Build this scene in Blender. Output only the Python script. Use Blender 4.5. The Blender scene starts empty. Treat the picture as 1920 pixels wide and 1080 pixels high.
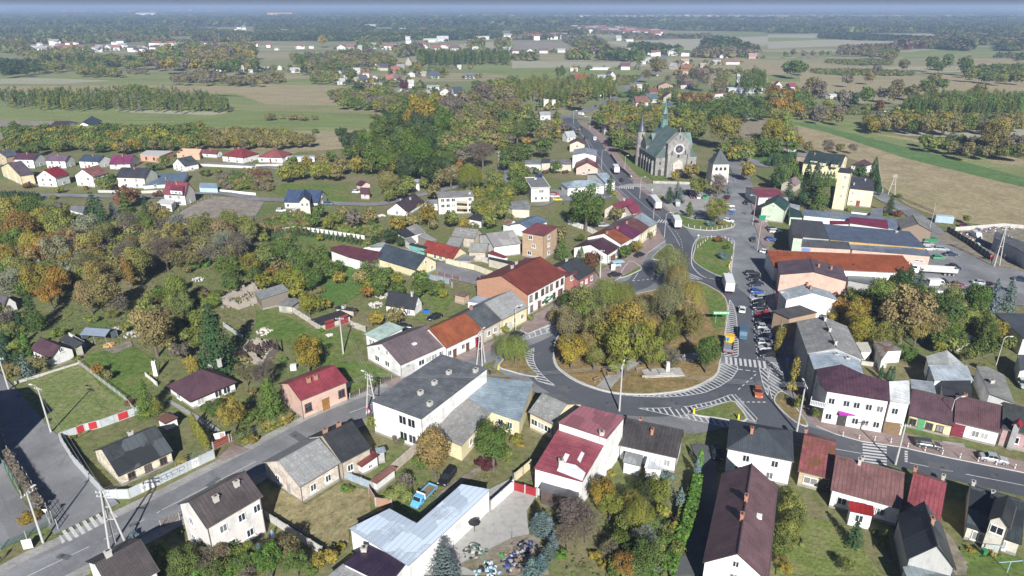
import bpy, bmesh, math, random
import numpy as np
from mathutils import Vector, Matrix
R=random.Random(7); NR=np.random.default_rng(5)
S=bpy.context.scene; COL=S.collection
# ---------------------------------------------------------------- camera, sky, sun, exposure
F=1280.0; CH=76.0; PIT=math.atan(527/F)
cam=bpy.data.objects.new('camera',bpy.data.cameras.new('camera')); COL.objects.link(cam)
cam.location=(0,0,CH); cam.rotation_euler=(math.radians(90)-PIT,0,0)
cam.data.lens=24; cam.data.sensor_width=36; cam.data.clip_end=90000; cam.data.clip_start=1; S.camera=cam
SUN_EL=math.radians(31); SUN_AZ=math.radians(174.5)      # clockwise from +Y
W=bpy.data.worlds.new('World'); S.world=W; W.use_nodes=True
nt=W.node_tree; sky=nt.nodes.new('ShaderNodeTexSky'); sky.sky_type='NISHITA'; sky.sun_disc=False
sky.sun_elevation=SUN_EL; sky.sun_rotation=SUN_AZ; sky.air_density=1.3; sky.dust_density=1.0; sky.ozone_density=2.0; sky.altitude=100
tn=nt.nodes.new('ShaderNodeMix'); tn.data_type='RGBA'; tn.blend_type='MULTIPLY'; tn.inputs[0].default_value=1; tn.inputs[7].default_value=(.27,.35,.56,1)
nt.links.new(sky.outputs[0],tn.inputs[6]); nt.links.new(tn.outputs[2],nt.nodes['Background'].inputs[0]); nt.nodes['Background'].inputs[1].default_value=0.05
sl=bpy.data.lights.new('sun','SUN'); sl.energy=5.0; sl.angle=math.radians(0.6); sl.color=(1,0.98,0.94)
so=bpy.data.objects.new('sun',sl); COL.objects.link(so)
sd=Vector((math.sin(SUN_AZ)*math.cos(SUN_EL),math.cos(SUN_AZ)*math.cos(SUN_EL),math.sin(SUN_EL)))
so.rotation_euler=sd.to_track_quat('Z','Y').to_euler(); so.location=sd*500
S.view_settings.view_transform='Standard'; S.view_settings.look='None'; S.view_settings.exposure=0.64; S.view_settings.gamma=1
HAZE=2.0e-4
S.cycles.max_bounces=5; S.cycles.diffuse_bounces=2; S.cycles.glossy_bounces=2; S.cycles.transmission_bounces=3
S.cycles.transparent_max_bounces=6; S.cycles.volume_bounces=1; S.cycles.volume_max_steps=64
try: S.cycles.use_denoising=True
except Exception: pass
# ---------------------------------------------------------------- pixels of the survey photo -> metres on the ground
def P(px,py,z=0.0):
	u=(px-960)/F; v=(540-py)/F; c,s=math.cos(PIT),math.sin(PIT)
	dz=-s+v*c; t=(z-CH)/dz
	return Vector((u*t,(c+v*s)*t,z))
def proj(p):
	c,s=math.cos(PIT),math.sin(PIT); dz=p[2]-CH
	f=p[1]*c-dz*s; v=p[1]*s+dz*c
	return 960+F*p[0]/f,540-F*v/f,f
def T(tile,x,y):                      # tile a1..d4 of the survey at 4x
	if tile=='p': return (x,y)
	r='abcd'.index(tile[0]); c=int(tile[1])-1
	return (c*480+x/4.0, r*270+y/4.0)
def height_at(base,topy):
	p=P(*base); lo,hi=0.,70.
	for _ in range(40):
		m=(lo+hi)/2
		if proj((p.x,p.y,m))[1]>topy: lo=m
		else: hi=m
	return lo
# ---------------------------------------------------------------- materials
MATS={}; KIDS={}
def newmat(name):
	m=bpy.data.materials.new(name); m.use_nodes=True; n=m.node_tree.nodes; l=m.node_tree.links
	return m,n,l,n['Principled BSDF']
def coord(n,kind='Object'):
	t=n.new('ShaderNodeTexCoord'); return t.outputs[kind]
def noise(n,l,co,scale,detail=4,rough=.6,sc=None):
	t=n.new('ShaderNodeTexNoise'); t.inputs['Scale'].default_value=scale; t.inputs['Detail'].default_value=detail; t.inputs['Roughness'].default_value=rough
	if sc:
		mp=n.new('ShaderNodeMapping'); mp.inputs['Scale'].default_value=sc; l.new(co,mp.inputs[0]); co=mp.outputs[0]
	l.new(co,t.inputs['Vector']); return t.outputs['Fac']
def ramp(n,l,fac,stops):
	r=n.new('ShaderNodeValToRGB'); e=r.color_ramp.elements
	while len(e)<len(stops): e.new(0.5)
	for i,(p,c) in enumerate(stops): e[i].position=p; e[i].color=(*c[:3],1)
	l.new(fac,r.inputs[0]); return r.outputs[0]
def mix(n,l,fac,a,b,mode='MIX'):
	m=n.new('ShaderNodeMix'); m.data_type='RGBA'; m.blend_type=mode
	for sock,v in ((m.inputs[0],fac),(m.inputs[6],a),(m.inputs[7],b)):
		if isinstance(v,(int,float)): sock.default_value=v
		elif isinstance(v,(tuple,list)): sock.default_value=(*v[:3],1)
		else: l.new(v,sock)
	return m.outputs[2]
def bump(n,l,b,h,strength=.3,dist=.05):
	bp=n.new('ShaderNodeBump'); bp.inputs['Strength'].default_value=strength; bp.inputs['Distance'].default_value=dist
	l.new(h,bp.inputs['Height']); l.new(bp.outputs[0],b.inputs['Normal'])
def sc3(c,k): return tuple(min(1,x*k) for x in c)
def plain(name,col,rough=.7,metal=0,amt=.25,scale=1.2):
	"""ordinary surface: its own colour with some uneven dirt"""
	k=('plain',name)
	if k in MATS: return MATS[k]
	m,n,l,b=newmat(name); co=coord(n)
	f=noise(n,l,co,scale,5,.65)
	l.new(ramp(n,l,f,[(.25,sc3(col,1-amt)),(.5,col),(.8,sc3(col,1+amt*.5))]),b.inputs['Base Color'])
	b.inputs['Roughness'].default_value=rough; b.inputs['Metallic'].default_value=metal
	MATS[k]=m; return m
def wallmat(col,kind='plaster',dirt=.3):
	k=('wall',col,kind,dirt)
	if k in MATS: return MATS[k]
	m,n,l,b=newmat(kind+'_wall'); co=coord(n)
	if kind=='brick':
		br=n.new('ShaderNodeTexBrick'); br.inputs['Scale'].default_value=1.6; br.inputs['Color1'].default_value=(*sc3(col,1.1),1); br.inputs['Color2'].default_value=(*sc3(col,.72),1)
		br.inputs['Mortar'].default_value=(.42,.38,.33,1); br.inputs['Mortar Size'].default_value=.012; br.inputs['Brick Width'].default_value=.4; br.inputs['Row Height'].default_value=.16
		mp=n.new('ShaderNodeMapping'); mp.inputs['Rotation'].default_value=(math.pi/2,0,0); l.new(co,mp.inputs[0]); l.new(mp.outputs[0],br.inputs['Vector'])
		base=br.outputs['Color']; f=noise(n,l,co,.7,5)
		base=mix(n,l,ramp(n,l,f,[(.3,(0,0,0)),(.75,(.5,.5,.5))]),base,sc3(col,1.35)); f2=f
	elif kind=='worn':
		f=noise(n,l,co,.9,8,.7); f2=noise(n,l,co,5,5)
		base=ramp(n,l,f,[(.3,sc3(col,1)),(.5,sc3(col,.85)),(.55,(.4,.28,.2)),(.58,sc3(col,.75)),(.75,sc3(col,1.05))])
	elif kind=='stone':
		v=n.new('ShaderNodeTexVoronoi'); v.inputs['Scale'].default_value=.9; l.new(co,v.inputs['Vector'])
		f=noise(n,l,co,.35,8,.7); f2=noise(n,l,co,4,5)
		sp=n.new('ShaderNodeSeparateXYZ'); l.new(v.outputs['Color'],sp.inputs[0]); base=mix(n,l,1.0,ramp(n,l,f,[(.3,sc3(col,.6)),(.55,col),(.8,sc3(col,1.3))]),ramp(n,l,sp.outputs[0],[(0,(.8,.8,.8)),(1,(1.15,1.13,1.1))]),'MULTIPLY')
	elif kind=='wood':
		w=n.new('ShaderNodeTexWave'); w.inputs['Scale'].default_value=3; w.inputs['Distortion'].default_value=1; l.new(co,w.inputs['Vector']); f=noise(n,l,co,2,4); f2=f
		base=mix(n,l,w.outputs['Fac'],sc3(col,.7),sc3(col,1.1))
	else:
		f=noise(n,l,co,.45,7,.68); f2=noise(n,l,co,3,5)
		st=noise(n,l,co,1.0,4,.6,(2.2,2.2,.25))
		base=ramp(n,l,f,[(.3,sc3(col,1-dirt)),(.5,col),(1,sc3(col,1.05))])
		base=mix(n,l,ramp(n,l,st,[(.45,(0,0,0)),(.75,(dirt,dirt,dirt))]),base,sc3(col,.6))
	l.new(base,b.inputs['Base Color']); b.inputs['Roughness'].default_value=.85; bump(n,l,b,f2,.25,.04)
	MATS[k]=m; return m
def roofmat(col,kind):
	"""kinds: metal (standing seam), tile, corr (corrugated fibre cement), tar, patch (sheets of differing age), rust"""
	k=('roof',col,kind)
	if k in MATS: return MATS[k]
	m,n,l,b=newmat(kind+'_roof'); uv=n.new('ShaderNodeUVMap').outputs[0]; sep=n.new('ShaderNodeSeparateXYZ'); l.new(uv,sep.inputs[0])
	obj=n.new('ShaderNodeObjectInfo')
	add=n.new('ShaderNodeVectorMath'); add.operation='ADD'; l.new(uv,add.inputs[0])
	cmb=n.new('ShaderNodeCombineXYZ'); l.new(obj.outputs['Random'],cmb.inputs[2]); sc=n.new('ShaderNodeVectorMath'); sc.operation='SCALE'; sc.inputs[3].default_value=40
	l.new(cmb.outputs[0],sc.inputs[0]); l.new(sc.outputs[0],add.inputs[1]); co=add.outputs[0]
	def band(src,period,width):
		d=n.new('ShaderNodeMath'); d.operation='DIVIDE'; l.new(src,d.inputs[0]); d.inputs[1].default_value=period
		fr=n.new('ShaderNodeMath'); fr.operation='FRACT'; l.new(d.outputs[0],fr.inputs[0])
		g=n.new('ShaderNodeMath'); g.operation='LESS_THAN'; l.new(fr.outputs[0],g.inputs[0]); g.inputs[1].default_value=width; return g.outputs[0]
	f=noise(n,l,co,.35,7,.68); g=noise(n,l,co,3,5,.7)
	base=ramp(n,l,f,[(.3,sc3(col,.62)),(.5,col),(.72,sc3(col,1.35))]); base=mix(n,l,1.0,base,ramp(n,l,noise(n,l,co,1,5,.7,(2.6,.22,1)),[(.3,(.76,.76,.78)),(.7,(1.2,1.18,1.15))]),'MULTIPLY')
	fine=ramp(n,l,g,[(.3,(.75,.75,.75)),(.7,(1.15,1.15,1.15))]); base=mix(n,l,1.0,base,fine,'MULTIPLY')
	r=.5; hgt=g
	if kind=='metal': s=band(sep.outputs[0],.62,.13); base=mix(n,l,s,base,sc3(col,.55)); hgt=s; r=.38
	elif kind=='tile':
		s=band(sep.outputs[1],.36,.2); s2=band(sep.outputs[0],.3,.25); base=mix(n,l,s,base,sc3(col,.55)); base=mix(n,l,s2,base,mix(n,l,.4,base,(0,0,0))); hgt=s; r=.6
	elif kind=='corr':
		w=n.new('ShaderNodeTexWave'); w.inputs['Scale'].default_value=1.7; l.new(uv,w.inputs['Vector'])
		li=ramp(n,l,noise(n,l,co,1.3,9,.8),[(.52,(0,0,0)),(.62,(1,1,1))]); base=mix(n,l,li,base,(.42,.43,.40)); 
		s=band(sep.outputs[1],1.15,.05); base=mix(n,l,s,base,sc3(col,.5)); base=mix(n,l,.35,base,mix(n,l,w.outputs['Fac'],sc3(col,.5),sc3(col,1.2))); hgt=w.outputs['Fac']; r=.9
	elif kind=='tar':
		s=band(sep.outputs[1],1.0,.05); base=mix(n,l,s,base,sc3(col,.6)); r=.75
		li=ramp(n,l,noise(n,l,co,.7,8,.75),[(.58,(0,0,0)),(.7,(.5,.5,.5))]); base=mix(n,l,li,base,sc3(col,1.9))
	elif kind=='patch':
		v=n.new('ShaderNodeTexVoronoi'); v.distance='CHEBYCHEV'; v.inputs['Scale'].default_value=.28; v.inputs['Randomness'].default_value=.7; l.new(co,v.inputs['Vector'])
		sp=n.new('ShaderNodeSeparateXYZ'); l.new(v.outputs['Color'],sp.inputs[0]); base=mix(n,l,ramp(n,l,sp.outputs[0],[(.3,(0,0,0)),(.36,(1,1,1))]),base,sc3(col,.6 if col[0]<.2 else .84)); base=mix(n,l,ramp(n,l,sp.outputs[1],[(.68,(0,0,0)),(.72,(1,1,1))]),base,sc3(col,1.7 if col[0]<.2 else 1.15)); s=band(sep.outputs[0],.9,.06); base=mix(n,l,s,base,sc3(col,.5)); r=.45; hgt=s
	elif kind=='rust':
		li=ramp(n,l,noise(n,l,co,.5,8,.75),[(.47,(0,0,0)),(.55,(1,1,1))]); base=mix(n,l,li,base,(.16,.07,.035)); s=band(sep.outputs[0],.75,.08); base=mix(n,l,s,base,sc3(col,.45)); hgt=s; r=.6
	l.new(base,b.inputs['Base Color']); b.inputs['Roughness'].default_value=r; b.inputs['Metallic'].default_value=.0
	bump(n,l,b,hgt,.35,.04); MATS[k]=m; return m
def glassmat():
	if 'glass' in MATS: return MATS['glass']
	m,n,l,b=newmat('window_glass'); oi=n.new('ShaderNodeObjectInfo')
	l.new(ramp(n,l,oi.outputs['Random'],[(0,(.015,.02,.028)),(.55,(.04,.05,.06)),(.8,(.2,.2,.2)),(1,(.42,.42,.4))]),b.inputs['Base Color'])
	b.inputs['Roughness'].default_value=.12; MATS['glass']=m; return m
def paint():
	"""vehicle paint: each vehicle's own colour"""
	if 'paint' in MATS: return MATS['paint']
	m,n,l,b=newmat('vehicle_paint'); oi=n.new('ShaderNodeObjectInfo'); l.new(oi.outputs['Color'],b.inputs['Base Color'])
	b.inputs['Roughness'].default_value=.3; b.inputs['Coat Weight'].default_value=.4; MATS['paint']=m; return m
def leafmat(attr=False):
	k=('leaf',attr)
	if k in MATS: return MATS[k]
	m=bpy.data.materials.new('foliage'); m.use_nodes=True; n=m.node_tree.nodes; l=m.node_tree.links; n.clear()
	out=n.new('ShaderNodeOutputMaterial'); at=n.new('ShaderNodeAttribute'); at.attribute_name='tint'; sp=n.new('ShaderNodeSeparateXYZ'); l.new(at.outputs['Color'],sp.inputs[0])
	if attr:
		a2=n.new('ShaderNodeAttribute'); a2.attribute_name='hue'; base=a2.outputs['Color']
	else: base=n.new('ShaderNodeObjectInfo').outputs['Color']
	hs=n.new('ShaderNodeHueSaturation'); l.new(base,hs.inputs['Color'])
	def lin(src,a,b_):
		q=n.new('ShaderNodeMapRange'); q.inputs['To Min'].default_value=a; q.inputs['To Max'].default_value=b_; l.new(src,q.inputs[0]); return q.outputs[0]
	l.new(lin(sp.outputs[0],.48,.52),hs.inputs['Hue']); l.new(lin(sp.outputs[1],.6,1.6),hs.inputs['Value'])
	d=n.new('ShaderNodeBsdfDiffuse'); t=n.new('ShaderNodeBsdfTranslucent'); mx=n.new('ShaderNodeMixShader'); mx.inputs[0].default_value=.33
	l.new(hs.outputs[0],d.inputs[0]); l.new(hs.outputs[0],t.inputs[0]); l.new(d.outputs[0],mx.inputs[1]); l.new(t.outputs[0],mx.inputs[2]); l.new(mx.outputs[0],out.inputs[0])
	MATS[k]=m; return m
def bark():
	if 'bark' in MATS: return MATS['bark']
	m=plain('bark',(.13,.105,.08),.9,0,.5,6); MATS['bark']=m; return m
# ---------------------------------------------------------------- mesh helpers
def link(o,parent=None,mat=None):
	COL.objects.link(o)
	if parent is not None: o.parent=parent; KIDS.setdefault(parent.as_pointer(),[]).append(o)
	return o
class MB:
	"""collects faces; builds one mesh"""
	def __init__(s): s.v=[]; s.f=[]; s.uv=[]; s.mi=[]
	def face(s,pts,uv=None,mi=0):
		i=len(s.v); s.v+= [tuple(p) for p in pts]; s.f.append(tuple(range(i,i+len(pts)))); s.uv.append(uv); s.mi.append(mi)
	def box(s,c,d,rz=0,mi=0,taper=1):
		x,y,z=d[0]/2,d[1]/2,d[2]/2; ca,sa=math.cos(rz),math.sin(rz); p=[]
		for k in (-1,1):
			t=taper if k>0 else 1
			for i,j in ((-1,-1),(1,-1),(1,1),(-1,1)):
				X,Y=i*x*t,j*y*t; p.append((c[0]+X*ca-Y*sa,c[1]+X*sa+Y*ca,c[2]+k*z))
		for q in ((3,2,1,0),(4,5,6,7),(0,1,5,4),(1,2,6,5),(2,3,7,6),(3,0,4,7)): s.face([p[a] for a in q],None,mi)
	def tube(s,a,b,ra,rb=None,n=6,mi=0,cap=True):
		rb=ra if rb is None else rb; a,b=Vector(a),Vector(b); d=(b-a)
		if d.length<1e-6: return
		d.normalize(); u=d.orthogonal().normalized(); w=d.cross(u)
		A=[a+(u*math.cos(2*math.pi*i/n)+w*math.sin(2*math.pi*i/n))*ra for i in range(n)]
		B=[b+(u*math.cos(2*math.pi*i/n)+w*math.sin(2*math.pi*i/n))*rb for i in range(n)]
		for i in range(n): s.face([A[i],A[(i+1)%n],B[(i+1)%n],B[i]],None,mi)
		if cap: s.face(B,None,mi); s.face(A[::-1],None,mi)
	def slab(s,top,th,uv=None,mi=0):
		top=[Vector(p) for p in top]; bot=[p-Vector((0,0,th)) for p in top]
		s.face(top,uv,mi); s.face(bot[::-1],None,mi)
		for i in range(len(top)):
			j=(i+1)%len(top); s.face([top[j],top[i],bot[i],bot[j]],None,mi)
	def prism(s,pts,z0,z1,mi=0,mt=None):
		z1=z1 if hasattr(z1,'__len__') else [z1]*len(pts)
		top=[(p[0],p[1],z) for p,z in zip(pts,z1)]; bot=[(p[0],p[1],z0) for p in pts]
		s.face(top,[(p[0],p[1]) for p in pts],mi if mt is None else mt)
		for i in range(len(pts)):
			j=(i+1)%len(pts); s.face([bot[i],bot[j],top[j],top[i]],None,mi)
	def mesh(s,name,mats):
		me=bpy.data.meshes.new(name); me.from_pydata(s.v,[],s.f)
		uvl=me.uv_layers.new(name='UVMap'); k=0; dat=np.zeros(len(me.loops)*2,np.float32)
		for f,u in zip(s.f,s.uv):
			if u is not None:
				for a,q in enumerate(u): dat[2*(k+a)]=q[0]; dat[2*(k+a)+1]=q[1]
			k+=len(f)
		uvl.data.foreach_set('uv',dat)
		for m in (mats if isinstance(mats,(list,tuple)) else [mats]): me.materials.append(m)
		me.polygons.foreach_set('material_index',np.array(s.mi,np.int32)); me.update(); return me
	def obj(s,name,mats,parent=None,loc=None,rz=0):
		o=bpy.data.objects.new(name,s.mesh(name,mats)); link(o,parent)
		if loc is not None: o.location=loc
		if rz: o.rotation_euler.z=rz
		return o
def tag(o,label=None,cat=None,group=None,kind=None):
	if label: o['label']=label
	if cat: o['category']=cat
	if group: o['group']=group
	if kind: o['kind']=kind
	return o
def empty(name,loc,rz=0,label=None,cat=None,group=None):
	o=bpy.data.objects.new(name,None); o.location=loc; o.rotation_euler.z=rz; o.empty_display_size=.5; link(o); return tag(o,label,cat,group)
def copy_tree(o,parent=None):
	c=o.copy(); link(c,parent)
	for ch in list(KIDS.get(o.as_pointer(),())): copy_tree(ch,c)
	return c
LAND=[]        # (px,py,phrase) landmarks for labels
def smooth_closed(pts,n=5,closed=True):
	out=[]; N=len(pts); rng=range(N if closed else N-1)
	for i in rng:
		g=lambda k: pts[k%N] if closed else pts[max(0,min(N-1,k))]
		p0,p1,p2,p3=g(i-1),g(i),g(i+1),g(i+2)
		for j in range(n):
			t=j/n; out.append(tuple(.5*((2*b)+(-a+c)*t+(2*a-5*b+4*c-d)*t*t+(-a+3*b-3*c+d)*t**3) for a,b,c,d in zip(p0,p1,p2,p3)))
	if not closed: out.append(tuple(pts[-1]))
	return out
def inpoly(x,y,poly):
	c=False; j=len(poly)-1
	for i in range(len(poly)):
		a,b=poly[i],poly[j]
		if (a[1]>y)!=(b[1]>y) and x<(b[0]-a[0])*(y-a[1])/(b[1]-a[1]+1e-12)+a[0]: c=not c
		j=i
	return c
# ---------------------------------------------------------------- ground, fields, roads
def poly_pts(spec,z=0,smooth=0):
	"""spec: list of (tile,x,y) or (x,y) survey pixels"""
	pts=[(q if len(q)==2 else T(*q)) for q in spec]
	if smooth: pts=smooth_closed(pts,smooth)
	return [P(a,b) for a,b in pts]
def tp(tile,*xy): return [T(tile,xy[i],xy[i+1]) for i in range(0,len(xy),2)]
def ngon(pts,z):
	me=bmesh.new(); vs=[me.verts.new((p[0],p[1],z)) for p in pts]; f=me.faces.new(vs); f.normal_update()
	if f.normal.z<0: f.normal_flip()
	bmesh.ops.triangulate(me,faces=me.faces[:]); return me
def sheet(name,pts,z,mat,kind='structure'):
	b=ngon(pts,z); me=bpy.data.meshes.new(name); b.to_mesh(me); b.free(); me.materials.append(mat)
	o=bpy.data.objects.new(name,me); link(o); tag(o,kind=kind); return o
def fieldmat(cols,sc=.02,stretch=(1,1,1),rot=0,fine=.5,contrast=1,stripes=0,name='field'):
	m,n,l,b=newmat(name); g=n.new('ShaderNodeNewGeometry').outputs['Position']
	mp=n.new('ShaderNodeMapping'); mp.inputs['Rotation'].default_value=(0,0,rot); l.new(g,mp.inputs[0]); co=mp.outputs[0]
	f=noise(n,l,co,sc,8,.62,stretch); f2=noise(n,l,co,fine,6,.75); f3=noise(n,l,co,sc*9,5,.6,stretch)
	k=len(cols); base=ramp(n,l,f,[(.3+.4*i/(k-1),c) for i,c in enumerate(cols)])
	base=mix(n,l,1.0,base,ramp(n,l,f3,[(.3,(.8,.8,.8)),(.7,(1.2,1.2,1.15))]),'MULTIPLY')
	base=mix(n,l,1.0,base,ramp(n,l,f2,[(.3,(.62,.62,.6)),(.7,(1.35,1.35,1.35))]),'MULTIPLY')
	if stripes:
		w=n.new('ShaderNodeTexWave'); w.bands_direction='Y'; w.inputs['Scale'].default_value=stripes; w.inputs['Distortion'].default_value=1.5; w.inputs['Detail'].default_value=3; l.new(co,w.inputs['Vector'])
		base=mix(n,l,1.0,base,ramp(n,l,w.outputs['Fac'],[(.2,(.85,.85,.85)),(.8,(1.1,1.1,1.1))]),'MULTIPLY')
	l.new(base,b.inputs['Base Color']); b.inputs['Roughness'].default_value=.95; b.inputs['Specular IOR Level'].default_value=.1
	bump(n,l,b,f2,.7,.35); return m
GR=(.085,.125,.035); DRY=(.20,.185,.085); BR=(.15,.12,.075); GG=(.07,.15,.03); STRAW=(.36,.31,.19); SOIL=(.17,.145,.115)
def groundmat():
	m,n,l,b=newmat('ground'); g=n.new('ShaderNodeNewGeometry').outputs['Position']
	a=noise(n,l,g,.035,8,.65); f2=noise(n,l,g,.7,6,.75); f3=noise(n,l,g,.16,6,.7)
	near=ramp(n,l,a,[(.33,(.10,.155,.045)),(.5,(.16,.175,.07)),(.62,(.21,.185,.105)),(.75,(.25,.215,.14))])
	near=mix(n,l,ramp(n,l,f3,[(.45,(0,0,0)),(.7,(.7,.7,.7))]),near,(.18,.15,.09))
	# far farmland: long narrow plots
	mp=n.new('ShaderNodeMapping'); mp.inputs['Scale'].default_value=(.0022,.012,1); mp.inputs['Rotation'].default_value=(0,0,.03); l.new(g,mp.inputs[0])
	v=n.new('ShaderNodeTexVoronoi'); v.distance='CHEBYCHEV'; v.inputs['Scale'].default_value=1; l.new(mp.outputs[0],v.inputs['Vector'])
	sp=n.new('ShaderNodeSeparateXYZ'); l.new(v.outputs['Color'],sp.inputs[0])
	plots=ramp(n,l,sp.outputs[0],[(0,(.15,.2,.08)),(.3,(.22,.24,.11)),(.5,(.3,.265,.16)),(.7,(.36,.315,.2)),(.85,(.18,.23,.09)),(1,(.42,.37,.25))])
	st=noise(n,l,g,.01,6,.7,(1,6,1)); plots=mix(n,l,ramp(n,l,st,[(.4,(.0,.0,.0)),(.65,(.8,.8,.8))]),plots,(.19,.19,.12))
	sy=n.new('ShaderNodeSeparateXYZ'); l.new(g,sy.inputs[0]); r=n.new('ShaderNodeMapRange'); r.inputs[1].default_value=420; r.inputs[2].default_value=620; l.new(sy.outputs[1],r.inputs[0])
	base=mix(n,l,r.outputs[0],near,plots)
	base=mix(n,l,1.0,base,ramp(n,l,f2,[(.3,(.6,.6,.58)),(.7,(1.4,1.4,1.4))]),'MULTIPLY')
	l.new(base,b.inputs['Base Color']); b.inputs['Roughness'].default_value=.95; b.inputs['Specular IOR Level'].default_value=.1; bump(n,l,b,f2,.7,.35); return m
def asphaltmat(name,col,amt=.25,rough=.75):
	m,n,l,b=newmat(name); g=n.new('ShaderNodeNewGeometry').outputs['Position']
	f=noise(n,l,g,.09,7,.65); f2=noise(n,l,g,2.5,4,.7); v=n.new('ShaderNodeTexVoronoi'); v.inputs['Scale'].default_value=.07; v.distance='MANHATTAN'; l.new(g,v.inputs['Vector'])
	sp=n.new('ShaderNodeSeparateXYZ'); l.new(v.outputs['Color'],sp.inputs[0])
	base=ramp(n,l,f,[(.3,sc3(col,1-amt)),(.5,col),(.75,sc3(col,1+amt*1.3))])
	base=mix(n,l,ramp(n,l,sp.outputs[0],[(.75,(0,0,0)),(.8,(.35,.35,.35))]),base,sc3(col,.62))
	cr=n.new('ShaderNodeTexVoronoi'); cr.feature='DISTANCE_TO_EDGE'; cr.inputs['Scale'].default_value=.16; l.new(g,cr.inputs['Vector'])
	base=mix(n,l,ramp(n,l,cr.outputs['Distance'],[(.0,(.35,.35,.35)),(.012,(0,0,0))]),base,sc3(col,.4))
	base=mix(n,l,1.0,base,ramp(n,l,f2,[(.3,(.88,.88,.88)),(.7,(1.12,1.12,1.12))]),'MULTIPLY')
	l.new(base,b.inputs['Base Color']); b.inputs['Roughness'].default_value=rough; bump(n,l,b,f2,.2,.02); return m
def pavermat(name,col):
	m,n,l,b=newmat(name); g=n.new('ShaderNodeNewGeometry').outputs['Position']; f=noise(n,l,g,.25,6,.65)
	br=n.new('ShaderNodeTexBrick'); br.inputs['Scale'].default_value=1; br.inputs['Brick Width'].default_value=.9; br.inputs['Row Height'].default_value=.45; br.inputs['Mortar Size'].default_value=.02
	br.inputs['Color1'].default_value=(*col,1); br.inputs['Color2'].default_value=(*sc3(col,.8),1); br.inputs['Mortar'].default_value=(*sc3(col,.5),1); l.new(g,br.inputs['Vector'])
	base=mix(n,l,1.0,br.outputs['Color'],ramp(n,l,f,[(.3,(.75,.75,.75)),(.7,(1.2,1.2,1.2))]),'MULTIPLY'); l.new(base,b.inputs['Base Color']); b.inputs['Roughness'].default_value=.85; return m
M_ground=groundmat(); M_asph=asphaltmat('asphalt',(.2,.204,.212),.38); M_ring=asphaltmat('dark_lane_asphalt',(.09,.096,.112),.15); M_asph2=asphaltmat('dark_asphalt',(.095,.098,.108),.2); M_lot=asphaltmat('old_asphalt',(.21,.212,.218),.35); M_pave=pavermat('red_paving',(.31,.235,.215)); M_grey=pavermat('grey_paving',(.36,.35,.33)); M_conc=plain('concrete',(.36,.35,.33),.85); M_kerb=plain('kerb_stone',(.5,.5,.48),.8); M_white=plain('road_paint',(.56,.56,.56),.6,0,.4,2.5)
M_lawn=fieldmat([(.09,.16,.035),(.13,.18,.05),(.2,.19,.085)],.06,fine=.9,name='lawn'); M_lawnd=fieldmat([(.15,.15,.065),(.23,.18,.09),(.28,.2,.1)],.09,fine=.9,name='dry_lawn'); M_dirt=fieldmat([(.17,.15,.12),(.25,.22,.18),(.2,.18,.12)],.12,name='bare_earth')
# one ground sheet to the horizon (denser near the camera)
xs=[-40000,-12000,-4000,-1500,-600,-200,0,200,600,1500,4000,12000,40000]; ys=[-300,60,150,300,600,1200,2500,5000,10000,20000,42000]
b=MB()
for i in range(len(xs)-1):
	for j in range(len(ys)-1): b.face([(xs[i],ys[j],0),(xs[i+1],ys[j],0),(xs[i+1],ys[j+1],0),(xs[i],ys[j+1],0)])
tag(b.obj('ground',M_ground),kind='structure')
ZL=[.02]
def zl():
	ZL[0]+=.004; return ZL[0]
LAWNS=[]
def fld(name,pts,mat,z=None):
	if name=='lawn': LAWNS.append([P(*q).xy for q in pts])
	return sheet(name,[P(a,b_) for a,b_ in pts],zl() if z is None else z,mat)
# fields ------------------------------------------------------------------
F_pale=fieldmat([(.31,.31,.23),(.38,.36,.28)],.01,(.3,3,1),name='pale_stubble'); F_green=fieldmat([(.15,.205,.07),(.2,.235,.095),(.245,.25,.13)],.008,(.4,2,1),name='green_meadow'); F_br=fieldmat([(.27,.235,.145),(.33,.28,.18),(.23,.225,.12)],.012,(.4,2,1),name='brown_meadow')
F_straw=fieldmat([(.3,.25,.155),(.36,.3,.19)],.01,(.4,2,1),name='straw_field'); F_bright=fieldmat([(.09,.17,.055),(.13,.2,.08)],.02,name='winter_green'); F_big=fieldmat([(.29,.245,.14),(.34,.28,.175),(.25,.235,.12)],.012,(1,1,1),.9,stripes=.35,name='ploughed_meadow'); F_soil=fieldmat([(.24,.21,.185),(.3,.265,.235)],.02,name='bare_soil')
fld('field',[(0,141),(140,139),(330,138),(470,150),(560,158),(700,160),(820,176),(720,205),(430,205),(0,185)],F_green)
fld('field',[(0,148),(60,146),(210,151),(120,157),(0,157)],F_pale)
fld('field',[(0,162),(260,160),(480,162),(560,168),(480,176),(0,171)],F_br)
fld('field',[(0,196),(430,205),(720,215),(700,245),(430,246),(190,232),(0,225)],F_green)
fld('field',[(210,207),(330,207),(430,211),(400,216),(250,211)],F_pale)
fld('field',[(0,226),(100,227),(120,240),(10,262),(0,262)],F_soil)
fld('field',[(430,246),(700,245),(690,275),(560,285),(520,300),(400,275)],F_br)
fld('field',[(480,158),(650,163),(830,172),(700,200),(500,196),(440,175)],F_br)
fld('field',[(480,158),(640,161),(650,163),(470,167)],F_straw)
fld('field',[(500,150),(620,146),(700,158),(640,161)],F_green)
fld('field',[(250,180),(470,178),(470,180),(250,174)],F_straw)
fld('field',[(0,168),(205,173),(205,175),(0,171)],F_straw)
fld('field',[(960,112),(1030,116),(1210,117),(1215,124),(1060,130),(960,128)],F_pale)
fld('field',[(960,128),(1200,124),(1200,142),(1080,152),(990,148),(900,135),(800,118),(860,112),(960,116)],F_green)
fld('field',[(960,78),(1064,80),(1064,94),(970,93)],F_soil)
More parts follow.
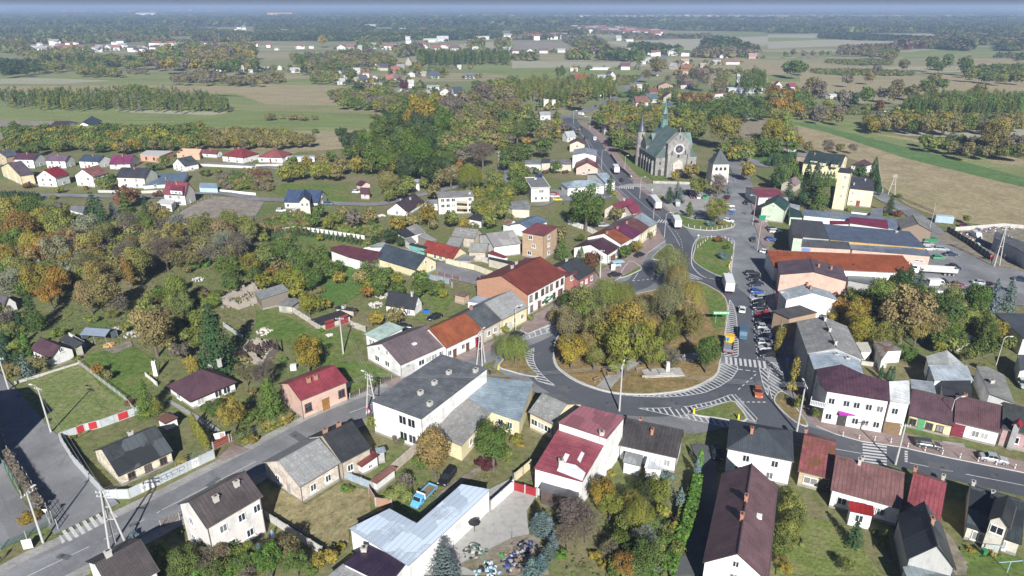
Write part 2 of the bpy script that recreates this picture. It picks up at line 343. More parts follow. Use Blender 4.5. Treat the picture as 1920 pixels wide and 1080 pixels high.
fld('field',[(800,88),(960,76),(960,100),(900,98)],F_pale)
fld('field',[(1120,78),(1180,77),(1440,68),(1550,66),(1570,70),(1320,96),(1200,92)],F_pale)
fld('field',[(1200,88),(1290,94),(1330,100),(1260,102),(1190,97)],F_bright)
fld('field',[(1440,65),(1750,64),(1755,72),(1620,84),(1440,92)],F_pale)
fld('field',[(1440,70),(1560,72),(1570,74),(1440,78)],F_green)
fld('field',[(1680,100),(1750,93),(1920,99),(1920,108),(1700,110)],F_green)
fld('field',[(1790,115),(1920,117),(1920,125),(1800,122)],F_straw)
fld('field',[(1762,136),(1800,140),(1920,152),(1920,173),(1850,174),(1770,170)],F_straw)
fld('field',[(1340,108),(1440,112),(1640,128),(1760,150),(1770,178),(1700,190),(1600,178),(1440,170),(1330,165),(1320,130)],F_br)
fld('field',[(1440,140),(1500,140),(1500,153),(1440,153)],F_green)
fld('field',[(1345,140),(1440,142),(1435,150),(1390,165),(1340,150)],F_green)
fld('field',[(1660,205),(1700,204),(1920,205),(1920,222),(1770,220),(1660,216)],F_green)
fld('field',[(1610,240),(1920,241),(1920,262),(1700,255)],F_pale)
fld('field',[(1460,220),(1520,218),(1640,226),(1690,258),(1760,272),(1920,302),(1920,352),(1700,292),(1560,248),(1470,236)],F_green)
fld('field',[(1475,228),(1525,232),(1600,252),(1720,281),(1920,333),(1920,352),(1700,300),(1560,254)],F_bright)
fld('field',[(1495,236),(1555,250),(1700,298),(1920,352),(1920,430),(1850,424),(1770,412),(1700,385),(1655,350),(1650,320),(1600,300),(1540,285),(1500,272)],F_big)
fld('field',[(1600,246),(1700,258),(1920,300),(1920,305),(1700,263)],F_straw)
fld('field',[(1850,300),(1920,300),(1920,312),(1860,306)],F_straw)
fld('field',[(1340,226),(1400,222),(1450,228),(1440,255),(1350,262),(1330,245)],fieldmat([(.28,.25,.19),(.24,.2,.14)],.05,name='dry_grass'))
fld('bare_plot',tp('b1',1310,560,1370,500,1480,440,1600,395,1920,410,1920,540,1700,560,1500,600),F_soil)
fld('bare_plot',[(480,372),(495,380),(480,405),(400,410)],F_soil)
fld('lawn',[(505,358),(530,345),(650,348),(655,380),(560,378)],M_lawn)
fld('lawn',tp('b2',280,670,480,680,700,730,820,720,560,780,340,750),M_lawn)
fld('lawn',tp('b2',640,660,760,620,880,690,800,710),M_lawnd)
fld('lawn',tp('c1',100,790,230,700,560,570,600,570,950,850,1030,925,700,1060,560,1140,300,1080,180,900),fieldmat([(.15,.2,.065),(.19,.225,.085),(.25,.24,.13)],.12,fine=1.2,name='mown_lawn'))
fld('lawn',tp('c1',650,500,980,440,1200,560,1180,700,900,850,750,740,640,600),M_lawn)
fld('lawn',tp('c2',0,180,120,160,260,230,420,330,620,340,780,330,810,440,700,500,560,560,540,600,200,400,0,320),M_lawn)
fld('lawn',tp('c2',570,540,700,560,830,570,1020,650,720,800,640,620),M_lawn)
fld('lawn',tp('c2',1130,230,1250,60,1500,60,1420,170,1280,250),M_lawn)
fld('lawn',[(610,510),(660,500),(690,540),(640,575),(600,560)],fieldmat([(.08,.16,.035),(.12,.19,.055)],.1,fine=1.2,name='lush_lawn'))
fld('lawn',tp('d2',620,400,860,440,860,600,980,570,700,720,700,830,560,900,130,620,180,430,380,550),fieldmat([(.2,.18,.08),(.31,.26,.15),(.16,.17,.07)],.25,(1,2,1),2,name='long_dry_grass'))
fld('yard',tp('d2',1760,430,1920,350,1920,700,1900,1080,1200,1080,1400,850),M_conc)
fld('yard',tp('d3',0,440,180,490,110,600,130,780,60,830,0,900),M_conc)
fld('yard',[(960,1010),(1010,1000),(1030,1080),(900,1080),(860,1060)],M_dirt)
fld('lawn',tp('d4',60,1080,60,640,290,640,500,690,700,860,850,1080),fieldmat([(.14,.2,.05),(.19,.225,.075),(.26,.24,.12)],.2,fine=2,name='garden_lawn'))
fld('lawn',tp('d4',1440,870,1900,950,1920,1080,1420,1080),M_lawn)
fld('yard',tp('d4',1290,700,1360,780,1500,1000,1480,1080,1400,1080),M_dirt)
fld('yard',[(1295,835),(1345,835),(1340,1080),(1265,1080),(1290,1000),(1320,900)],M_asph2)
fld('driveway',tp('d2',1230,640,1400,440,1560,330,1700,250,1740,260,1600,360,1420,480),M_dirt)
fld('driveway',tp('d1',1640,195,1750,95,1870,140,1660,230),M_pave)
fld('path',tp('c1',1240,850,1290,850,1480,960,1640,1060,1660,1080,1600,1080,1440,980),M_grey)
fld('yard',tp('c1',780,470,980,400,1000,440,860,500),M_dirt)
fld('yard',tp('c1',620,430,700,400,700,420,640,470),M_dirt)
fld('lawn',[(1405,285),(1500,285),(1495,300),(1410,308)],fieldmat([(.07,.15,.03),(.1,.17,.04)],.1,name='church_lawn'))
fld('lawn',[(1190,300),(1210,300),(1250,335),(1225,340)],M_lawn)
# side roads --------------------------------------------------------------
def ribbon_pts(c,w):
	c=[P(a,b_) if len((a,b_))==2 else a for a,b_ in c]; L=[];Q=[]; n=len(c); ws=w if hasattr(w,'__len__') else [w]*n
	if len(ws)!=n: ws=[ws[0]+(ws[-1]-ws[0])*i/(n-1) for i in range(n)]
	for i in range(n):
		d=(c[min(i+1,n-1)]-c[max(i-1,0)]); d.z=0; d.normalize(); m=Vector((-d.y,d.x,0)); L.append(c[i]+m*ws[i]/2); Q.append(c[i]-m*ws[i]/2)
	return L,Q
def ribbon(name,c,w,mat,z,th=0,sm=6,kind='structure'):
	c=smooth_closed(c,sm,False) if sm else c
	L,Q=ribbon_pts(c,w); b=MB()
	for i in range(len(L)-1):
		t=[(Q[i].x,Q[i].y,z),(Q[i+1].x,Q[i+1].y,z),(L[i+1].x,L[i+1].y,z),(L[i].x,L[i].y,z)]
		b.face(t)
		if th:
			for p,q in ((t[0],t[1]),(t[2],t[3])): b.face([p,q,(q[0],q[1],z-th),(p[0],p[1],z-th)])
	return tag(b.obj(name,mat),kind=kind)
WST=[(20,1102),(70,1073),(182,1019),(317,952),(400,908),(480,866),(600,800),(700,758),(790,720),(870,683),(930,655),(1000,628),(1040,605)]
ribbon('road_shoulder',WST[:9],11.5,M_grey,.10,.1)
ribbon('road',[(165,975),(120,920),(60,845),(15,790),(-30,735),(-80,680)],9.5,M_lot,zl())
ribbon('road',WST,[7.6]*13,M_asph,.112,.0)
FAR_ROAD=[(1230,132),(1205,146),(1180,162),(1150,185),(1110,204),(1075,215),(1050,222)]
ribbon('road',FAR_ROAD,8,M_asph,zl())
ribbon('road',[(1235,130),(1243,118),(1246,108),(1240,98),(1222,85)],8,M_asph,zl())
ribbon('road',[(1060,219),(1080,222),(1115,226)],7,M_asph,zl())
ribbon('road',[(1050,222),(1020,216),(980,214)],6,M_asph,zl())
MAIN=[(1068,220),(1072,232),(1092,248),(1112,270),(1128,295),(1150,325),(1178,355),(1214,386),(1246,412),(1268,440),(1280,462),(1290,482),(1303,503),(1330,524),(1358,541)]
ribbon('pavement',[(1085,232),(1108,246),(1130,268),(1143,290),(1166,318),(1196,348),(1228,372),(1258,396),(1280,420)],10,M_pave,.11,.11)
ribbon('pavement',[(1095,280),(1125,315),(1148,345),(1180,375),(1205,400),(1225,425),(1248,452)],9,M_pave,.104,.1)
ribbon('road',MAIN,10.5,M_ring,.118,.118)
ribbon('road',[(1860,512),(1825,497),(1790,467),(1755,437),(1715,405),(1680,385),(1650,368),(1640,350)],6.5,M_lot,zl())
ribbon('road',[(1395,352),(1388,325),(1380,305),(1400,300),(1440,312),(1490,300)],8,M_lot,zl())
ribbon('road',[(480,374),(560,378),(700,384),(760,372),(880,345),(930,325),(950,315)],5,M_lot,zl())
ribbon('road',[(0,368),(100,367),(300,370),(400,362),(480,374)],5,M_lot,zl())
ribbon('road',[(380,307),(480,312),(530,318)],5,M_lot,zl())
fld('car_park',tp('b3',290,345,700,345,760,400,640,430,500,430,330,430,290,450,240,470,130,470,290,440),M_lot)
fld('car_park',[(930,322),(950,310),(975,318),(975,352),(930,352)],M_lot)
fld('car_park',[(1655,440),(1745,440),(1800,465),(1860,500),(1920,512),(1920,575),(1780,560),(1660,545)],M_lot)
fld('yard',[(1745,445),(1780,435),(1920,428),(1920,512),(1860,500)],M_dirt)
fld('yard',tp('b2',1355,890,1420,900,1810,1010,1640,1060,1360,1000),M_lot)
# the square: one asphalt sheet, islands and pavements raised on it
SQ=[(1358,330),(1405,330),(1410,360),(1420,400),(1424,440),(1440,470),(1447,520),(1458,560),(1476,620),(1488,680),(1510,760),(1565,812),(1690,842),(1920,890),(2050,918),(2050,960),(1920,925),(1790,894),(1677,868),(1567,850),(1500,838),(1440,815),(1370,800),(1300,815),(1160,790),(1100,775),(1040,757),(975,720),(925,690),(935,660),(985,632),(1040,600),(1085,560),(1125,530),(1165,505),(1180,470),(1195,440),(1240,425),(1300,430),(1350,425)]
fld('road',SQ,M_asph,.1)
ribbon('road',[(1215,500),(1200,530),(1150,548),(1080,585),(1035,620),(1010,650),(1008,685),(1035,714),(1080,738),(1140,756),(1210,763),(1280,758),(1345,740),(1385,715),(1405,690)],7.5,M_ring,.106)
ribbon('road',[(1303,503),(1330,524),(1362,543),(1388,570),(1398,620),(1404,680),(1416,730),(1445,785),(1500,815),(1590,838),(1690,857),(1790,880),(1900,905),(2000,925)],7.5,M_ring,.11)
fld('yard',tp('d1',-100,120,0,200,110,420,210,560,380,690,0,880,-200,800),M_lot,.05)
ribbon('road_shoulder',[T('d1',790,520),T('d1',560,330),T('d1',430,160),T('c1',260,1070),T('c1',0,790),(-30,710)],3,M_grey,.06,.05)
IZ=[0]
def island(name,pts,top,h=.14,sm=5,kerb=True,z0=.0,z=None):
	p=smooth_closed(pts,sm) if sm else pts; q=[P(a,b_) for a,b_ in p]
	IZ[0]+=.004; zt=.1+h+IZ[0]
	bm=ngon(q,zt); me=bpy.data.meshes.new(name)
	for v in bm.verts: v.co.z=zt
	# kerb wall
	vs=[bm.verts.new((v.x,v.y,zt)) for v in q]; vb=[bm.verts.new((v.x,v.y,z0)) for v in q]
	for i in range(len(q)):
		j=(i+1)%len(q); f=bm.faces.new([vs[i],vb[i],vb[j],vs[j]]); f.material_index=1
	bm.to_mesh(me); bm.free(); me.materials.append(top); me.materials.append(M_kerb); o=bpy.data.objects.new(name,me); link(o); tag(o,kind='structure')
	if kerb:
		r=MB(); n=len(q); c=sum(q,Vector())/n
		for i in range(n):
			j=(i+1)%n; k=lambda v: v+(c-v).normalized()*.35
			a,b2=q[i],q[j]; r.face([(a.x,a.y,zt+.006),(b2.x,b2.y,zt+.006),(k(b2).x,k(b2).y,zt+.006),(k(a).x,k(a).y,zt+.006)])
		tag(r.obj('kerb',M_kerb),kind='structure')
	return q
PARK=[(1037,668),(1044,688),(1060,702),(1085,717),(1122,731),(1160,739),(1210,741),(1260,737),(1297,729),(1328,715),(1345,702),(1350,684),(1355,660),(1360,630),(1364,600),(1365,577),(1358,556),(1335,540),(1305,528),(1270,535),(1225,545),(1180,555),(1120,570),(1080,595),(1050,625),(1038,648)]
M_park=fieldmat([(.19,.16,.07),(.27,.19,.09),(.17,.16,.06)],.06,fine=1.1,name='leaf_strewn_grass')
island('park_island',PARK,M_park); 
fld('lawn',smooth_closed([(1305,532),(1335,543),(1356,560),(1362,590),(1350,625),(1335,610),(1325,570)],4),M_lawn,.252)
ribbon('path',[(1130,730),(1170,690),(1230,668),(1290,672),(1330,660)],3,M_grey,.256)
TRI=[(1308,450),(1330,445),(1356,447),(1372,456),(1376,475),(1370,505),(1366,520),(1350,519),(1325,508),(1305,495),(1298,485),(1302,468)]
island('verge_island',TRI,M_lawn)
island('verge_island',[(1280,424),(1300,430),(1330,433),(1355,431),(1375,426),(1377,420),(1355,415),(1320,414),(1290,410),(1268,398),(1262,405)],M_lawn,sm=3)
island('verge_island',[(1222,484),(1250,460),(1262,463),(1262,478),(1240,488)],M_lawn,sm=3)
island('verge_island',[(1300,773),(1330,764),(1372,753),(1385,762),(1402,786),(1385,792),(1340,785),(1305,780)],M_lawn,sm=2)
island('verge_island',[(940,678),(962,662),(985,655),(986,670),(995,690),(1010,707),(985,705),(955,697),(935,690)],M_lawnd,sm=3)
island('verge_island',[(1450,752),(1462,735),(1480,745),(1500,775),(1515,800),(1495,795),(1468,775)],M_lawnd,sm=3)
island('verge_island',[(1162,516),(1180,490),(1200,500),(1203,506),(1185,515),(1165,522)],M_lawn,sm=2)
# pavements around the square
island('pavement',[(1060,600),(1025,612),(990,627),(975,620),(985,600),(1060,560),(1085,540),(1120,512),(1140,500),(1175,478),(1195,460),(1235,430),(1248,452),(1215,475),(1200,500),(1180,512),(1160,523),(1120,545)],M_pave,sm=0,kerb=False)
island('pavement',[(1450,540),(1455,530),(1470,545),(1530,770),(1620,800),(1700,815),(1920,868),(2050,900),(2050,918),(1920,888),(1765,857),(1690,840),(1615,829),(1565,815),(1530,800),(1500,775),(1488,745),(1476,690),(1466,640),(1458,600)],M_pave,sm=0,kerb=False)
island('pavement',[(1405,357),(1418,357),(1440,420),(1446,445),(1440,470),(1428,460),(1415,425)],M_pave,sm=0,kerb=False)
ribbon('pavement',[(725,722),(800,698),(850,680),(905,655),(960,636)],3.2,M_pave,.19,.19)
# forecourts of plain concrete crossing the red paving
for q in (tp('d4',880,10,980,30,1020,95,890,100),tp('d4',1300,75,1470,95,1500,230,1350,190)): fld('driveway',q,M_grey,.256)
island('pavement',[(1262,405),(1290,410),(1320,414),(1340,400),(1335,360),(1300,345),(1180,345),(1150,352),(1205,350),(1235,372)],M_grey,sm=0,kerb=False,h=.02)
fld('car_park',[(1280,360),(1385,365),(1390,425),(1330,412),(1300,395)],M_lot,.135)
fld('lawn',tp('b3',1035,300,1160,310,1210,320,1080,330,1030,320),M_lawn,.15)
fld('lawn',tp('b3',1040,375,1130,375,1150,400,1090,410),M_lawn,.15)
fld('lawn',tp('b3',790,150,900,120,1060,240,900,250),M_lawn,.06)
# ---------------------------------------------------------------- painted markings
MK=MB(); ZM=.128
def quad_px(pts,z=ZM):
	MK.face([(P(a,b_).x,P(a,b_).y,z) for a,b_ in pts])
def line(c,w,z=ZM,dash=None,sm=5):
	c=smooth_closed(c,sm,False) if sm else c
	q=[P(a,b_) for a,b_ in c]
	L=[0]
	for i in range(1,len(q)): L.append(L[-1]+(q[i]-q[i-1]).length)
	def at(s):
		for i in range(1,len(q)):
			if L[i]>=s: 
				t=(s-L[i-1])/(L[i]-L[i-1]+1e-9); return q[i-1].lerp(q[i],t),(q[i]-q[i-1]).normalized()
		return q[-1],(q[-1]-q[-2]).normalized()
	segs=[]
	if dash:
		s=0
		while s<L[-1]: segs.append((s,min(s+dash[0],L[-1]))); s+=dash[0]+dash[1]
	else: segs=[(0,L[-1])]
	for s0,s1 in segs:
		n=max(1,int((s1-s0)/1.5)); pr=None
		for i in range(n+1):
			p,d=at(s0+(s1-s0)*i/n); m=Vector((-d.y,d.x,0))*w/2; cur=(p+m,p-m)
			if pr: MK.face([(v.x,v.y,z) for v in (pr[1],cur[1],cur[0],pr[0])])
			pr=cur
def zebra(a,b,w,z=ZM,sw=.5,gap=.5):
	"""stripes laid across from a to b (walk direction), each w long"""
	a,b=P(*a),P(*b); d=(b-a); L=d.length; d.normalize(); m=Vector((-d.y,d.x,0))*w/2; s=gap/2
	while s+sw<=L: 
		p,q=a+d*s,a+d*(s+sw); MK.face([(v.x,v.y,z) for v in (p-m,q-m,q+m,p+m)]); s+=sw+gap
def hatch(poly,dirpx,period=1.0,w=.34,border=.18,z=ZM,sm=0):
	pl=[P(*q) for q in (smooth_closed(poly,sm) if sm else poly)]
	d=(P(*dirpx[1])-P(*dirpx[0])); d.z=0; d.normalize(); m=Vector((-d.y,d.x,0))
	ks=[p.dot(m) for p in pl]; k=min(ks)+period/2
	while k<max(ks):
		hits=[]
		for i in range(len(pl)):
			a,b_=pl[i],pl[(i+1)%len(pl)]; ka,kb=a.dot(m)-k,b_.dot(m)-k
			if (ka>0)!=(kb>0): hits.append((a+(b_-a)*(ka/(ka-kb))).dot(d))
		hits.sort()
		for i in range(0,len(hits)-1,2):
			p=m*k+d*hits[i]; q=m*k+d*hits[i+1]; MK.face([(v.x,v.y,z) for v in (p-m*w/2,q-m*w/2,q+m*w/2,p+m*w/2)])
		k+=period
	if border:
		px=list(poly)+[poly[0]]
		if sm: px=smooth_closed(poly,sm)+[smooth_closed(poly,sm)[0]]
		line(px,border,z+.004,sm=0)
line([(x-5+0,y) for x,y in MAIN[1:11]],.14); line([(1068+6,236),(1098,262),(1112,292),(1134,326),(1162,357),(1199,388)],.22)
line([(1253,424),(1268,436),(1277,452),(1280,470)],.14,dash=(1.5,1.5))
zebra(*((T('b3',800,325),T('b3',925,330))),5); zebra(T('b3',1090,578),T('b3',1190,590),4)
line(tp('b3',960,345,1160,340),.25)
zebra(T('c3',1590,545),T('c3',1905,580),3.6,.128,.55,.5)
hatch(tp('c3',1632,90,1660,130,1680,200,1690,300,1695,400,1697,520,1585,510,1590,440,1598,360,1605,290,1620,180),(T('c3',1612,250),T('c3',1680,238)),1.05)
hatch(tp('c3',1570,570,1695,585,1690,620,1650,680,1560,740,1440,790,1300,812,1150,822,960,818,820,803,900,800,1100,806,1280,786,1400,748,1490,700,1545,640),(T('c3',1560,600),T('c3',1640,640)),1.1)
line(tp('c3',310,520,330,590,400,655,500,715,650,770,800,800,1000,812,1200,797,1350,762,1480,706,1545,645),.3)
hatch(tp('c3',165,452,160,540,180,600,240,670,300,720,338,742,300,735,190,700,140,630,95,560,90,500),(T('c3',100,560),T('c3',170,575)),1.0)
hatch(tp('c3',70,398,140,350,210,300,305,325,190,362),(T('c3',150,330),T('c3',165,370)),1.6)
line(tp('c3',70,398,190,362,305,325),.25)
zebra(T('c3',225,265),T('c3',375,330),4,ZM,.5,.5)
hatch(tp('c3',945,905,1100,905,1330,890,1500,855,1620,810,1665,795,1840,985,1835,1010,1750,985,1640,850,1500,880,1350,915,1320,940,1310,985),(T('c3',1100,915),T('c3',1130,960)),1.15)
hatch(tp('c3',1310,950,1640,1010,1640,1050,1310,985),(T('c3',1400,970),T('c3',1430,1010)),1.1)
hatch(tp('c3',1855,605,1920,610,1920,820,1880,720),(T('c3',1870,640),T('c3',1915,680)),1.0)
hatch([(1445,680),(1460,682),(1468,700),(1472,728),(1448,750),(1440,720)],(T('c4',0,640),T('c4',80,690)),1.0)
line(tp('c3',1695,612,1830,630),.35,dash=(1,.6)); line(tp('c3',1830,650,1680,780),.25,dash=(1,1)); line(tp('c3',1720,858,1920,860),.35,dash=(.6,.5))
line(tp('c3',1780,10,1800,150,1820,330,1835,470,1845,560),.18,dash=(1,.6)); 
hatch(tp('b3',1300,955,1435,1020,1350,1015,1290,990),(T('b3',1300,980),T('b3',1350,1000)),1.0)
line(tp('b3',1560,1020,1440,1000,1360,930,1345,860,1360,760,1400,700),.3); line(tp('b3',1640,1010,1655,850,1668,740,1640,712,1560,695,1420,700),.3)
line(tp('b3',905,1030,945,970),.35,dash=(.8,.7)); line(tp('b3',905,1030,1100,1010),.35,dash=(.8,.7))
line(tp('b3',1660,575,1780,578),.2); line(tp('b3',1270,620,1400,655,1560,655,1668,632),.25,z=.26)
# crossing and markings on the street to the right
for i in range(7):
	y=88+i*22; quad_px(tp('d4',708,y,890,y+22,890,y+33,708,y+11))
for i in range(5):
	y=145+i*18; quad_px(tp('d4',1022,y,1045,y+2,1048,y+14,1025,y+12))
line(tp('d4',500,130,700,165),.16); line(tp('d4',1060,235,1240,272),.16); line(tp('d4',1290,285,1460,312),.16,dash=(2,2)); line(tp('d4',1480,320,1920,405),.16)
# street to the left
for i in range(7):
	x,y=455+i*49,735-i*26; quad_px(tp('d1',x,y,x+28,y-8,x+93,y+77,x+63,y+91),.131)
quad_px(tp('d1',445,780,455,778,490,826,468,845),.131); quad_px(tp('d1',822,602,848,600,885,640,862,652),.131)
line(tp('d1',440,668,580,605),.35,dash=(1.2,.8)); line([(2,1106),(30,1092),(70,1073),(140,1039)],.14,.131,sm=0)
line([(140,1039),(182,1019),(250,986),(300,960)],.14,.131,dash=(2,2)); line([(304,957),(400,908),(480,866)],.14,.131)
line([(655,775),(700,758),(760,732)],.14,.131)
tag(MK.obj('road_markings',M_white),kind='structure')
# mended patches and manhole covers in the carriageway
rp=random.Random(4); PT=MB(); MH=MB()
for (x,y) in ((1010,665),(1060,730),(1150,758),(1260,760),(1340,742),(1400,640),(1392,585),(1330,520),(1268,430),(1200,372),(1165,330),(1440,430),(1395,400),(1415,440),(1600,838),(1760,875),(1860,892),(560,820),(400,905),(250,985),(120,1045),(740,742),(60,880),(30,830),(1800,480),(1870,540)):
	p=P(x,y); PT.box((p.x,p.y,.14),(rp.uniform(1.2,4.5),rp.uniform(.8,2.2),.012),rp.uniform(0,3)); q=P(x+rp.uniform(-14,14),y+rp.uniform(-3,3)); MH.tube((q.x,q.y,.1),(q.x,q.y,.15),.33,.33,10)
tag(PT.obj('road_patches',asphaltmat('patched_asphalt',(.11,.113,.12),.2)),kind='structure'); tag(MH.obj('road_manholes',plain('cast_iron',(.06,.06,.06),.5)),kind='structure')
# ---------------------------------------------------------------- buildings
CR=(.62,.56,.42); WH=(.72,.72,.70); WHS=(.8,.79,.76); BEI=(.5,.46,.38); GRY=(.42,.42,.41); TAN=(.45,.36,.23); PINK=(.62,.42,.34); YEL=(.68,.6,.38); BRK=(.34,.17,.1); LG=(.5,.58,.45); PBRK=(.42,.3,.2)
MAR=(.1,.05,.066); MAU=(.16,.125,.135); REDR=(.25,.05,.065); ORG=(.27,.085,.04); BRR=(.085,.072,.072); BLK=(.03,.033,.038); SLT=(.075,.085,.095); SBL=(.07,.1,.16); LBL=(.33,.4,.47); LGR=(.23,.24,.24); MAG=(.2,.04,.1); GRN=(.035,.09,.07); DRD=(.19,.05,.045); CGR=(.27,.275,.275); TIL=(.3,.08,.03); BRM=(.16,.075,.06); MINT=(.45,.58,.52); TAR=(.065,.07,.078)
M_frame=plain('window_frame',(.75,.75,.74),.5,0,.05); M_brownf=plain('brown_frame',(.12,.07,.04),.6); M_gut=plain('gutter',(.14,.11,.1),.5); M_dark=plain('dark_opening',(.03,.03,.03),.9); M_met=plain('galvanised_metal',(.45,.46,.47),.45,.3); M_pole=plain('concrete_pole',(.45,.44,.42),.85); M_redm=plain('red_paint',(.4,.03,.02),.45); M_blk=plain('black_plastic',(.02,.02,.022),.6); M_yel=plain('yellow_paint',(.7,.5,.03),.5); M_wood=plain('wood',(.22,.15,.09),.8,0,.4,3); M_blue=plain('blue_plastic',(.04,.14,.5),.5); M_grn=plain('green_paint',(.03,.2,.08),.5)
_win={}
def win_meshes(w,h,brown=False,panes=2):
	k=(round(w,1),round(h,1),brown,panes)
	if k in _win: return _win[k]
	w,h=k[0],k[1]; b=MB(); t=.1; fm=M_brownf if brown else M_frame
	# local: window lies in the x-z plane, faces -y, origin at its bottom centre
	for c,d in (((0,-.03,h-t/2),(w,.12,t)),((0,-.03,t/2),(w,.12,t)),((-w/2+t/2,-.03,h/2),(t,.12,h-2*t)),((w/2-t/2,-.03,h/2),(t,.12,h-2*t))): b.box(c,d)
	for i in range(1,panes): b.box((-w/2+w*i/panes,-.025,h/2),(.08,.1,h-2*t))
	b.box((0,-.08,-.05),(w+.24,.24,.07))
	f=b.mesh('window',fm); b=MB(); b.box((0,.0,h/2),(w-.12,.05,h-.12)); g=b.mesh('pane',glassmat()); _win[k]=(f,g); return _win[k]
def add_window(root,pos,ang,w=1.2,h=1.4,brown=False,panes=2):
	f,g=win_meshes(w,h,brown,panes); o=bpy.data.objects.new('window',f); link(o,root); o.location=pos; o.rotation_euler.z=ang
	q=bpy.data.objects.new('pane',g); link(q,o); return o
_door={}
def add_door(root,pos,ang,w=1.1,h=2.1,col=(.16,.09,.05),name='door'):
	k=(w,h,col)
	if k not in _door:
		b=MB(); b.box((0,0,h/2),(w,.1,h)); b.box((0,-.06,h*.72),(w*.7,.04,h*.35)); b.box((0,-.06,h*.25),(w*.7,.04,h*.35)); b.box((0,-.02,h+.06),(w+.2,.16,.1)); _door[k]=b.mesh('door',plain('door_%s'%str(col),col,.55))
	o=bpy.data.objects.new(name,_door[k]); link(o,root); o.location=pos; o.rotation_euler.z=ang
	b=MB(); b.box((w*.35,-.1,h*.48),(.12,.06,.12)); h_=b.obj('handle',M_met,o); return o
def add_chimney(parent,x,y,z,h=1.0,w=.6,d=.5,mat=None):
	b=MB(); b.box((0,0,h/2-.5),(w,d,h+1)); b.box((0,0,h+.05),(w+.16,d+.16,.12)); b.box((0,0,h+.15),(w*.5,d*.5,.1),0,1)
	o=b.obj('chimney',[mat or wallmat(BRK,'brick'),M_dark],parent,(x,y,z)); return o
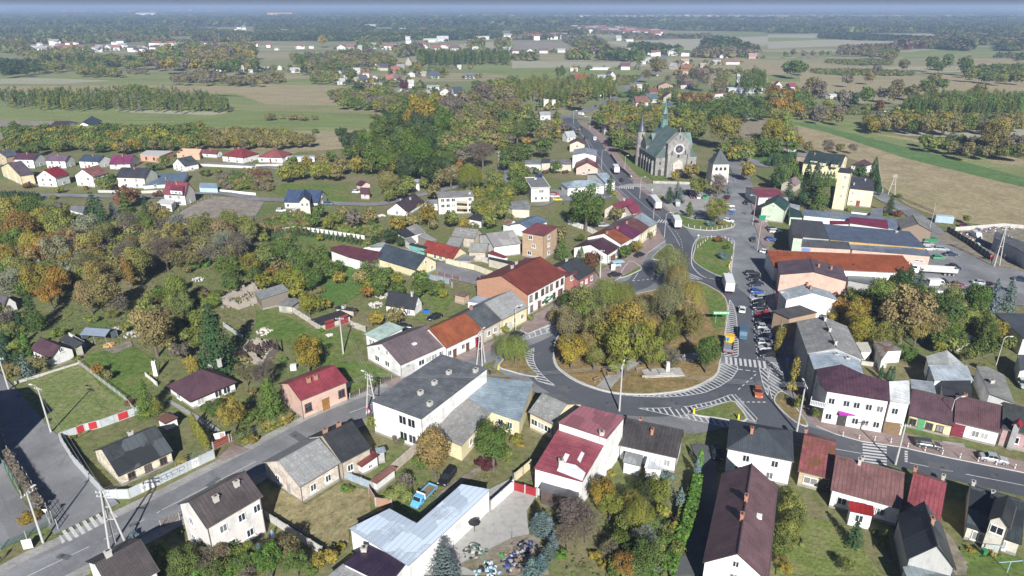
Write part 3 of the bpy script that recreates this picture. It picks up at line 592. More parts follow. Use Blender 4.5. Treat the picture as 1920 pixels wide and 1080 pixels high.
def house(A,B,C,h=None,hb=None,roof='gA',rh=2.2,rm=None,wm=None,label='building',cat='house',name='house',group=None,
		  wA=(),wC=(),gA=0,gC=0,dA=(),dC=(),gd=(),ch=(),ov=.3,tile=None,w=None,rp=.5,brown=False,lm=None,ww=1.2,wh=1.35,plinth=True,fence=False,par=.0,wB=(),sky=0,roofgrp=None,dish=0,end=None):
	"""A,B,C: roof-edge corners seen in the survey (B the near one, A to its left, C to its right), all at eave height h."""
	if tile: A,B,C=[(T(tile,*q) if q is not None else None) for q in (A,B,C)]; hb=None if hb is None else T(tile,0,hb)[1]
	if h is None: h=height_from(B,hb)
	b0=P(B[0],B[1],h); c0=P(C[0],C[1],h)
	if A is None:
		X=(c0-b0); X.z=0; Lc=X.length; X.normalize(); Y=Vector((-X.y,X.x,0)); La=w
	else:
		a0=P(A[0],A[1],h); vA=a0-b0; vC=c0-b0
		if vA.length>=vC.length: Y=vA.normalized(); X=Vector((Y.y,-Y.x,0)); La=vA.length; Lc=abs(vC.dot(X))
		else: X=vC.normalized(); Y=Vector((-X.y,X.x,0)); Lc=vC.length; La=abs(vA.dot(Y))
	ang=math.atan2(X.y,X.x); ctr=b0+X*Lc/2+Y*La/2; ctr.z=0
	root=empty(name,ctr,ang,label,cat,group)
	rm=rm or roofmat(BRR,'tile'); wm=wm or wallmat(WH)
	x0,x1,y0,y1=-Lc/2+ov,Lc/2-ov,-La/2+ov,La/2-ov; fx,fy=Lc/2,La/2
	wall=MB(); rf=MB(); th=.16; ztop=h
	def roofz(x,y): return h
	if roof[0]=='g' or roof[0]=='h':
		alongX=(roof[1]=='C'); Ls=Lc if alongX else La; Lt=La if alongX else Lc
		tr=-Lt/2+Lt*rp
		def M(s,t,z): return (s,t,z) if alongX else (t,s,z)
		def zt(t): return h+rh*((t+Lt/2)/(tr+Lt/2) if t<=tr else (Lt/2-t)/(Lt/2-tr))
		roofz=(lambda x,y: zt(y)) if alongX else (lambda x,y: zt(x))
		hs=0 if roof[0]=='g' else min(Ls*.45,Lt*.5)
		S0,S1=-Ls/2,Ls/2; sl0=math.hypot(tr+Lt/2,rh); sl1=math.hypot(Lt/2-tr,rh)
		rf.slab([M(S0,-Lt/2,h),M(S1,-Lt/2,h),M(S1-hs,tr,h+rh),M(S0+hs,tr,h+rh)],th,[(0,0),(Ls,0),(Ls-hs,sl0),(hs,sl0)])
		rf.slab([M(S1,Lt/2,h),M(S0,Lt/2,h),M(S0+hs,tr,h+rh),M(S1-hs,tr,h+rh)],th,[(0,0),(Ls,0),(Ls-hs,sl1),(hs,sl1)])
		if hs:
			for sg in (-1,1):
				S_=S0 if sg<0 else S1; rf.slab([M(S_,Lt/2,h),M(S_,-Lt/2,h),M(S_-sg*hs,tr,h+rh)],th,[(0,0),(Lt,0),(Lt/2,sl0)])
		s0,s1,t0,t1=(x0,x1,y0,y1) if alongX else (y0,y1,x0,x1)
		e0=zt(t0)-th; e1=zt(t1)-th
		for s_ in (s0,s1):
			pts=[M(s_,t0,0),M(s_,t1,0),M(s_,t1,e1)]+([M(s_,tr,h+rh-th-.02)] if not hs else [])+[M(s_,t0,e0)]; wall.face(pts)
		wall.face([M(s0,t0,0),M(s1,t0,0),M(s1,t0,e0),M(s0,t0,e0)]); wall.face([M(s0,t1,0),M(s1,t1,0),M(s1,t1,e1),M(s0,t1,e1)])
		ztop=min(e0,e1); 
		r2=MB(); r2.tube(M(S0+hs,tr,h+rh+.02),M(S1-hs,tr,h+rh+.02),.1,.1,5); 
	else:
		r2=None
		hi={'sA':lambda x,y:(x+fx)/(2*fx),'sC':lambda x,y:(y+fy)/(2*fy),'sa':lambda x,y:(fx-x)/(2*fx),'sc':lambda x,y:(fy-y)/(2*fy),'fl':lambda x,y:0}[roof]
		rr=rh if roof!='fl' else 0
		roofz=lambda x,y:h+rr*hi(x,y)
		if roof=='fl':
			top=[(-fx,-fy,h),(fx,-fy,h),(fx,fy,h),(-fx,fy,h)]
			rf.slab(top,.22,[(p[0],p[1]) for p in top])
			if par:
				for c,d in (((0,-fy+.12,h+par/2),(2*fx,.24,par)),((0,fy-.12,h+par/2),(2*fx,.24,par)),((-fx+.12,0,h+par/2),(.24,2*fy-.48,par)),((fx-.12,0,h+par/2),(.24,2*fy-.48,par))): rf.box(c,d,0,1)
		else:
			top=[(x,y,roofz(x,y)) for x,y in ((-fx,-fy),(fx,-fy),(fx,fy),(-fx,fy))]
			sw=roof in('sA','sa'); rf.slab(top,th,[((p[1],p[0]) if sw else (p[0],p[1])) for p in top])
		q=[(x0,y0),(x1,y0),(x1,y1),(x0,y1)]
		for i in range(4):
			a,b_=q[i],q[(i+1)%4]; wall.face([(a[0],a[1],0),(b_[0],b_[1],0),(b_[0],b_[1],roofz(*b_)-.18),(a[0],a[1],roofz(*a)-.18)])
	wall.obj('wall',wm,root)
	if end:
		e=MB(); e.face([(x0-.03,y0,0),(x0-.03,y1,0),(x0-.03,y1,roofz(x0,y1)-.17),(x0-.03,(y0+y1)/2,roofz(x0,(y0+y1)/2)-.17),(x0-.03,y0,roofz(x0,y0)-.17)]); e.obj('end_wall',end,root)
	if plinth:
		pl=MB(); t=.04
		for c,d in (((0,y0-t/2,.2),(x1-x0+2*t,t,.5)),((0,y1+t/2,.2),(x1-x0+2*t,t,.5)),((x0-t/2,0,.2),(t,y1-y0,.5)),((x1+t/2,0,.2),(t,y1-y0,.5))): pl.box(c,d)
		pl.obj('plinth',wallmat((.3,.28,.26),'plaster'),root)
	ro=rf.obj('roof',[rm,wm],root)
	if r2: r2.obj('ridge_cap',rm,ro)
	px,py,_=proj((ctr.x,ctr.y,h)); 
	if lm: LAND.append((px,py,lm,ctr.copy(),max(La,Lc)/2))
	FOOT.append((ctr.x,ctr.y,ang,Lc/2,La/2,h+rh))
	nf=max(len(wA),len(wC),1); fh=(ztop-.3)/nf
	def side(kind,counts,doors,garages):
		n_all=len(counts)
		for fi,c in enumerate(counts):
			if not c: continue
			z=fi*fh+ (fh-wh)*.55+.1
			lst=c if hasattr(c,'__len__') else [(i+.5)/c for i in range(c)]
			for t in lst:
				if kind=='A': pos=(x0-.02,y1-(y1-y0)*t,z); a=-math.pi/2
				elif kind=='B': pos=(x1+.02,y0+(y1-y0)*t,z); a=math.pi/2
				else: pos=(x0+(x1-x0)*t,y0-.02,z); a=0
				add_window(root,pos,a,ww,wh,brown)
		for t in doors:
			t,col,wd,hd=(t if hasattr(t,'__len__') else (t,(.16,.09,.05),1.1,2.1))
			pos,a=((x0-.03,y1-(y1-y0)*t,.1),-math.pi/2) if kind=='A' else ((x0+(x1-x0)*t,y0-.03,.1),0)
			add_door(root,pos,a,wd,hd,col,'garage_door' if wd>1.8 else 'door')
	side('A',wA,dA,()); side('C',wC,dC,()); side('B',wB,(),())
	if gA:
		for t in ([.5] if gA==1 else [.38,.62]): add_window(root,(x0-.02,y1-(y1-y0)*t,h+rh*.18),-math.pi/2,.9,1.1,brown)
	if gC:
		for t in ([.5] if gC==1 else [.38,.62]): add_window(root,(x0+(x1-x0)*t,y0-.02,h+rh*.18),0,.9,1.1,brown)
	for c in ch:
		s,t=c[0],c[1]; m=c[2] if len(c)>2 else None; x,y=-fx+s*2*fx,-fy+t*2*fy
		add_chimney(ro,x,y,roofz(x,y),.65 if roof=='fl' else .8,1.0 if roof=='fl' else .8,.7 if roof=='fl' else .45,{'w':wallmat((.5,.48,.45)),'b':wallmat((.4,.16,.1),'brick'),None:wallmat(BRK,'brick')}.get(m))
	for i in range(sky):
		x,y=(0,-fy*.5) if roof[1]=='C' else (-fx*.5,0); add_skylight(ro,x,y,roofz(x,y))
	if h>3 and ov>0 and max(La,Lc)>6:
		g=MB(); g.tube((x0-.08,y0-.08,0),(x0-.08,y0-.08,h-.1),.06); g.tube((x1-.1,y0-.08,0),(x1-.1,y0-.08,h-.1),.06)
		if roof[0] in 'gh':
			if roof[1]=='C': g.tube((-fx,-fy-.06,h-.05),(fx,-fy-.06,h-.05),.08,.08,5)
			else: g.tube((-fx-.06,-fy,h-.05),(-fx-.06,fy,h-.05),.08,.08,5)
		g.obj('gutter',M_gut,root)
	for i in range(dish):
		b=MB(); b.tube((0,0,0),(.0,-.1,.03),.15,.42,12); b.tube((0,0,0),(0,.3,0),.03); b.tube((0,-.1,-.2),(0,-.5,0),.02); b.obj('satellite_dish',M_frame,root,(x0+(x1-x0)*(.25+.3*i),y0-.4,h*.75))
	return root,dict(X=X,Y=Y,Lc=Lc,La=La,h=h,ctr=ctr,ang=ang,roofz=roofz,roof=ro,x0=x0,x1=x1,y0=y0,y1=y1)
def add_skylight(ro,x,y,z):
	b=MB(); b.box((0,0,.12),(1,.8,.3)); o=b.obj('skylight',M_frame,ro,(x,y,z)); b=MB(); b.box((0,0,.28),(.8,.6,.06)); 
def height_from(B,yb):
	# B roof corner pixel, yb bottom pixel row of the same vertical edge: solve the height
	lo,hi=0.,40.
	for _ in range(40):
		m=(lo+hi)/2; p=P(B[0],B[1],m); y=proj((p.x,p.y,0))[1]
		if y<yb: lo=m
		else: hi=m
	return lo
FOOT=[]
def block(pts,label,cat='building',name='building',rm=None,wm=None,group=None,lm=None,th=.16,wins=(),doors=(),z0=0,ch=(),tile=None,parapet=0,brown=False,ww=1.2,wh=1.35,seam=0):
	"""pts: (px,py,height) roof corners in survey pixels in order; wins: (edge index, t, z)"""
	if tile: pts=[(*T(tile,p[0],p[1]),p[2]) for p in pts]
	w=[P(*p) for p in pts]; c=sum(w,Vector())/len(w); c.z=0
	ar=sum(w[i].x*w[(i+1)%len(w)].y-w[(i+1)%len(w)].x*w[i].y for i in range(len(w)))
	rev=ar<0
	if rev: w=w[::-1]
	root=empty(name,c,0,label,cat,group); q=[p-c for p in w]; N=len(q)
	cc=sum(q,Vector())/N; inn=[]
	for p in q:
		d=Vector((cc.x-p.x,cc.y-p.y,0)); d.normalize(); inn.append(p+d*.25)
	b=MB()
	for i in range(N):
		a,e=inn[i],inn[(i+1)%N]; b.face([(a.x,a.y,z0),(e.x,e.y,z0),(e.x,e.y,e.z-th+.01),(a.x,a.y,a.z-th+.01)])
	if z0: b.face([(p.x,p.y,z0) for p in inn])
	b.obj('wall',wm or wallmat(WH),root)
	# roof slab (triangulated if not flat); uv u along first long edge
	d=max(((q[(i+1)%N]-q[i]) for i in range(N)),key=lambda v:v.length).copy(); d.z=0; d.normalize()
	if seam: d=Vector((-d.y,d.x,0))
	e=Vector((-d.y,d.x,0)); r=MB(); bm=bmesh.new(); vs=[bm.verts.new(p) for p in q]; f=bm.faces.new(vs); bmesh.ops.triangulate(bm,faces=[f]); 
	for f in bm.faces:
		v=[x.co for x in f.verts]; r.face([tuple(x) for x in v],[(x.dot(d),x.dot(e)) for x in v]); r.face([(x.x,x.y,x.z-th) for x in v][::-1])
	bm.free()
	for i in range(N):
		a,k=q[i],q[(i+1)%N]; dn=Vector((0,0,th)); r.face([a,a-dn,k-dn,k])
	if parapet:
		for i in range(N):
			a,k=q[i],q[(i+1)%N]; v=k-a; L=v.length; m=(a+k)/2; r.box((m.x,m.y,m.z+parapet/2),(L,.3,parapet),math.atan2(v.y,v.x),1)
	ro=r.obj('roof',[rm or roofmat(TAR,'tar'),wm or wallmat(WH)],root)
	def edge(i):
		if rev: i=(N-2-i)%N; a,k=inn[(i+1)%N],inn[i]
		else: a,k=inn[i],inn[(i+1)%N]
		return a,k
	def put(i,t):
		a,k=edge(i); t=1-t if rev else t
		a,k=(k,a) if rev else (a,k)
		p=a.lerp(k,t); v=k-a; ang=math.atan2(v.y,v.x)
		n=Vector((v.y,-v.x,0)).normalized()   # outward for ccw order
		return p+n*.03,ang
	for (i,t,z) in wins:
		p,a=put(i,t); add_window(root,(p.x,p.y,z),a,ww,wh,brown)
	for (i,t,col,dw,dh) in doors:
		p,a=put(i,t); add_door(root,(p.x,p.y,.1),a,dw,dh,col,'garage_door' if dw>1.8 else 'door')
	for (px,py) in ch:
		if tile: px,py=T(tile,px,py)
		z=sum(p.z for p in q)/N; g=P(px,py,z)-c; add_chimney(ro,g.x,g.y,z-.1,.7,.8,.7,wallmat((.45,.42,.38)))
	x,y,_=proj((c.x,c.y,w[0].z))
	if lm: LAND.append((x,y,lm,c.copy(),8))
	R_=max((Vector((p.x,p.y,0))).length for p in q)
	FOOT.append((c.x,c.y,0,R_*.7,R_*.7,w[0].z))
	return root,c
rm_=roofmat; wm_=wallmat
# --- west street and blocks south of it (tile c2, d1, d2)
H=house
H((155,718),(335,845),(690,700),hb=998,tile='c2',roof='gC',rh=1.9,rm=rm_(REDR,'metal'),wm=wm_(PINK),label='pink house with bright red metal roof and brown door by the street',lm='pink red-roofed house',wC=([.12,.87],),dC=[(.5,(.28,.14,.04),1.6,2.6)],ch=((.35,.35),(.5,.35)),ww=1.5,wh=1.8,brown=True)
H((820,435),(1085,578),(1425,428),hb=690,tile='c2',roof='gC',rh=3.0,rm=rm_(MAU,'tile'),wm=wm_(WH),label='long white house with mauve-brown roof and row of roller shutters',lm='long mauve-roofed house',wC=([.45,.62,.75,.93],),dC=[(.08,(.5,.5,.48),2.6,2.5),(.2,(.5,.5,.48),2.2,2.5),(.3,(.6,.6,.6),1,2.1)],wA=([.3,.6],),gA=2,sky=1,ww=1.7)
H((780,358),(925,392),(1110,306),h=3.3,tile='c2',roof='sA',rh=.4,rm=rm_(MINT,'metal'),wm=wm_(WH),label='low white annex with pale mint roof behind the mauve-roofed house',lm='mint-roofed annex',wA=([.35,.5],))
H(None,(1427,452),(1706,320),w=11.5,h=3.8,tile='c2',roof='gC',rh=3.1,rm=rm_(ORG,'metal'),wm=wm_(WH),label='white terrace house with orange-brown roof and red garage door',wC=([.08,.45],),dC=[(.22,(.12,.06,.04),1.1,2.2),(.58,(.12,.06,.04),1.1,2.2),(.9,(.3,.03,.05),2.2,2.5)],lm='orange-brown terrace house')
H(None,(1708,312),(1842,240),w=11.5,h=4,tile='c2',roof='gC',rh=3.1,rm=rm_(SLT,'tar'),wm=wm_(BEI),label='terrace house with dark slate-black roof between orange and grey ones',wC=([.3,.7],),ch=((.3,.5),))
H(None,T('c2',1846,240),T('c3',124,140),w=11.5,h=4.3,roof='gC',rh=3.1,rm=rm_(CGR,'corr'),wm=wm_(YEL),label='terrace house with grey corrugated roof and yellow shop front',wC=([.15,.5,.8],),dC=[(.32,(.5,.5,.48),1.2,2.2)],lm='grey corrugated terrace house')
H((965,130),(1190,165),(1306,120),hb=222,tile='c2',roof='gA',rh=3.2,rm=rm_(BLK,'metal'),wm=wm_(WHS),label='small white house with steep black roof in the back garden',lm='black-roofed garden house',gC=1,wA=([.3,.8],),ch=((.5,.2,'w'),))
H((910,815),(1240,980),(1737,600),hb=1232,tile='c2',roof='fl',rm=rm_((.125,.135,.148),'tar'),wm=wm_(WHS),label='large white two storey block with flat dark grey roof',cat='building',name='commercial_building',lm='flat dark-roofed block',wA=([.62,.8],[.62,.8]),ww=1.8,wh=1.9,ch=((.3,.45,'w'),(.5,.45,'w'),(.72,.45,'w'),(.2,.12,'w'),(.88,.1,'w')),ov=.12)
H((412,235),(490,287),(716,213),hb=330,tile='c2',roof='sc',rh=.3,rm=rm_(BLK,'tar'),wm=wm_(BEI),label='double garage with black roof and two red doors',cat='garage',name='garage',lm='double red garage',dC=[(.27,(.25,.04,.04),2.6,2.3),(.77,(.25,.04,.04),2.6,2.3)])
H((590,150),(735,172),(800,158),hb=222,tile='c2',roof='fl',rm=rm_(BLK,'tar'),wm=wm_(BEI),label='small cream outbuilding with black roof behind the double garage',cat='outbuilding',name='outbuilding',dC=[.3],ch=((.4,.6,'w'),))
H((162,122),(268,138),(342,84),hb=196,tile='c2',roof='fl',rm=rm_(LGR,'tar'),wm=wm_(BEI),label='low rough outbuilding with grey roof beside yellow-green trees',cat='outbuilding',name='outbuilding',dA=[(.4,(.3,.3,.28),1.4,2)])
H((-5,30),(30,85),(250,38),h=3.3,tile='c2',roof='sA',rh=.8,rm=rm_(LGR,'corr'),wm=wm_((.2,.17,.14),'wood'),label='open barn with weathered grey roof next to the ruined walls',cat='barn',name='barn',lm='grey barn')
block([(1582,100,3),(1645,60,3),(1750,70,3),(1690,112,3)],'lean-to with pale blue metal roof behind the terrace',cat='outbuilding',name='outbuilding',rm=rm_(LBL,'metal'),tile='c2')
H((1480,45),(1560,65),(1640,45),h=2.6,tile='c2',roof='fl',rm=rm_((.2,.15,.12),'patch'),wm=wm_(PBRK,'brick'),label='low brick shed with mottled roof behind the terrace',cat='shed',name='shed')
H((1215,745),(1425,855),(1782,703),hb=922,tile='c1',roof='hC',rh=3.3,rm=rm_(MAR,'tile'),wm=wm_(WHS),label='white bungalow with maroon hipped roof and porch',lm='maroon bungalow',wC=([.2,.6,.8],),wA=([.4],),ch=((.9,.9,'w'),(.97,.6,'w')),ww=1.6,wh=1.7,ov=.5)
H((228,462),(378,530),(543,455),hb=604,tile='c1',roof='gA',rh=2.1,rm=rm_(MAR,'tile'),wm=wm_(WH),label='small white cottage with maroon roof at the edge of the lawn',lm='maroon cottage',gC=1)
H((440,385),(560,450),(650,440),h=2.6,tile='c1',roof='sA',rh=.5,rm=rm_((.05,.055,.06),'tar'),wm=wm_(BEI),label='lean-to shed with dark roof behind the small maroon cottage',cat='shed',name='shed')
H((-110,110),(25,150),(132,113),hb=205,tile='c1',roof='gA',rh=2.6,rm=rm_((.13,.11,.13),'tile'),wm=wm_(WH),label='white house with dark grey-mauve roof at the picture edge under conifers',lm='edge house')
H((1168,975),(1235,1018),(1338,968),h=2.2,tile='c1',roof='hC',rh=1.1,rm=rm_((.15,.07,.05),'tile'),wm=wm_(WHS),label='tiny white hut with brown pyramid roof',cat='hut',name='garden_hut',lm='brown-roofed hut')
H((695,140),(887,332),(1332,172),hb=417,tile='d1',roof='gC',rh=3.0,rm=rm_((.05,.058,.062),'patch'),wm=wm_((.74,.69,.54),'worn'),label='derelict cream house with patched black roof behind the white fence',lm='derelict cream house',wC=([.2,.52,.82],),brown=True,ch=((.55,.55,'w'),))
H((1320,545),(1550,725),(1972,478),hb=1015,tile='d1',roof='gC',rh=2.6,rm=rm_(BRR,'metal'),wm=wm_((.68,.65,.62)),label='tall pale house with dark brown roof and two dishes on its gable',lm='tall brown-roofed house',wC=([.35,.7],[.25,.6,.9]),wA=([.3],[.35]),ch=((.35,.3,'w'),(.75,.35,'w')))
H((640,970),(850,1235),(1258,1100),h=5,tile='d1',roof='gC',rh=2.6,rm=rm_(BRR,'tile'),wm=wm_(WH),label='brown-roofed white house cut by the bottom edge of the picture',ch=((.3,.5,'w'),),lm='bottom brown-roofed house',wA=([.5],[.4]))
H((45,225),(330,415),(641,237),hb=548,tile='d2',roof='gC',rh=2.8,rm=rm_(CGR,'corr'),wm=wm_((.68,.62,.54),'worn'),label='weathered brick house with grey corrugated roof and peeling walls',lm='grey corrugated house',wC=([.3,.7],),wA=([.35],),dA=[(.65,(.35,.33,.3),1,2)])
H(None,(643,233),(866,117),w=11,h=3.9,tile='d2',roof='gC',rh=3,rm=rm_(BLK,'tar'),wm=wm_(BEI,'worn'),label='black-roofed half of the weathered house with small yellow dormer',lm='black-roofed house',wC=([.25],),ch=((.15,.55),(.6,.55)),ov=.2)
H((735,203),(792,262),(926,188),hb=338,tile='d2',roof='sA',rh=.5,rm=rm_(DRD,'metal'),wm=wm_(WH),label='little annex with rust-red roof behind the black-roofed house',cat='annex',name='annex',wC=([.5],),ww=.8,wh=.8)
H((868,128),(905,158),(975,142),h=2.6,tile='d2',roof='fl',rm=rm_(LBL,'metal'),wm=wm_(GRY),label='tiny porch with blue-grey roof beside the rust-red annex',cat='porch',name='porch_hut')
H((845,372),(905,384),(1055,268),h=2.2,tile='d2',roof='fl',rm=rm_((.3,.14,.11),'metal'),wm=wm_(WH),label='long narrow shed with salmon roof along the ruined wall',cat='shed',name='shed')
block([(1540,390,4.8),(1757,430,4.4),(1143,1003,4.4),(698,722,4.4),(1000,573,4.8),(1205,685,4.9)],'angled white workshop with pale blue patched metal roof',tile='d2',cat='workshop',name='workshop',rm=rm_((.48,.56,.66),'patch'),wm=wm_(WHS),lm='pale blue workshop',seam=1)
block([(830,850,4),(1143,968,4),(990,1150,4),(655,985,4)],'house with deep purple-black roof at the bottom edge',tile='d2',cat='house',name='house',rm=rm_((.045,.03,.055),'metal'),wm=wm_(WH),ch=((812,890),))
block([(655,985,3.4),(990,1150,3.4),(860,1250,3.2),(510,1100,3.2)],'shed with grey corrugated roof at the bottom edge below the purple roof',tile='d2',cat='shed',name='shed',rm=rm_(CGR,'corr'))
# light blue / grey cream courtyard house (c2, c3)
px=lambda *a:a
block([(906,706,4.2),(1000,716,4.2),(975,790,3.6),(915,770,3.6),(870,740,4.0)],'cream house wing with pale blue sheet roof near the roundabout',cat='house',name='house',rm=rm_((.27,.34,.39),'metal'),wm=wm_(YEL),lm='blue-roofed cream house',wins=((2,.3,1.2),(2,.6,1.2)))
block([(874,742,3.9),(922,772,3.4),(865,836,3.4),(810,812,3.6)],'cream courtyard wing with flat light grey asbestos roof',cat='house',name='house',rm=rm_((.28,.275,.265),'corr'),wm=wm_(YEL),lm='grey-roofed courtyard wing',wins=((1,.3,1.2),(1,.7,1.2)))
H(T('c2',1975,970),T('c3',305,1020),T('c3',532,870),h=3.9,roof='gA',rh=2.4,rp=.45,rm=rm_((.24,.245,.24),'corr'),wm=wm_(YEL),label='cream house with long grey corrugated roof beside the roundabout',lm='long grey cream house',wA=([.2,.5,.8],),ww=1.6)
# red patched tall house
block([(1046,792,8.4),(1091,760,8.4),(1172,781,8.4),(1138,822,8.4)],'upper block of the tall white house with worn red and grey roof',cat='house',name='house',rm=rm_((.3,.12,.14),'patch'),wm=wm_(WHS),lm='tall red-roofed white house',ch=((1128,815),),wins=())
r_,c_=block([(1049,800,6.9),(1137,827,6.9),(1092,903,5.4),(1001,878,5.4)],'front part of the tall white house, red sheet roof with white patches',cat='house',name='house',rm=rm_((.27,.07,.09),'metal'),wm=wm_(WHS),ch=((1052,868),),wins=((2,.3,.9),(2,.7,.9)))
def roof_patch(root,c,pts,mat,name='roof_patch'):
	b=MB(); w=[P(*q)-c for q in pts]; b.slab([(v.x,v.y,v.z+.06) for v in w],.04); b.obj(name,mat,root)
M_wp=plain('white_sheet',(.7,.7,.7),.5)
zz=lambda y: 5.4+1.5*(890-y)/75
roof_patch(r_,c_,[(1044,883,zz(883)),(1052,866,zz(866)+.05),(1079,872,zz(872)+.1),(1098,887,zz(880)+.05),(1092,902,5.45)],M_wp)
roof_patch(r_,c_,[(1053,863,zz(860)),(1060,850,zz(848)),(1068,853,zz(852)),(1061,867,zz(864))],M_wp)
roof_patch(r_,c_,[(1082,862,zz(858)),(1090,847,zz(845)),(1096,850,zz(847)),(1088,868,zz(862))],M_wp)
block([(1019,885,3),(1090,903,3),(1083,938,2.9),(1012,918,2.9)],'glazed veranda with dark lattice roof and laundry on the red-roofed house',cat='veranda',name='veranda',rm=plain('lattice_roof',(.09,.09,.1),.4),wm=wm_((.1,.07,.06)))
H((800,98),(1242,196),(1330,40),hb=318,tile='d3',roof='gA',rh=2.4,rp=.75,rm=rm_((.06,.055,.055),'metal'),wm=wm_(WH),label='white house with streaky black sheet roof and two lean-to porches',lm='black streaky-roofed house',wA=([.85],),dA=[.12],ch=((.8,.75,'b'),(.5,.5,'b')))
for q,lb in (((830,225),'lean-to porch with grey board roof, on the black-roofed house'),((992,268),'lean-to porch with patchy white metal roof, on the black-roofed house')):
	x,y=q; block([(x,y-2,2.4),(x+135,y+30 if x<900 else y+12,2.4),(x+155,y-50,3),(x+22,y-82,3)],lb,cat='porch',name='lean_to_porch',tile='d3',rm=rm_(LGR if x<900 else (.5,.52,.55),'patch'),wm=wm_(WH),ww=.8)
# slate roofed white house and neighbours
H(T('d3',1608,124),T('d4',196,222),T('c4',228,1075),hb=914,roof='hA',rh=2.2,rm=rm_((.06,.072,.085),'tile'),wm=wm_(WHS),label='two storey white house with dark slate hipped roof by the junction',lm='slate-roofed white house',wA=([.2,.7],[.3,.75]),ch=((.4,.65,'b'),),dish=0)
H((1319,1045),(1440,1090),(1457,912),h=5.2,roof='gC',rh=3.2,rm=rm_((.165,.095,.105),'tile'),wm=wm_(WHS),label='big white house with maroon tiled roof and two brick chimneys',lm='big maroon-tiled house',ch=((.55,.5,'b'),(.35,.52,'b')),wA=([.5],[.5]),sky=1,gA=1)
H((222,303),(479,356),(506,52),hb=470,tile='d4',roof='gA',rh=2.2,rp=.62,rm=rm_((.25,.08,.085),'rust'),wm=wm_(TAN,'brick'),label='narrow tan brick house with half red half rusty roof',lm='rusty-roofed house',wA=([.4],),dA=[(.85,(.05,.05,.05),1.6,2.4)],ch=((.9,.95),),ww=2.2)
H((465,462),(1008,580),(1003,292),hb=718,tile='d4',roof='gA',rh=2.2,rp=.64,rm=rm_((.2,.105,.1),'metal'),wm=wm_(WHS),label='long white house with brown-red standing seam roof and red porch',lm='long brown-red roofed house',wA=([.17,.62,.74],),ch=((.6,.65,'w'),(.85,.6,'w')),ww=1.5)
block([(608,590,2.8),(795,630,2.8),(790,552,3.5),(605,518,3.5)],'white porch with bright red roof on the long house',cat='porch',name='entrance_porch',tile='d4',rm=rm_((.25,.02,.02),'metal'),wins=((0,.45,1.0),))
H((1020,625),(1290,690),(1332,360),h=3.9,tile='d4',roof='gA',rh=2.2,rp=.64,rm=rm_((.27,.075,.085),'metal'),wm=wm_(PBRK,'brick'),label='brick house with bright red seamed roof next to the long house',lm='bright red seamed roof house',ch=((.9,.95,'b'),(.92,.1,'w')))
H((1035,905),(1412,1035),(1300,690),h=4.2,tile='d4',roof='gC',rh=3.4,rm=rm_((.045,.055,.06),'patch'),wm=wm_(GRY),label='irregular house with patched dark sheet roof behind the fir',lm='dark patched-roof house',ch=((.55,.45),))
block([(1010,1010,3),(1240,985,3),(1400,1040,2.8),(1390,1140,2.6),(1060,1140,2.6)],'low wing with grey crumpled sheet roof at the bottom edge',cat='outbuilding',name='outbuilding',tile='d4',rm=rm_((.15,.18,.19),'patch'))
H((1480,738),(1905,845),(1888,500),hb=945,tile='d4',roof='gA',rh=2.6,rp=.6,rm=rm_((.04,.05,.055),'patch'),wm=wm_((.58,.55,.48)),label='cream house with black roof and gabled dormer, bottom right',lm='dormer house',wA=([.25,.66],),ch=((.75,.95,'w'),(.55,.6,'w')),ww=1.7,wh=1.6)
H((1638,694),(1815,722),(1860,560),h=5.6,tile='d4',roof='gC',rh=1.4,rm=rm_(BLK,'patch'),wm=wm_((.6,.57,.5)),label='gabled dormer front of the black-roofed cream house',cat='dormer',name='gabled_bay',wA=((),[.5]),ww=1.7)
# corner building and the east row
block([(1550,733,7.4),(1668,752,7.4),(1666,715,9),(1620,702,9),(1578,683,9),(1530,692,7.6),(1536,718,7.4)],'white corner building with deep maroon roof and magenta shop awning',tile=None,cat='building',name='corner_building',rm=rm_((.095,.05,.07),'metal'),wm=wm_((.75,.73,.68)),lm='white corner building',
  wins=[(0,t,1.1) for t in (.1,.55,.72,.9)]+[(0,t,4.6) for t in (.1,.35,.52,.72,.9)]+[(5,.5,4.6)],doors=[(0,.33,(.05,.05,.05),1.6,2.5)],ch=())
block([(1669,752,7.4),(1706,757,7.4),(1705,713,9),(1667,715,9)],'narrow end of the white corner building with white sheet roof',cat='building',name='corner_building',rm=rm_((.6,.62,.63),'metal'),wm=wm_((.75,.73,.68)),wins=[(0,.35,4.6)],doors=[(0,.45,(.2,.13,.07),2.8,2.6)])
block([(1515,660,8),(1526,691,7.6),(1577,682,9),(1619,701,8.6),(1611,676,8.6),(1562,652,9.2)],'light blue metal roofed wing of the corner building',cat='building',name='rear_wing',rm=rm_((.4,.47,.54),'metal'),wm=wm_(GRY),wins=[(0,.5,1.2),(0,.5,4.5)],ch=((1567,668),(1588,675)))
H(T('c4',290,476),T('c4',716,531),T('c4',592,286),h=8.2,roof='gC',rh=1.9,rm=rm_((.27,.27,.265),'tar'),wm=wm_(GRY),label='long two storey house with weathered grey gable roof on the east side',lm='weathered grey-roofed house',ch=((.85,.5,'w'),(.5,.5,'w'),(.1,.5,'w')),wC=(5,5))
H(T('c4',160,250),T('c4',372,182),T('c4',342,95),h=5.6,roof='sC',rh=.8,rm=rm_((.08,.08,.08),'tar'),wm=wm_(PBRK,'worn'),label='small house with dark felt roof wedged in the east row')
H(T('c4',135,88),T('c4',530,90),T('c4',625,25),h=6.2,roof='gC',rh=2.0,rm=rm_((.38,.43,.46),'metal'),wm=wm_(WHS),label='white gabled house with pale blue-grey sheet roof on the east side',lm='pale sheet-roofed house',ch=((.4,.5,'b'),(.8,.5,'b')))
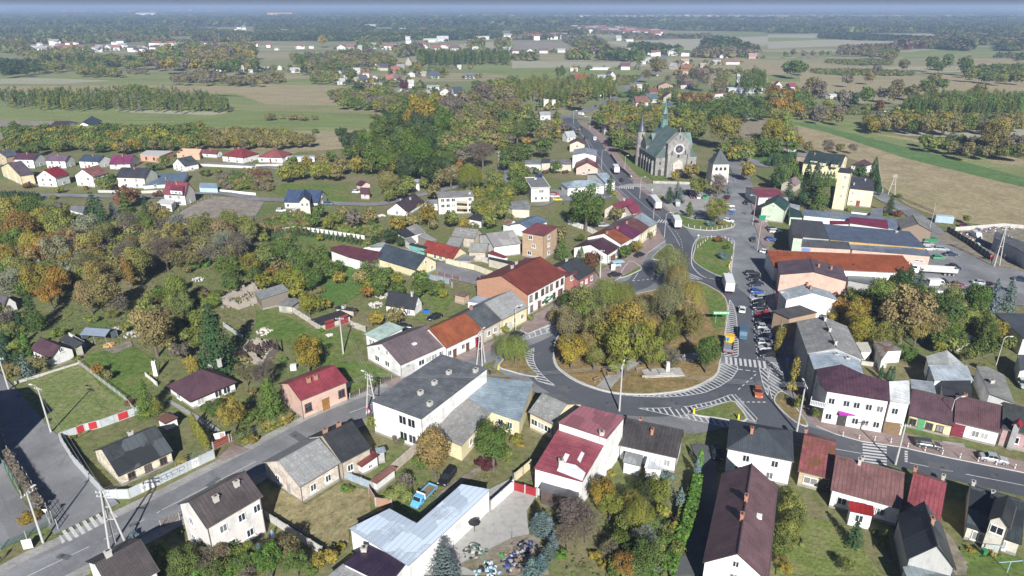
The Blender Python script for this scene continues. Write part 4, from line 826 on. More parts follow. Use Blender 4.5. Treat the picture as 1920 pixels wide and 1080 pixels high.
H((85,978),(598,1028),(602,930),h=6,tile='b4',roof='gC',rh=1.8,rm=rm_((.13,.09,.11),'tile'),wm=wm_(PINK),label='gabled house with mauve-brown roof and tall brick chimneys',lm='mauve gabled house',ch=((.5,.4,'b'),(.6,.2,'b')))
H((45,925),(1112,970),(1095,866),h=4.8,tile='b4',roof='gA',rh=1.7,rp=.85,rm=rm_(TIL,'tile'),wm=wm_(WHS),label='very long hall with bright orange tiled roof',cat='hall',name='hall',lm='orange-tiled hall',wA=([.6,.65,.7,.75,.8,.9],))
block([(598,965,3.2),(803,972,3.2),(806,1060,3),(600,1020,3)],'shed with blue-grey sheet roof in front of the orange hall',cat='shed',name='shed',tile='b4',rm=rm_((.11,.13,.14),'metal'),wm=wm_(GRY))
# market hall blocks
block([(170,560,7),(408,580,7),(462,712,6.6),(185,690,6.6)],'supermarket part with flat charcoal roof and corner turret',cat='supermarket',name='supermarket',tile='b4',rm=rm_((.06,.065,.075),'tar'),wm=wm_(GRY),lm='market hall')
block([(415,598,7),(1062,655,7),(1190,778,6.4),(462,716,6.4)],'supermarket hall with blue-grey metal roof and ochre fascia',cat='supermarket',name='supermarket',tile='b4',rm=rm_((.10,.125,.175),'metal'),wm=wm_((.5,.35,.12)),seam=1,ch=((960,665),))
r_,c_=block([(180,765,4.6),(255,712,6.1),(605,733,6.1),(625,790,4.8)],'pink shop front with dark flat roof and coloured banners',cat='shop',name='shop',tile='b4',rm=rm_((.06,.065,.075),'tar'),wm=wm_(PINK),ch=((320,722),),wins=())
def banner(pa,pb,z0,z1,cols,name,label,tile='b4',off=.3):
	a=P(*T(tile,*pa),z1); b_=P(*T(tile,*pb),z1); d=(b_-a); L=d.length; c=(a+b_)/2; n=Vector((d.y,-d.x,0)).normalized()
	if n.y>0: n=-n
	m=MB(); o=empty(name,(c.x+n.x*off,c.y+n.y*off,0),math.atan2(d.y,d.x),label,'banner')
	k=len(cols)
	for i,q in enumerate(cols):
		m=MB(); m.box((-L/2+L*(i+.5)/k,0,(z0+z1)/2),(L/k-.05,.1,z1-z0)); m.obj('panel',plain('banner_%s'%str(q),q,.5,0,.35,1.5),o)
	return o
banner((190,772),(250,775),1.8,4.2,[(.6,.6,.08)],'advertising_banner','yellow-green advertising banner, first on the pink shop front')
banner((255,777),(372,783),1.8,4.2,[(.15,.25,.5),(.5,.04,.05)],'advertising_banner','blue and red advertising banner on the pink shop front')
banner((375,784),(462,790),2.2,3.8,[(.5,.55,.52)],'advertising_banner','pale advertising banner beside the red one on the shop front')
banner((478,790),(565,796),2.2,3.8,[(.5,.55,.52)],'advertising_banner','pale advertising banner, farthest from the red one')
block([(605,752,5.9),(1190,786,5.9),(1222,842,4.7),(628,792,4.7)],'long pink shop wing with blue-grey roof and slit windows',cat='shop',name='shop',tile='b4',rm=rm_((.11,.13,.17),'metal'),wm=wm_(PINK),wins=[(2,t,2.6) for t in (.12,.37,.62,.9)],wh=.6,ww=2.6,doors=[(2,.5,(.2,.06,.05),1.6,2.2),(2,.28,(.2,.06,.05),1.6,2.2)],lm='pink shop wing',seam=1)
block([(188,700,7.6),(262,708,7.6),(258,680,7.6),(195,676,7.6)],'small maroon-roofed corner turret of the supermarket',cat='turret',name='corner_turret',tile='b4',rm=rm_(MAR,'tile'),wm=wm_(LG))
block([(265,535,4),(265,490,4.4),(620,520,4.4),(960,560,4.4),(985,610,4),(960,642,4),(640,570,4)],'long row of stalls with pale blue-grey metal roof',cat='building',name='market_row',tile='b4',rm=rm_((.17,.21,.27),'metal'),wm=wm_(WH),lm='long stall row')
block([(612,592,4.6),(610,545,5.2),(895,570,5.2),(905,635,4.6)],'stall with bright crimson roof in the market row',cat='building',name='market_stall',tile='b4',rm=rm_((.2,.03,.06),'metal'),wm=wm_(WH))
block([(462,600,4.4),(462,574,4.8),(612,578,4.8),(612,600,4.4)],'small crimson-roofed stall left of the bigger crimson one',cat='building',name='market_stall',tile='b4',rm=rm_((.17,.02,.05),'metal'),wm=wm_(WH))
H((1000,640),(1235,658),(1185,590),h=4.2,tile='b4',roof='gC',rh=2.4,rm=rm_((.19,.18,.16),'corr'),wm=wm_((.25,.19,.14),'wood'),label='old barn with grey-brown roof and timber gable by the lane',cat='barn',name='barn',lm='timber-gabled barn')
H((622,500),(760,515),(862,520),h=3,tile='b4',roof='fl',rm=rm_((.24,.23,.2),'corr'),wm=wm_(WH),label='low shed row with pale grey roof behind the stalls',cat='shed',name='shed')
block([(765,535,3.2),(860,545,3.2),(862,478,4),(780,480,4)],'small grey-roofed white shed behind the stalls',cat='shed',name='shed',tile='b4',rm=rm_((.2,.21,.22),'metal'))
# fire station
H((522,210),(625,218),(640,186),h=15.5,tile='b4',roof='fl',par=.0,rm=rm_((.05,.05,.06),'tar'),wm=wm_((.72,.66,.46)),label='tall pale yellow hose tower with three small windows',cat='tower',name='fire_station_tower',lm='yellow hose tower',wA=((),[.6],[.62],[.65]),ww=.9,wh=1.1,ov=.25)
H((608,322),(800,352),(778,258),h=7.2,tile='b4',roof='sC',rh=.2,rm=rm_((.055,.06,.075),'tar'),wm=wm_((.72,.66,.46)),label='pale yellow fire station hall with dark flat roof',cat='building',name='fire_station',wA=([.15],[.15]),dA=[(.45,(.2,.06,.04),1.4,2.4)],ch=((.3,.8,'w'),(.75,.3,'w')),ww=.8,wh=.9)
H((285,118),(545,172),(602,100),h=6.2,tile='b4',roof='gA',rh=3.4,rm=rm_((.035,.06,.06),'tile'),wm=wm_(YEL),label='large cream presbytery with dark green roof and dormers',lm='cream presbytery',wA=([.15,.6,.75],[.15,.5,.75]),wC=([.5],[.5]),gC=1,ch=((.4,.8),))
for t,(x,y) in enumerate(((345,125),(408,140),(500,152))):
	block([(x-28,y-5,7.6),(x+28,y+2,7.6),(x+42,y-30,8.2),(x-8,y-40,8.2)],['first','second','third'][t]+' cream dormer from the end of the presbytery roof',cat='dormer',name='roof_dormer',tile='b4',rm=rm_((.035,.06,.06),'tile'),wm=wm_(YEL),z0=6,ww=.9,wh=.8,wins=((0,.5,6.5),))
H((640,150),(720,172),(792,150),h=4,tile='b4',roof='hC',rh=2.2,rm=rm_(MAR,'tile'),wm=wm_(WH),label='white house with maroon hip roof beside the presbytery',wA=([.5],),lm='maroon hip-roofed house')
H((96,300),(205,315),(252,285),h=3,tile='b4',roof='gC',rh=2.2,rm=rm_((.22,.15,.15),'corr'),wm=wm_(BEI,'wood'),label='old gabled hut with pinkish roof among the spruces',cat='hut',name='hut')
block([(215,90,2.6),(290,100,2.6),(300,72,2.8),(225,62,2.8)],'low brick outbuilding near the presbytery',cat='outbuilding',name='outbuilding',tile='b4',rm=rm_(LGR,'tar'),wm=wm_(PBRK))
H(T('b3',1840,515),T('b4',130,500),T('b4',165,440),h=5,roof='gC',rh=2.8,rm=rm_((.03,.07,.055),'metal'),wm=wm_(LG),label='pale green shop with dark green gable roof',lm='green gabled shop',cat='shop',name='shop',gA=1)
block([(165,545,3.4),(260,550,3.2),(250,505,3.6),(160,470,3.8)],'low green-roofed extension of the pale green shop',cat='annex',name='annex',tile='b4',rm=rm_((.03,.07,.055),'metal'),wm=wm_(LG))
H(T('b3',1830,385),T('b4',130,398),T('b4',20,325),h=4.4,roof='gA',rh=1.4,rm=rm_((.2,.05,.07),'metal'),wm=wm_(WH),label='shop row with pinkish red roof behind the green shop',lm='pinkish red-roofed row')
block([(0,372,4.2),(150,400,4),(155,440,3.8),(0,405,4)],'low shop with white sheet roof beside the green gable',cat='shop',name='shop',tile='b4',rm=rm_((.5,.52,.55),'metal'))
block([(165,445,3),(240,460,3),(236,500,2.8),(170,480,2.8)],'white boxy outbuilding behind the green shop',cat='outbuilding',name='outbuilding',tile='b4',rm=rm_((.4,.42,.45),'metal'))
# scrap yard building, right edge
block([(1690,700,4.6),(1705,655,4.8),(1985,760,4.8),(1960,850,4.6),(1880,790,4.6)],'long light grey warehouse of the scrap yard at the picture edge',cat='warehouse',name='warehouse',tile='b4',rm=rm_((.09,.1,.11),'tar'),wm=wm_((.45,.48,.5)),lm='scrap yard warehouse')
# right side gardens (c4)
block([(1185,512,3.6),(1345,466,5.2),(1472,578,3.6),(1360,576,3.8),(1200,576,3.4)],'white garage with light grey tent-like roof',cat='garage',name='garage',tile='c4',rm=rm_((.35,.37,.37),'tar'),wm=wm_(WHS),lm='light garage')
block([(1248,692,3.8),(1208,582,4.4),(1492,580,4.4),(1542,692,3.8)],'garage with bright pale blue roof in the right gardens',cat='garage',name='garage',tile='c4',rm=rm_((.42,.48,.53),'metal'),wm=wm_(WH),lm='pale blue garage')
block([(1310,800,3.4),(1300,668,3.8),(1522,692,3.8),(1532,838,3.4)],'shed with sooty black roof below the pale blue garage',cat='shed',name='shed',tile='c4',rm=rm_((.055,.055,.055),'metal'))
block([(1660,790,4),(1562,586,4),(1650,592,4.4),(1770,650,4.4),(1850,862,4),(1790,840,4)],'large outbuilding with weathered light grey roof in the right gardens',cat='outbuilding',name='outbuilding',tile='c4',rm=rm_((.26,.26,.245),'tar'),wm=wm_(WHS),ch=((1675,710),),lm='weathered grey outbuilding')
block([(1078,770,4),(1068,682,4.2),(1240,702,4.2),(1262,795,4)],'low house with pale silver roof behind the maroon terrace',cat='outbuilding',name='outbuilding',tile='c4',rm=rm_((.36,.4,.43),'metal'))
H((1050,985),(1395,1036),(1392,832),hb=1130,tile='c4',roof='gA',rh=1.8,rp=.7,rm=rm_((.13,.075,.09),'tile'),wm=wm_(YEL,'stone'),label='terrace house with dark maroon tiled roof and yellow stone front',lm='yellow stone terrace house',wA=([.1,.5,.75],),dA=[(.3,(.1,.3,.15),1.2,2.3)],brown=True)
H((1398,1040),(1752,1088),(1722,882),hb=1200,tile='c4',roof='gA',rh=1.8,rp=.7,rm=rm_((.15,.08,.09),'tile'),wm=wm_(WHS),label='terrace house with maroon roof, white front and maroon doorway',lm='white terrace house',wA=([.5,.7],),dA=[(.1,(.2,.03,.05),2,2.6)],ch=((.9,.75,'b'),))
H((1754,1092),(2100,1140),(2070,940),h=3.8,tile='c4',roof='gA',rh=1.8,rp=.7,rm=rm_((.045,.05,.05),'tar'),wm=wm_((.45,.3,.3)),label='dusky pink terrace house with blackish roof at the right edge',wA=([.35,.7],),lm='blackish-roofed terrace house')
H((1822,1040),(1900,1052),(1915,1020),h=5.2,tile='c4',roof='gC',rh=.9,rm=rm_((.3,.02,.03),'metal'),wm=wm_((.4,.4,.4)),label='little dormer with bright red roof on the blackish terrace roof',cat='dormer',name='roof_dormer')
block([(850,540,3),(788,392,3.4),(905,395,3.6),(1010,465,3.2),(900,470,3.4)],'old shed with rusty grey roof overgrown by bushes',cat='shed',name='shed',tile='c4',rm=rm_((.2,.2,.19),'rust'),lm='rusty shed')
block([(1430,390,3),(1350,292,3.2),(1500,330,3.2),(1602,405,3),(1560,420,2.8)],'outbuilding with black felt roof in the dense garden',cat='outbuilding',name='outbuilding',tile='c4',rm=rm_(BLK,'tar'),wm=wm_(BEI))
block([(1700,185,4.5),(1920,190,5),(2100,230,5),(2100,420,4.5),(1915,375,4.5)],'dark-roofed hall at the right edge behind the blue spruces',cat='hall',name='hall',tile='c4',rm=rm_((.08,.09,.1),'metal'),lm='dark hall')
block([(655,405,2.2),(790,405,2.2),(775,480,2.1),(700,480,2.1)],'flat cream shed roof beside the rusty shed',cat='shed',name='shed',tile='c4',rm=plain('cream_sheet',(.5,.48,.42),.7))
block([(1870,500,3.4),(1960,500,3.4),(1990,600,3.2),(1890,620,3.2)],'grey outbuilding at the right edge of the gardens',cat='outbuilding',name='outbuilding',tile='c4',rm=rm_(SLT,'tar'))
# --- terraces and houses north-west of the square (tiles b3, c3, b2)
H((893,524),(990,553),(1062,514),hb=594,roof='gC',rh=3.4,rm=rm_((.2,.05,.035),'tile'),wm=wm_(WHS),label='two storey white town house with big rust-red roof and brick end wall',lm='big rust-red town house',end=wm_((.4,.2,.12),'brick'),wC=(5,[.08,.22,.38,.5,.62,.78,.92]),dC=[(.3,(.2,.1,.08),1.4,2.4),(.85,(.2,.1,.08),1.4,2.4)],ch=((.4,.6,'w'),(.7,.75,'w')),brown=True,ww=1.3,wh=1.8)
# shop sign over its door
b=MB(); a=P(1018,563,3.7); c_=P(1036,553,3.7); v=c_-a; so_=empty('shop_sign',((a+c_)/2).xy.to_3d(),math.atan2(v.y,v.x),'green shop sign board on the white town house front','sign'); b.box((0,-.35,3.6),(v.length,.12,.8)); b.obj('board',M_grn,so_); b=MB(); 
for i,x in enumerate((-.9,-.3,.3)): b.box((x,-.43,3.6),(.4,.05,.4))
b.obj('lettering',M_frame,so_)
block([(1040,512,5.4),(1062,519,5.4),(1084,509,5.2),(1058,497,5.2)],'narrow brick shop with maroon roof beside the big town house',cat='shop',name='shop',rm=rm_((.17,.05,.07),'metal'),wm=wm_((.35,.14,.08),'brick'),wins=((1,.5,3.4),))
H(None,T('b3',503,1022),T('b3',626,952),w=13,h=3.8,roof='gC',rh=3.0,rm=rm_((.035,.04,.045),'tar'),wm=wm_((.25,.05,.06),'brick'),label='low dark red shop house with black roof by the car park',cat='shop',name='shop',wC=([.2,.5,.85],),lm='dark red shop house',ch=((.6,.6,'w'),))
block([(1005,487,4),(985,470,4),(1010,485,4),(1030,490,4)][:0] or [(960,505,5),(985,482,5),(1012,487,5),(990,505,5)],'rear wing with pinkish roof behind the big town house',cat='annex',name='rear_wing',rm=rm_((.2,.07,.1),'metal'),wm=wm_(BEI))
H((85,650),(238,690),(347,632),hb=874,tile='b3',roof='sA',rh=.6,rm=rm_((.22,.07,.07),'metal'),wm=wm_((.4,.27,.17),'brick'),label='tall narrow brick tenement with red lean roof',lm='tall brick tenement',cat='tenement',name='tenement',wA=([.35],[.55],[.4]),wC=([.4],[.4],[.4]),ww=1.4)
H((-10,600),(135,637),(270,576),h=3.8,tile='b3',roof='gC',rh=1.3,rm=rm_((.12,.17,.24),'metal'),wm=wm_(WHS),label='white outbuilding with steel blue roof behind the brick tenement',lm='steel blue roof',cat='outbuilding',name='outbuilding')
H((458,775),(720,829),(808,772),hb=912,tile='b3',roof='gC',rh=2.2,rm=rm_((.07,.03,.045),'metal'),wm=wm_((.74,.73,.7)),label='white gabled shop house with deep maroon roof at the end of its row',lm='deep maroon-roofed shop house',wC=([.2,.8],),dC=[.35,.5,.65],ww=1.2,wh=1.8)
row=[((822,752),(898,708),ORG,'tile','terrace house with bright orange roof in the northern row'),((903,712),(970,668),(.13,.035,.08),'metal','terrace house with purple roof in the northern row'),((975,668),(1032,620),(.15,.065,.06),'metal','yellow terrace house with brown-red roof in the northern row'),((1038,622),(1095,590),(.25,.3,.34),'metal','yellow end house with pale blue-grey roof in the northern row')]
for i,(q,w_,c,k,l) in enumerate(row):
	H(None,T('b3',*q),T('b3',*w_),w=13,h=4.6+.1*i,roof='gC',rh=2.6,rm=rm_(c,k),wm=wm_(WH if i<2 else YEL),label=l,wC=([.2,.55,.85],),ch=((.1,.45,'b'),),lm=l.split(' in the')[0].replace('terrace house with ',''))
H((700,488),(815,520),(955,468),hb=590,tile='b3',roof='gC',rh=2.8,rm=rm_((.2,.045,.07),'metal'),wm=wm_((.68,.62,.52)),label='cream house with crimson roof and yellow chimneys by the main road',lm='crimson-roofed cream house',wA=([.6],[.6]),ch=((.6,.5,'w'),),wC=([.3,.7],),gA=1)
H((815,482),(905,522),(950,500),h=4.3,tile='b3',roof='gC',rh=2.0,rm=rm_((.2,.045,.07),'metal'),wm=wm_((.68,.62,.52)),label='gabled front wing of the crimson-roofed house',cat='house_wing',name='house_wing',wA=([.3,.7],))
H((312,296),(415,330),(700,312),h=3.9,tile='b3',roof='hC',rh=1.8,rm=rm_((.3,.37,.43),'metal'),wm=wm_(WHS),label='long low white house with light blue roof facing the lot',lm='long light blue-roofed house',wC=([.12,.33,.75],))
H((560,225),(700,292),(745,268),h=4.2,tile='b3',roof='gC',rh=2.2,rm=rm_((.3,.37,.43),'metal'),wm=wm_(WHS),label='gabled end of the long light blue-roofed house',cat='house_wing',name='house_wing')
H((478,182),(648,184),(640,120),hb=235,tile='b3',roof='gC',rh=2.8,rm=rm_((.17,.06,.055),'tile'),wm=wm_(PINK),label='pink house with brown-red gable roof above the long white house',lm='pink gabled house',wA=([.35],[.6]))
H((450,88),(634,88),(640,45),hb=192,tile='b3',roof='gC',rh=1.2,rm=rm_((.3,.33,.36),'metal'),wm=wm_(WHS),label='white two storey block with low pale roof next to main road',cat='building',name='building',lm='white roadside block')
H((95,252),(140,330),(288,324),hb=440,tile='b3',roof='fl',par=.15,rm=rm_((.2,.2,.2),'tar'),wm=wm_(WHS),label='white flat-roofed office with solar collectors on top',cat='office',name='office_building',lm='white office',wC=([.25,.6,.8],[.25,.5,.6]),wA=([.5],),ch=((.5,.8,'w'),))
for x,l in ((185,'first'),(202,'second'),(219,'third')):
	b=MB(); p=P(*T('b3',x,250),6.4); b.box((0,0,.7),(1.1,.12,1.6)); o=b.obj('solar_panel',plain('solar_glass',(.02,.03,.08),.15),None,p); o.rotation_euler=(-.6,0,0); tag(o,l+' dark blue solar panel from the left on the white office roof','solar panel','solar panels on the office roof')
block([(940,380,3.6),(988,375,3.6),(995,386,3.6),(993,393,3.4),(960,392,3.4)],'flat beige garage with grey roof below the white office',cat='garage',name='garage',rm=rm_(LGR,'tar'),wm=wm_((.6,.54,.42)))
block([(978,308,3),(977,300,3.4),(1014,299,3.4),(1015,308,3)],'low grey shed with patched roof at the left of the row',cat='shed',name='shed',rm=rm_(LGR,'patch'))
block([(1014,300,4),(1014,295,4),(1032,294,4),(1032,315,4)][0:0] or [(1015,306,4.2),(1015,298,4.2),(1032,297,4.2),(1032,305,4.2)],'plain pale walled shed in the middle of the row',cat='shed',name='shed',wm=wm_(BEI))
block([(1032,308,3.4),(1032,299,3.6),(1071,299,3.6),(1072,308,3.4)],'long low shed with old grey roof at the right of the row',cat='shed',name='shed',rm=rm_((.2,.19,.19),'patch'),wm=wm_(BEI))
H((430,2),(548,4),(550,-20),h=4.4,tile='b3',roof='gC',rh=2,rm=rm_((.14,.07,.06),'tile'),wm=wm_((.62,.5,.4)),label='cream house with brown roof and balcony near the road bend',wA=([.5],[.5]))
# yard buildings (b2)
H((1228,800),(1478,862),(1575,812),hb=900,tile='b2',roof='gA',rh=2.6,rm=rm_((.25,.05,.04),'metal'),wm=wm_(YEL),label='pale yellow house with fresh red roof inside the yard',lm='pale yellow yard house',wA=([.45,.62],),dA=[.15,.8])
H((888,852),(1196,946),(1358,882),hb=1012,tile='b2',roof='gA',rh=3.2,rm=rm_((.055,.07,.09),'metal'),wm=wm_(YEL),label='large hall with dark blue-grey seamed roof and yellow gable',cat='hall',name='hall',lm='dark blue-grey hall',wC=([.8],),gC=1)
block([(560,800,3.4),(560,778,4.4),(650,756,4.6),(940,808,4.6),(892,902,3.6),(700,850,3.4)],'long store with maroon sheet roof adjoining the dark hall',cat='store',name='storehouse',tile='b2',rm=rm_((.13,.045,.055),'metal'),wm=wm_(WH),lm='maroon storehouse')
block([(800,776,3.4),(840,768,4),(950,730,4.4),(1010,765,4.2),(1220,805,4),(1180,825,3.4),(965,772,3.6)],'long outbuilding with grey corrugated roof behind the dark hall',cat='outbuilding',name='outbuilding',tile='b2',rm=rm_(LGR,'corr'))
H((1480,870),(1592,884),(1656,842),hb=920,tile='b2',roof='sc',rh=.5,rm=rm_(LGR,'corr'),wm=wm_(GRY),label='grey garage with flat grey roof beside the yellow yard house',cat='garage',name='garage',dC=[(.5,(.3,.25,.2),2.2,2.2)],lm='grey yard garage')
block([(1040,660,3),(1125,625,3.6),(1200,680,3),(1120,702,2.8)],'shed with black felt roof in the farmyard',cat='shed',name='shed',tile='b2',rm=rm_(BLK,'tar'))
block([(1125,628,3.6),(1205,597,3.8),(1272,655,3.4),(1195,680,3.2)],'shed with silvery worn roof next to the black felt shed',cat='shed',name='shed',tile='b2',rm=rm_((.3,.29,.28),'patch'))
block([(1115,710,2.8),(1165,695,3),(1205,735,2.8),(1160,748,2.6)],'tiny shed with pale grey roof below the black felt shed',cat='shed',name='shed',tile='b2',rm=rm_((.28,.27,.26),'patch'))
block([(1210,690,3),(1260,662,3.3),(1355,715,3),(1310,732,2.6)],'low shed with broken light roof right of the silvery shed',cat='shed',name='shed',tile='b2',rm=rm_((.33,.32,.31),'patch'),wm=wm_((.25,.2,.16),'wood'))
block([(1145,755,3),(1165,740,3.2),(1290,770,3),(1270,785,2.8)],'low lean-to with black roof and turquoise wall',cat='shed',name='shed',tile='b2',rm=rm_(BLK,'tar'),wm=wm_((.15,.4,.36)))
H((1465,690),(1640,710),(1672,660),h=3.6,tile='b2',roof='gA',rh=2.2,rm=rm_((.2,.195,.19),'corr'),wm=wm_(BEI,'worn'),label='old barn with darker grey corrugated roof in the farmyard',cat='barn',name='barn',lm='darker grey barn')
H((1428,755),(1530,770),(1560,715),h=3.4,tile='b2',roof='sA',rh=.6,rm=rm_((.28,.28,.27),'corr'),wm=wm_(BEI,'worn'),label='lean-to with light corrugated roof in front of the darker barn',cat='barn',name='barn')
H((1600,790),(1725,812),(1755,745),h=3.4,tile='b2',roof='gA',rh=1.4,rm=rm_((.26,.27,.25),'corr'),wm=wm_(BEI,'worn'),label='small barn with bleached corrugated roof in the farmyard',cat='barn',name='barn')
H((1672,678),(1782,772),(1960,720),h=4,tile='b2',roof='gC',rh=2.4,rm=rm_((.3,.285,.28),'patch'),wm=wm_(WH),label='largest farmyard barn, silvery brown patched roof',cat='barn',name='barn',lm='silvery barn')
H((1838,600),(1900,612),(1965,590),h=3.4,tile='b2',roof='gA',rh=1.6,rm=rm_((.2,.16,.14),'rust'),wm=wm_(WH),label='white cottage with rusty brown roof above the farmyard')
block([(1735,820,2.8),(1770,798,3),(1890,845,2.8),(1860,855,2.6)],'lean-to with faded red roof in the brick yard',cat='shed',name='shed',tile='b2',rm=rm_((.22,.05,.05),'metal'))
block([(1740,860,2.6),(1745,845,2.8),(1925,880,2.8),(1925,905,2.6)],'long low store with black roof behind the concrete wall',cat='shed',name='shed',tile='b2',rm=rm_(BLK,'tar'),wm=wm_(BEI))
H((1000,487),(1136,514),(1265,432),hb=548,tile='b2',roof='gC',rh=3.4,rm=rm_((.07,.05,.06),'tile'),wm=wm_(WHS),label='white chalet house with dark mauve-brown roof and big pale chimney',lm='mauve-brown chalet',wA=([.5],[.5]),ch=((.6,.35,'w'),(.35,.6,'w')))
H((1362,403),(1637,391),(1634,346),hb=520,tile='b2',roof='fl',rm=rm_((.26,.25,.25),'tar'),wm=wm_((.66,.62,.52)),label='three storey cream apartment block with flat roof',cat='apartment block',name='apartment_block',lm='cream apartment block',wA=([.12,.27,.4,.75,.9],[.12,.27,.42,.9],[.12,.27,.42,.9]),ch=((.4,.1,'w'),),ww=1.5)
for i,(x,z) in enumerate(((1545,2.9),(1545,5.3))):
	b=MB(); p=P(*T('b2',x,395),7.6); b.box((0,0,0),(4.2,1.3,.15)); b.box((0,-.62,.5),(4.2,.06,.95)); o=b.obj('balcony',wallmat((.45,.38,.28)),None,(p.x,p.y-.2,z)); tag(o,['lower','upper'][i]+' balcony on the front of the cream apartment block','balcony')
H((205,436),(466,440),(512,384),hb=492,tile='b2',roof='gA',rh=3.6,rm=rm_((.05,.08,.16),'tile'),wm=wm_((.55,.53,.5)),label='unfinished grey house with blue tiled roof and gabled front',lm='blue-roofed new house',wA=([.1,.5,.85],),gC=1,wC=([.5],))
H((322,425),(405,430),(412,372),h=5.4,tile='b2',roof='gC',rh=2.0,rm=rm_((.05,.08,.16),'tile'),wm=wm_((.6,.55,.46)),label='gabled centre bay of the blue-roofed unfinished house',cat='bay',name='gabled_bay',wA=((),[.25,.75]),ww=.9)
H((735,308),(790,316),(862,300),hb=346,tile='b2',roof='gA',rh=1.4,rm=rm_((.09,.03,.045),'metal'),wm=wm_((.66,.5,.47)),label='pink bungalow with flat-pitched maroon roof among the autumn trees',lm='pink bungalow')
H((780,374),(850,378),(888,374),hb=418,tile='b2',roof='gA',rh=2.6,rm=rm_((.08,.03,.045),'metal'),wm=wm_((.66,.5,.47)),label='pink house with steep maroon roof by the lane',wA=([.5],),lm='pink lane house')
block([(1150,295,3),(1165,265,3.4),(1224,262,3.4),(1226,300,3)],'white shed with shiny roof among the trees behind',cat='shed',name='shed',tile='b2',rm=rm_((.45,.47,.5),'metal'))
block([(1260,440,2.8),(1290,418,3),(1360,415,3),(1362,448,2.8)],'shed with pale blue roof beside the cream apartment block',cat='shed',name='shed',tile='b2',rm=rm_((.3,.33,.38),'metal'))
block([(1585,560,2.6),(1640,520,3.2),(1705,530,3.2),(1690,580,2.6)],'shed with black roof below the cream apartment block',cat='shed',name='shed',tile='b2',rm=rm_(BLK,'tar'))
H((10,98),(197,104),(228,68),hb=146,tile='b2',roof='hA',rh=3.4,rm=rm_((.25,.08,.08),'tile'),wm=wm_(WHS),label='white house with large salmon-red roof at the end of the suburb lane',lm='salmon-red roofed house',wA=([.15,.75],),dA=[.5])
block([(205,98,2.4),(215,88,2.8),(440,85,2.8),(440,98,2.4)],'low greenhouse with grey-white film beside the salmon-red roofed house',cat='greenhouse',name='greenhouse',tile='b2',rm=rm_((.4,.45,.5),'metal'))
# suburb (b1)
sub=[((-60,88),(45,98),(100,75),160,'gC',2.6,(.1,.11,.13),TAN,'tan house with grey roof, first of the back row'),
((95,115),(248,118),(335,92),186,'gA',2.4,(.09,.04,.06),WHS,'white house with dark maroon roof, second of the back row'),
((335,125),(488,128),(575,106),186,'gA',2.2,(.15,.1,.15),WH,'pale house with lilac roof, third of the back row'),
((585,128),(735,135),(818,106),190,'gA',2.4,(.05,.075,.11),WHS,'white house with blue-black roof, fourth of the back row'),
((832,145),(975,150),(1048,112),188,'gA',3.4,(.2,.04,.11),WHS,'white house with magenta roof, fifth of the back row'),
((1500,68),(1622,77),(1652,62),108,'gA',1.6,(.2,.07,.07),WH,'small white house with dull red roof near the hipped red one'),
((1660,88),(1822,104),(1890,66),150,'hA',3.6,(.24,.04,.05),WHS,'white villa with large red hipped roof on the suburb lane'),
((1290,152),(1385,168),(1472,142),212,'gC',3.4,(.06,.075,.085),WHS,'white gabled house with dark slate roof in the middle of the suburb'),
((0,172),(150,240),(236,214),318,'gC',4,(.13,.1,.12),YEL,'yellow-white house with old mottled brown roof and dormer'),
((265,248),(416,254),(512,222),328,'gC',3.4,(.26,.025,.04),WHS,'white gabled house with vivid red roof in the front row'),
((555,236),(697,247),(792,212),328,'gC',3.2,(.26,.12,.12),WHS,'white gabled house with streaky pink roof in the front row'),
((865,250),(1082,256),(1132,216),336,'gA',3.4,(.045,.045,.06),(.7,.68,.56),'cream house with black roof in the front row'),
((1095,278),(1372,292),(1418,222),324,'sA',.8,(.14,.19,.25),WHS,'low wide house with steel blue roof in the front row'),
((1220,378),(1386,384),(1482,350),466,'gA',4.4,(.2,.045,.065),(.62,.6,.55),'tall house with crimson mansard-like roof by the bare plot')]
for i,(A,B,C,hb,rf,rh,rc,wc,l) in enumerate(sub):
	lmk={1:'dark maroon suburb house',4:'magenta-roofed house',6:'red hipped villa',8:'mottled brown house',9:'vivid red gabled house',11:'black-roofed cream house',12:'low steel blue house',13:'crimson mansard house',7:'slate suburb house'}.get(i)
	H(A,B,C,hb=hb,tile='b1',roof=rf,rh=rh,rm=rm_(rc,'rust' if i==10 else 'tile' if i in(4,8,11,13,6) else 'metal'),wm=wm_(wc),label=l,lm=lmk,wA=([.3,.7],[.3,.7]) if i!=5 else ([.4],),wC=([.5],) ,ch=((.45,.5,'b'),),gA=1 if rf=='gC' else 0)
block([(1270,345,6.8),(1365,352,6.8),(1382,312,8),(1285,305,8)],'wide dormer with red roof on the crimson mansard-like house',cat='dormer',name='roof_dormer',tile='b1',rm=rm_((.2,.045,.065),'metal'),wm=wm_(WH),z0=5.2,wins=((0,.2,5.4),(0,.5,5.4),(0,.8,5.4)),wh=.9)
block([(1165,445,3),(1215,410,3.1),(1315,420,3.1),(1285,458,3)],'flat white garage in front of the crimson mansard-like house',cat='garage',name='garage',tile='b1',rm=plain('white_roof',(.6,.6,.58),.6),doors=((3,.5,(.12,.1,.09),2.2,2.1),))
block([(1045,78,3.4),(1100,46,3.4),(1300,52,3.4),(1195,92,3.4)],'unfinished pink brick ground floor with pale concrete slab',cat='building site',name='unfinished_house',tile='b1',rm=plain('slab',(.5,.48,.46),.8),wm=wm_((.55,.33,.24)),wins=((3,.3,1),(3,.7,1)),brown=True,lm='unfinished pink houses')
b=MB(); cs=[P(*T('b1',*q),0) for q in ((1335,112),(1500,118),(1520,80),(1370,76))]; cc=sum(cs,Vector())/4; ro_=empty('unfinished_house',cc,0,'roofless pink brick house shell beside the pale concrete slab','building site')
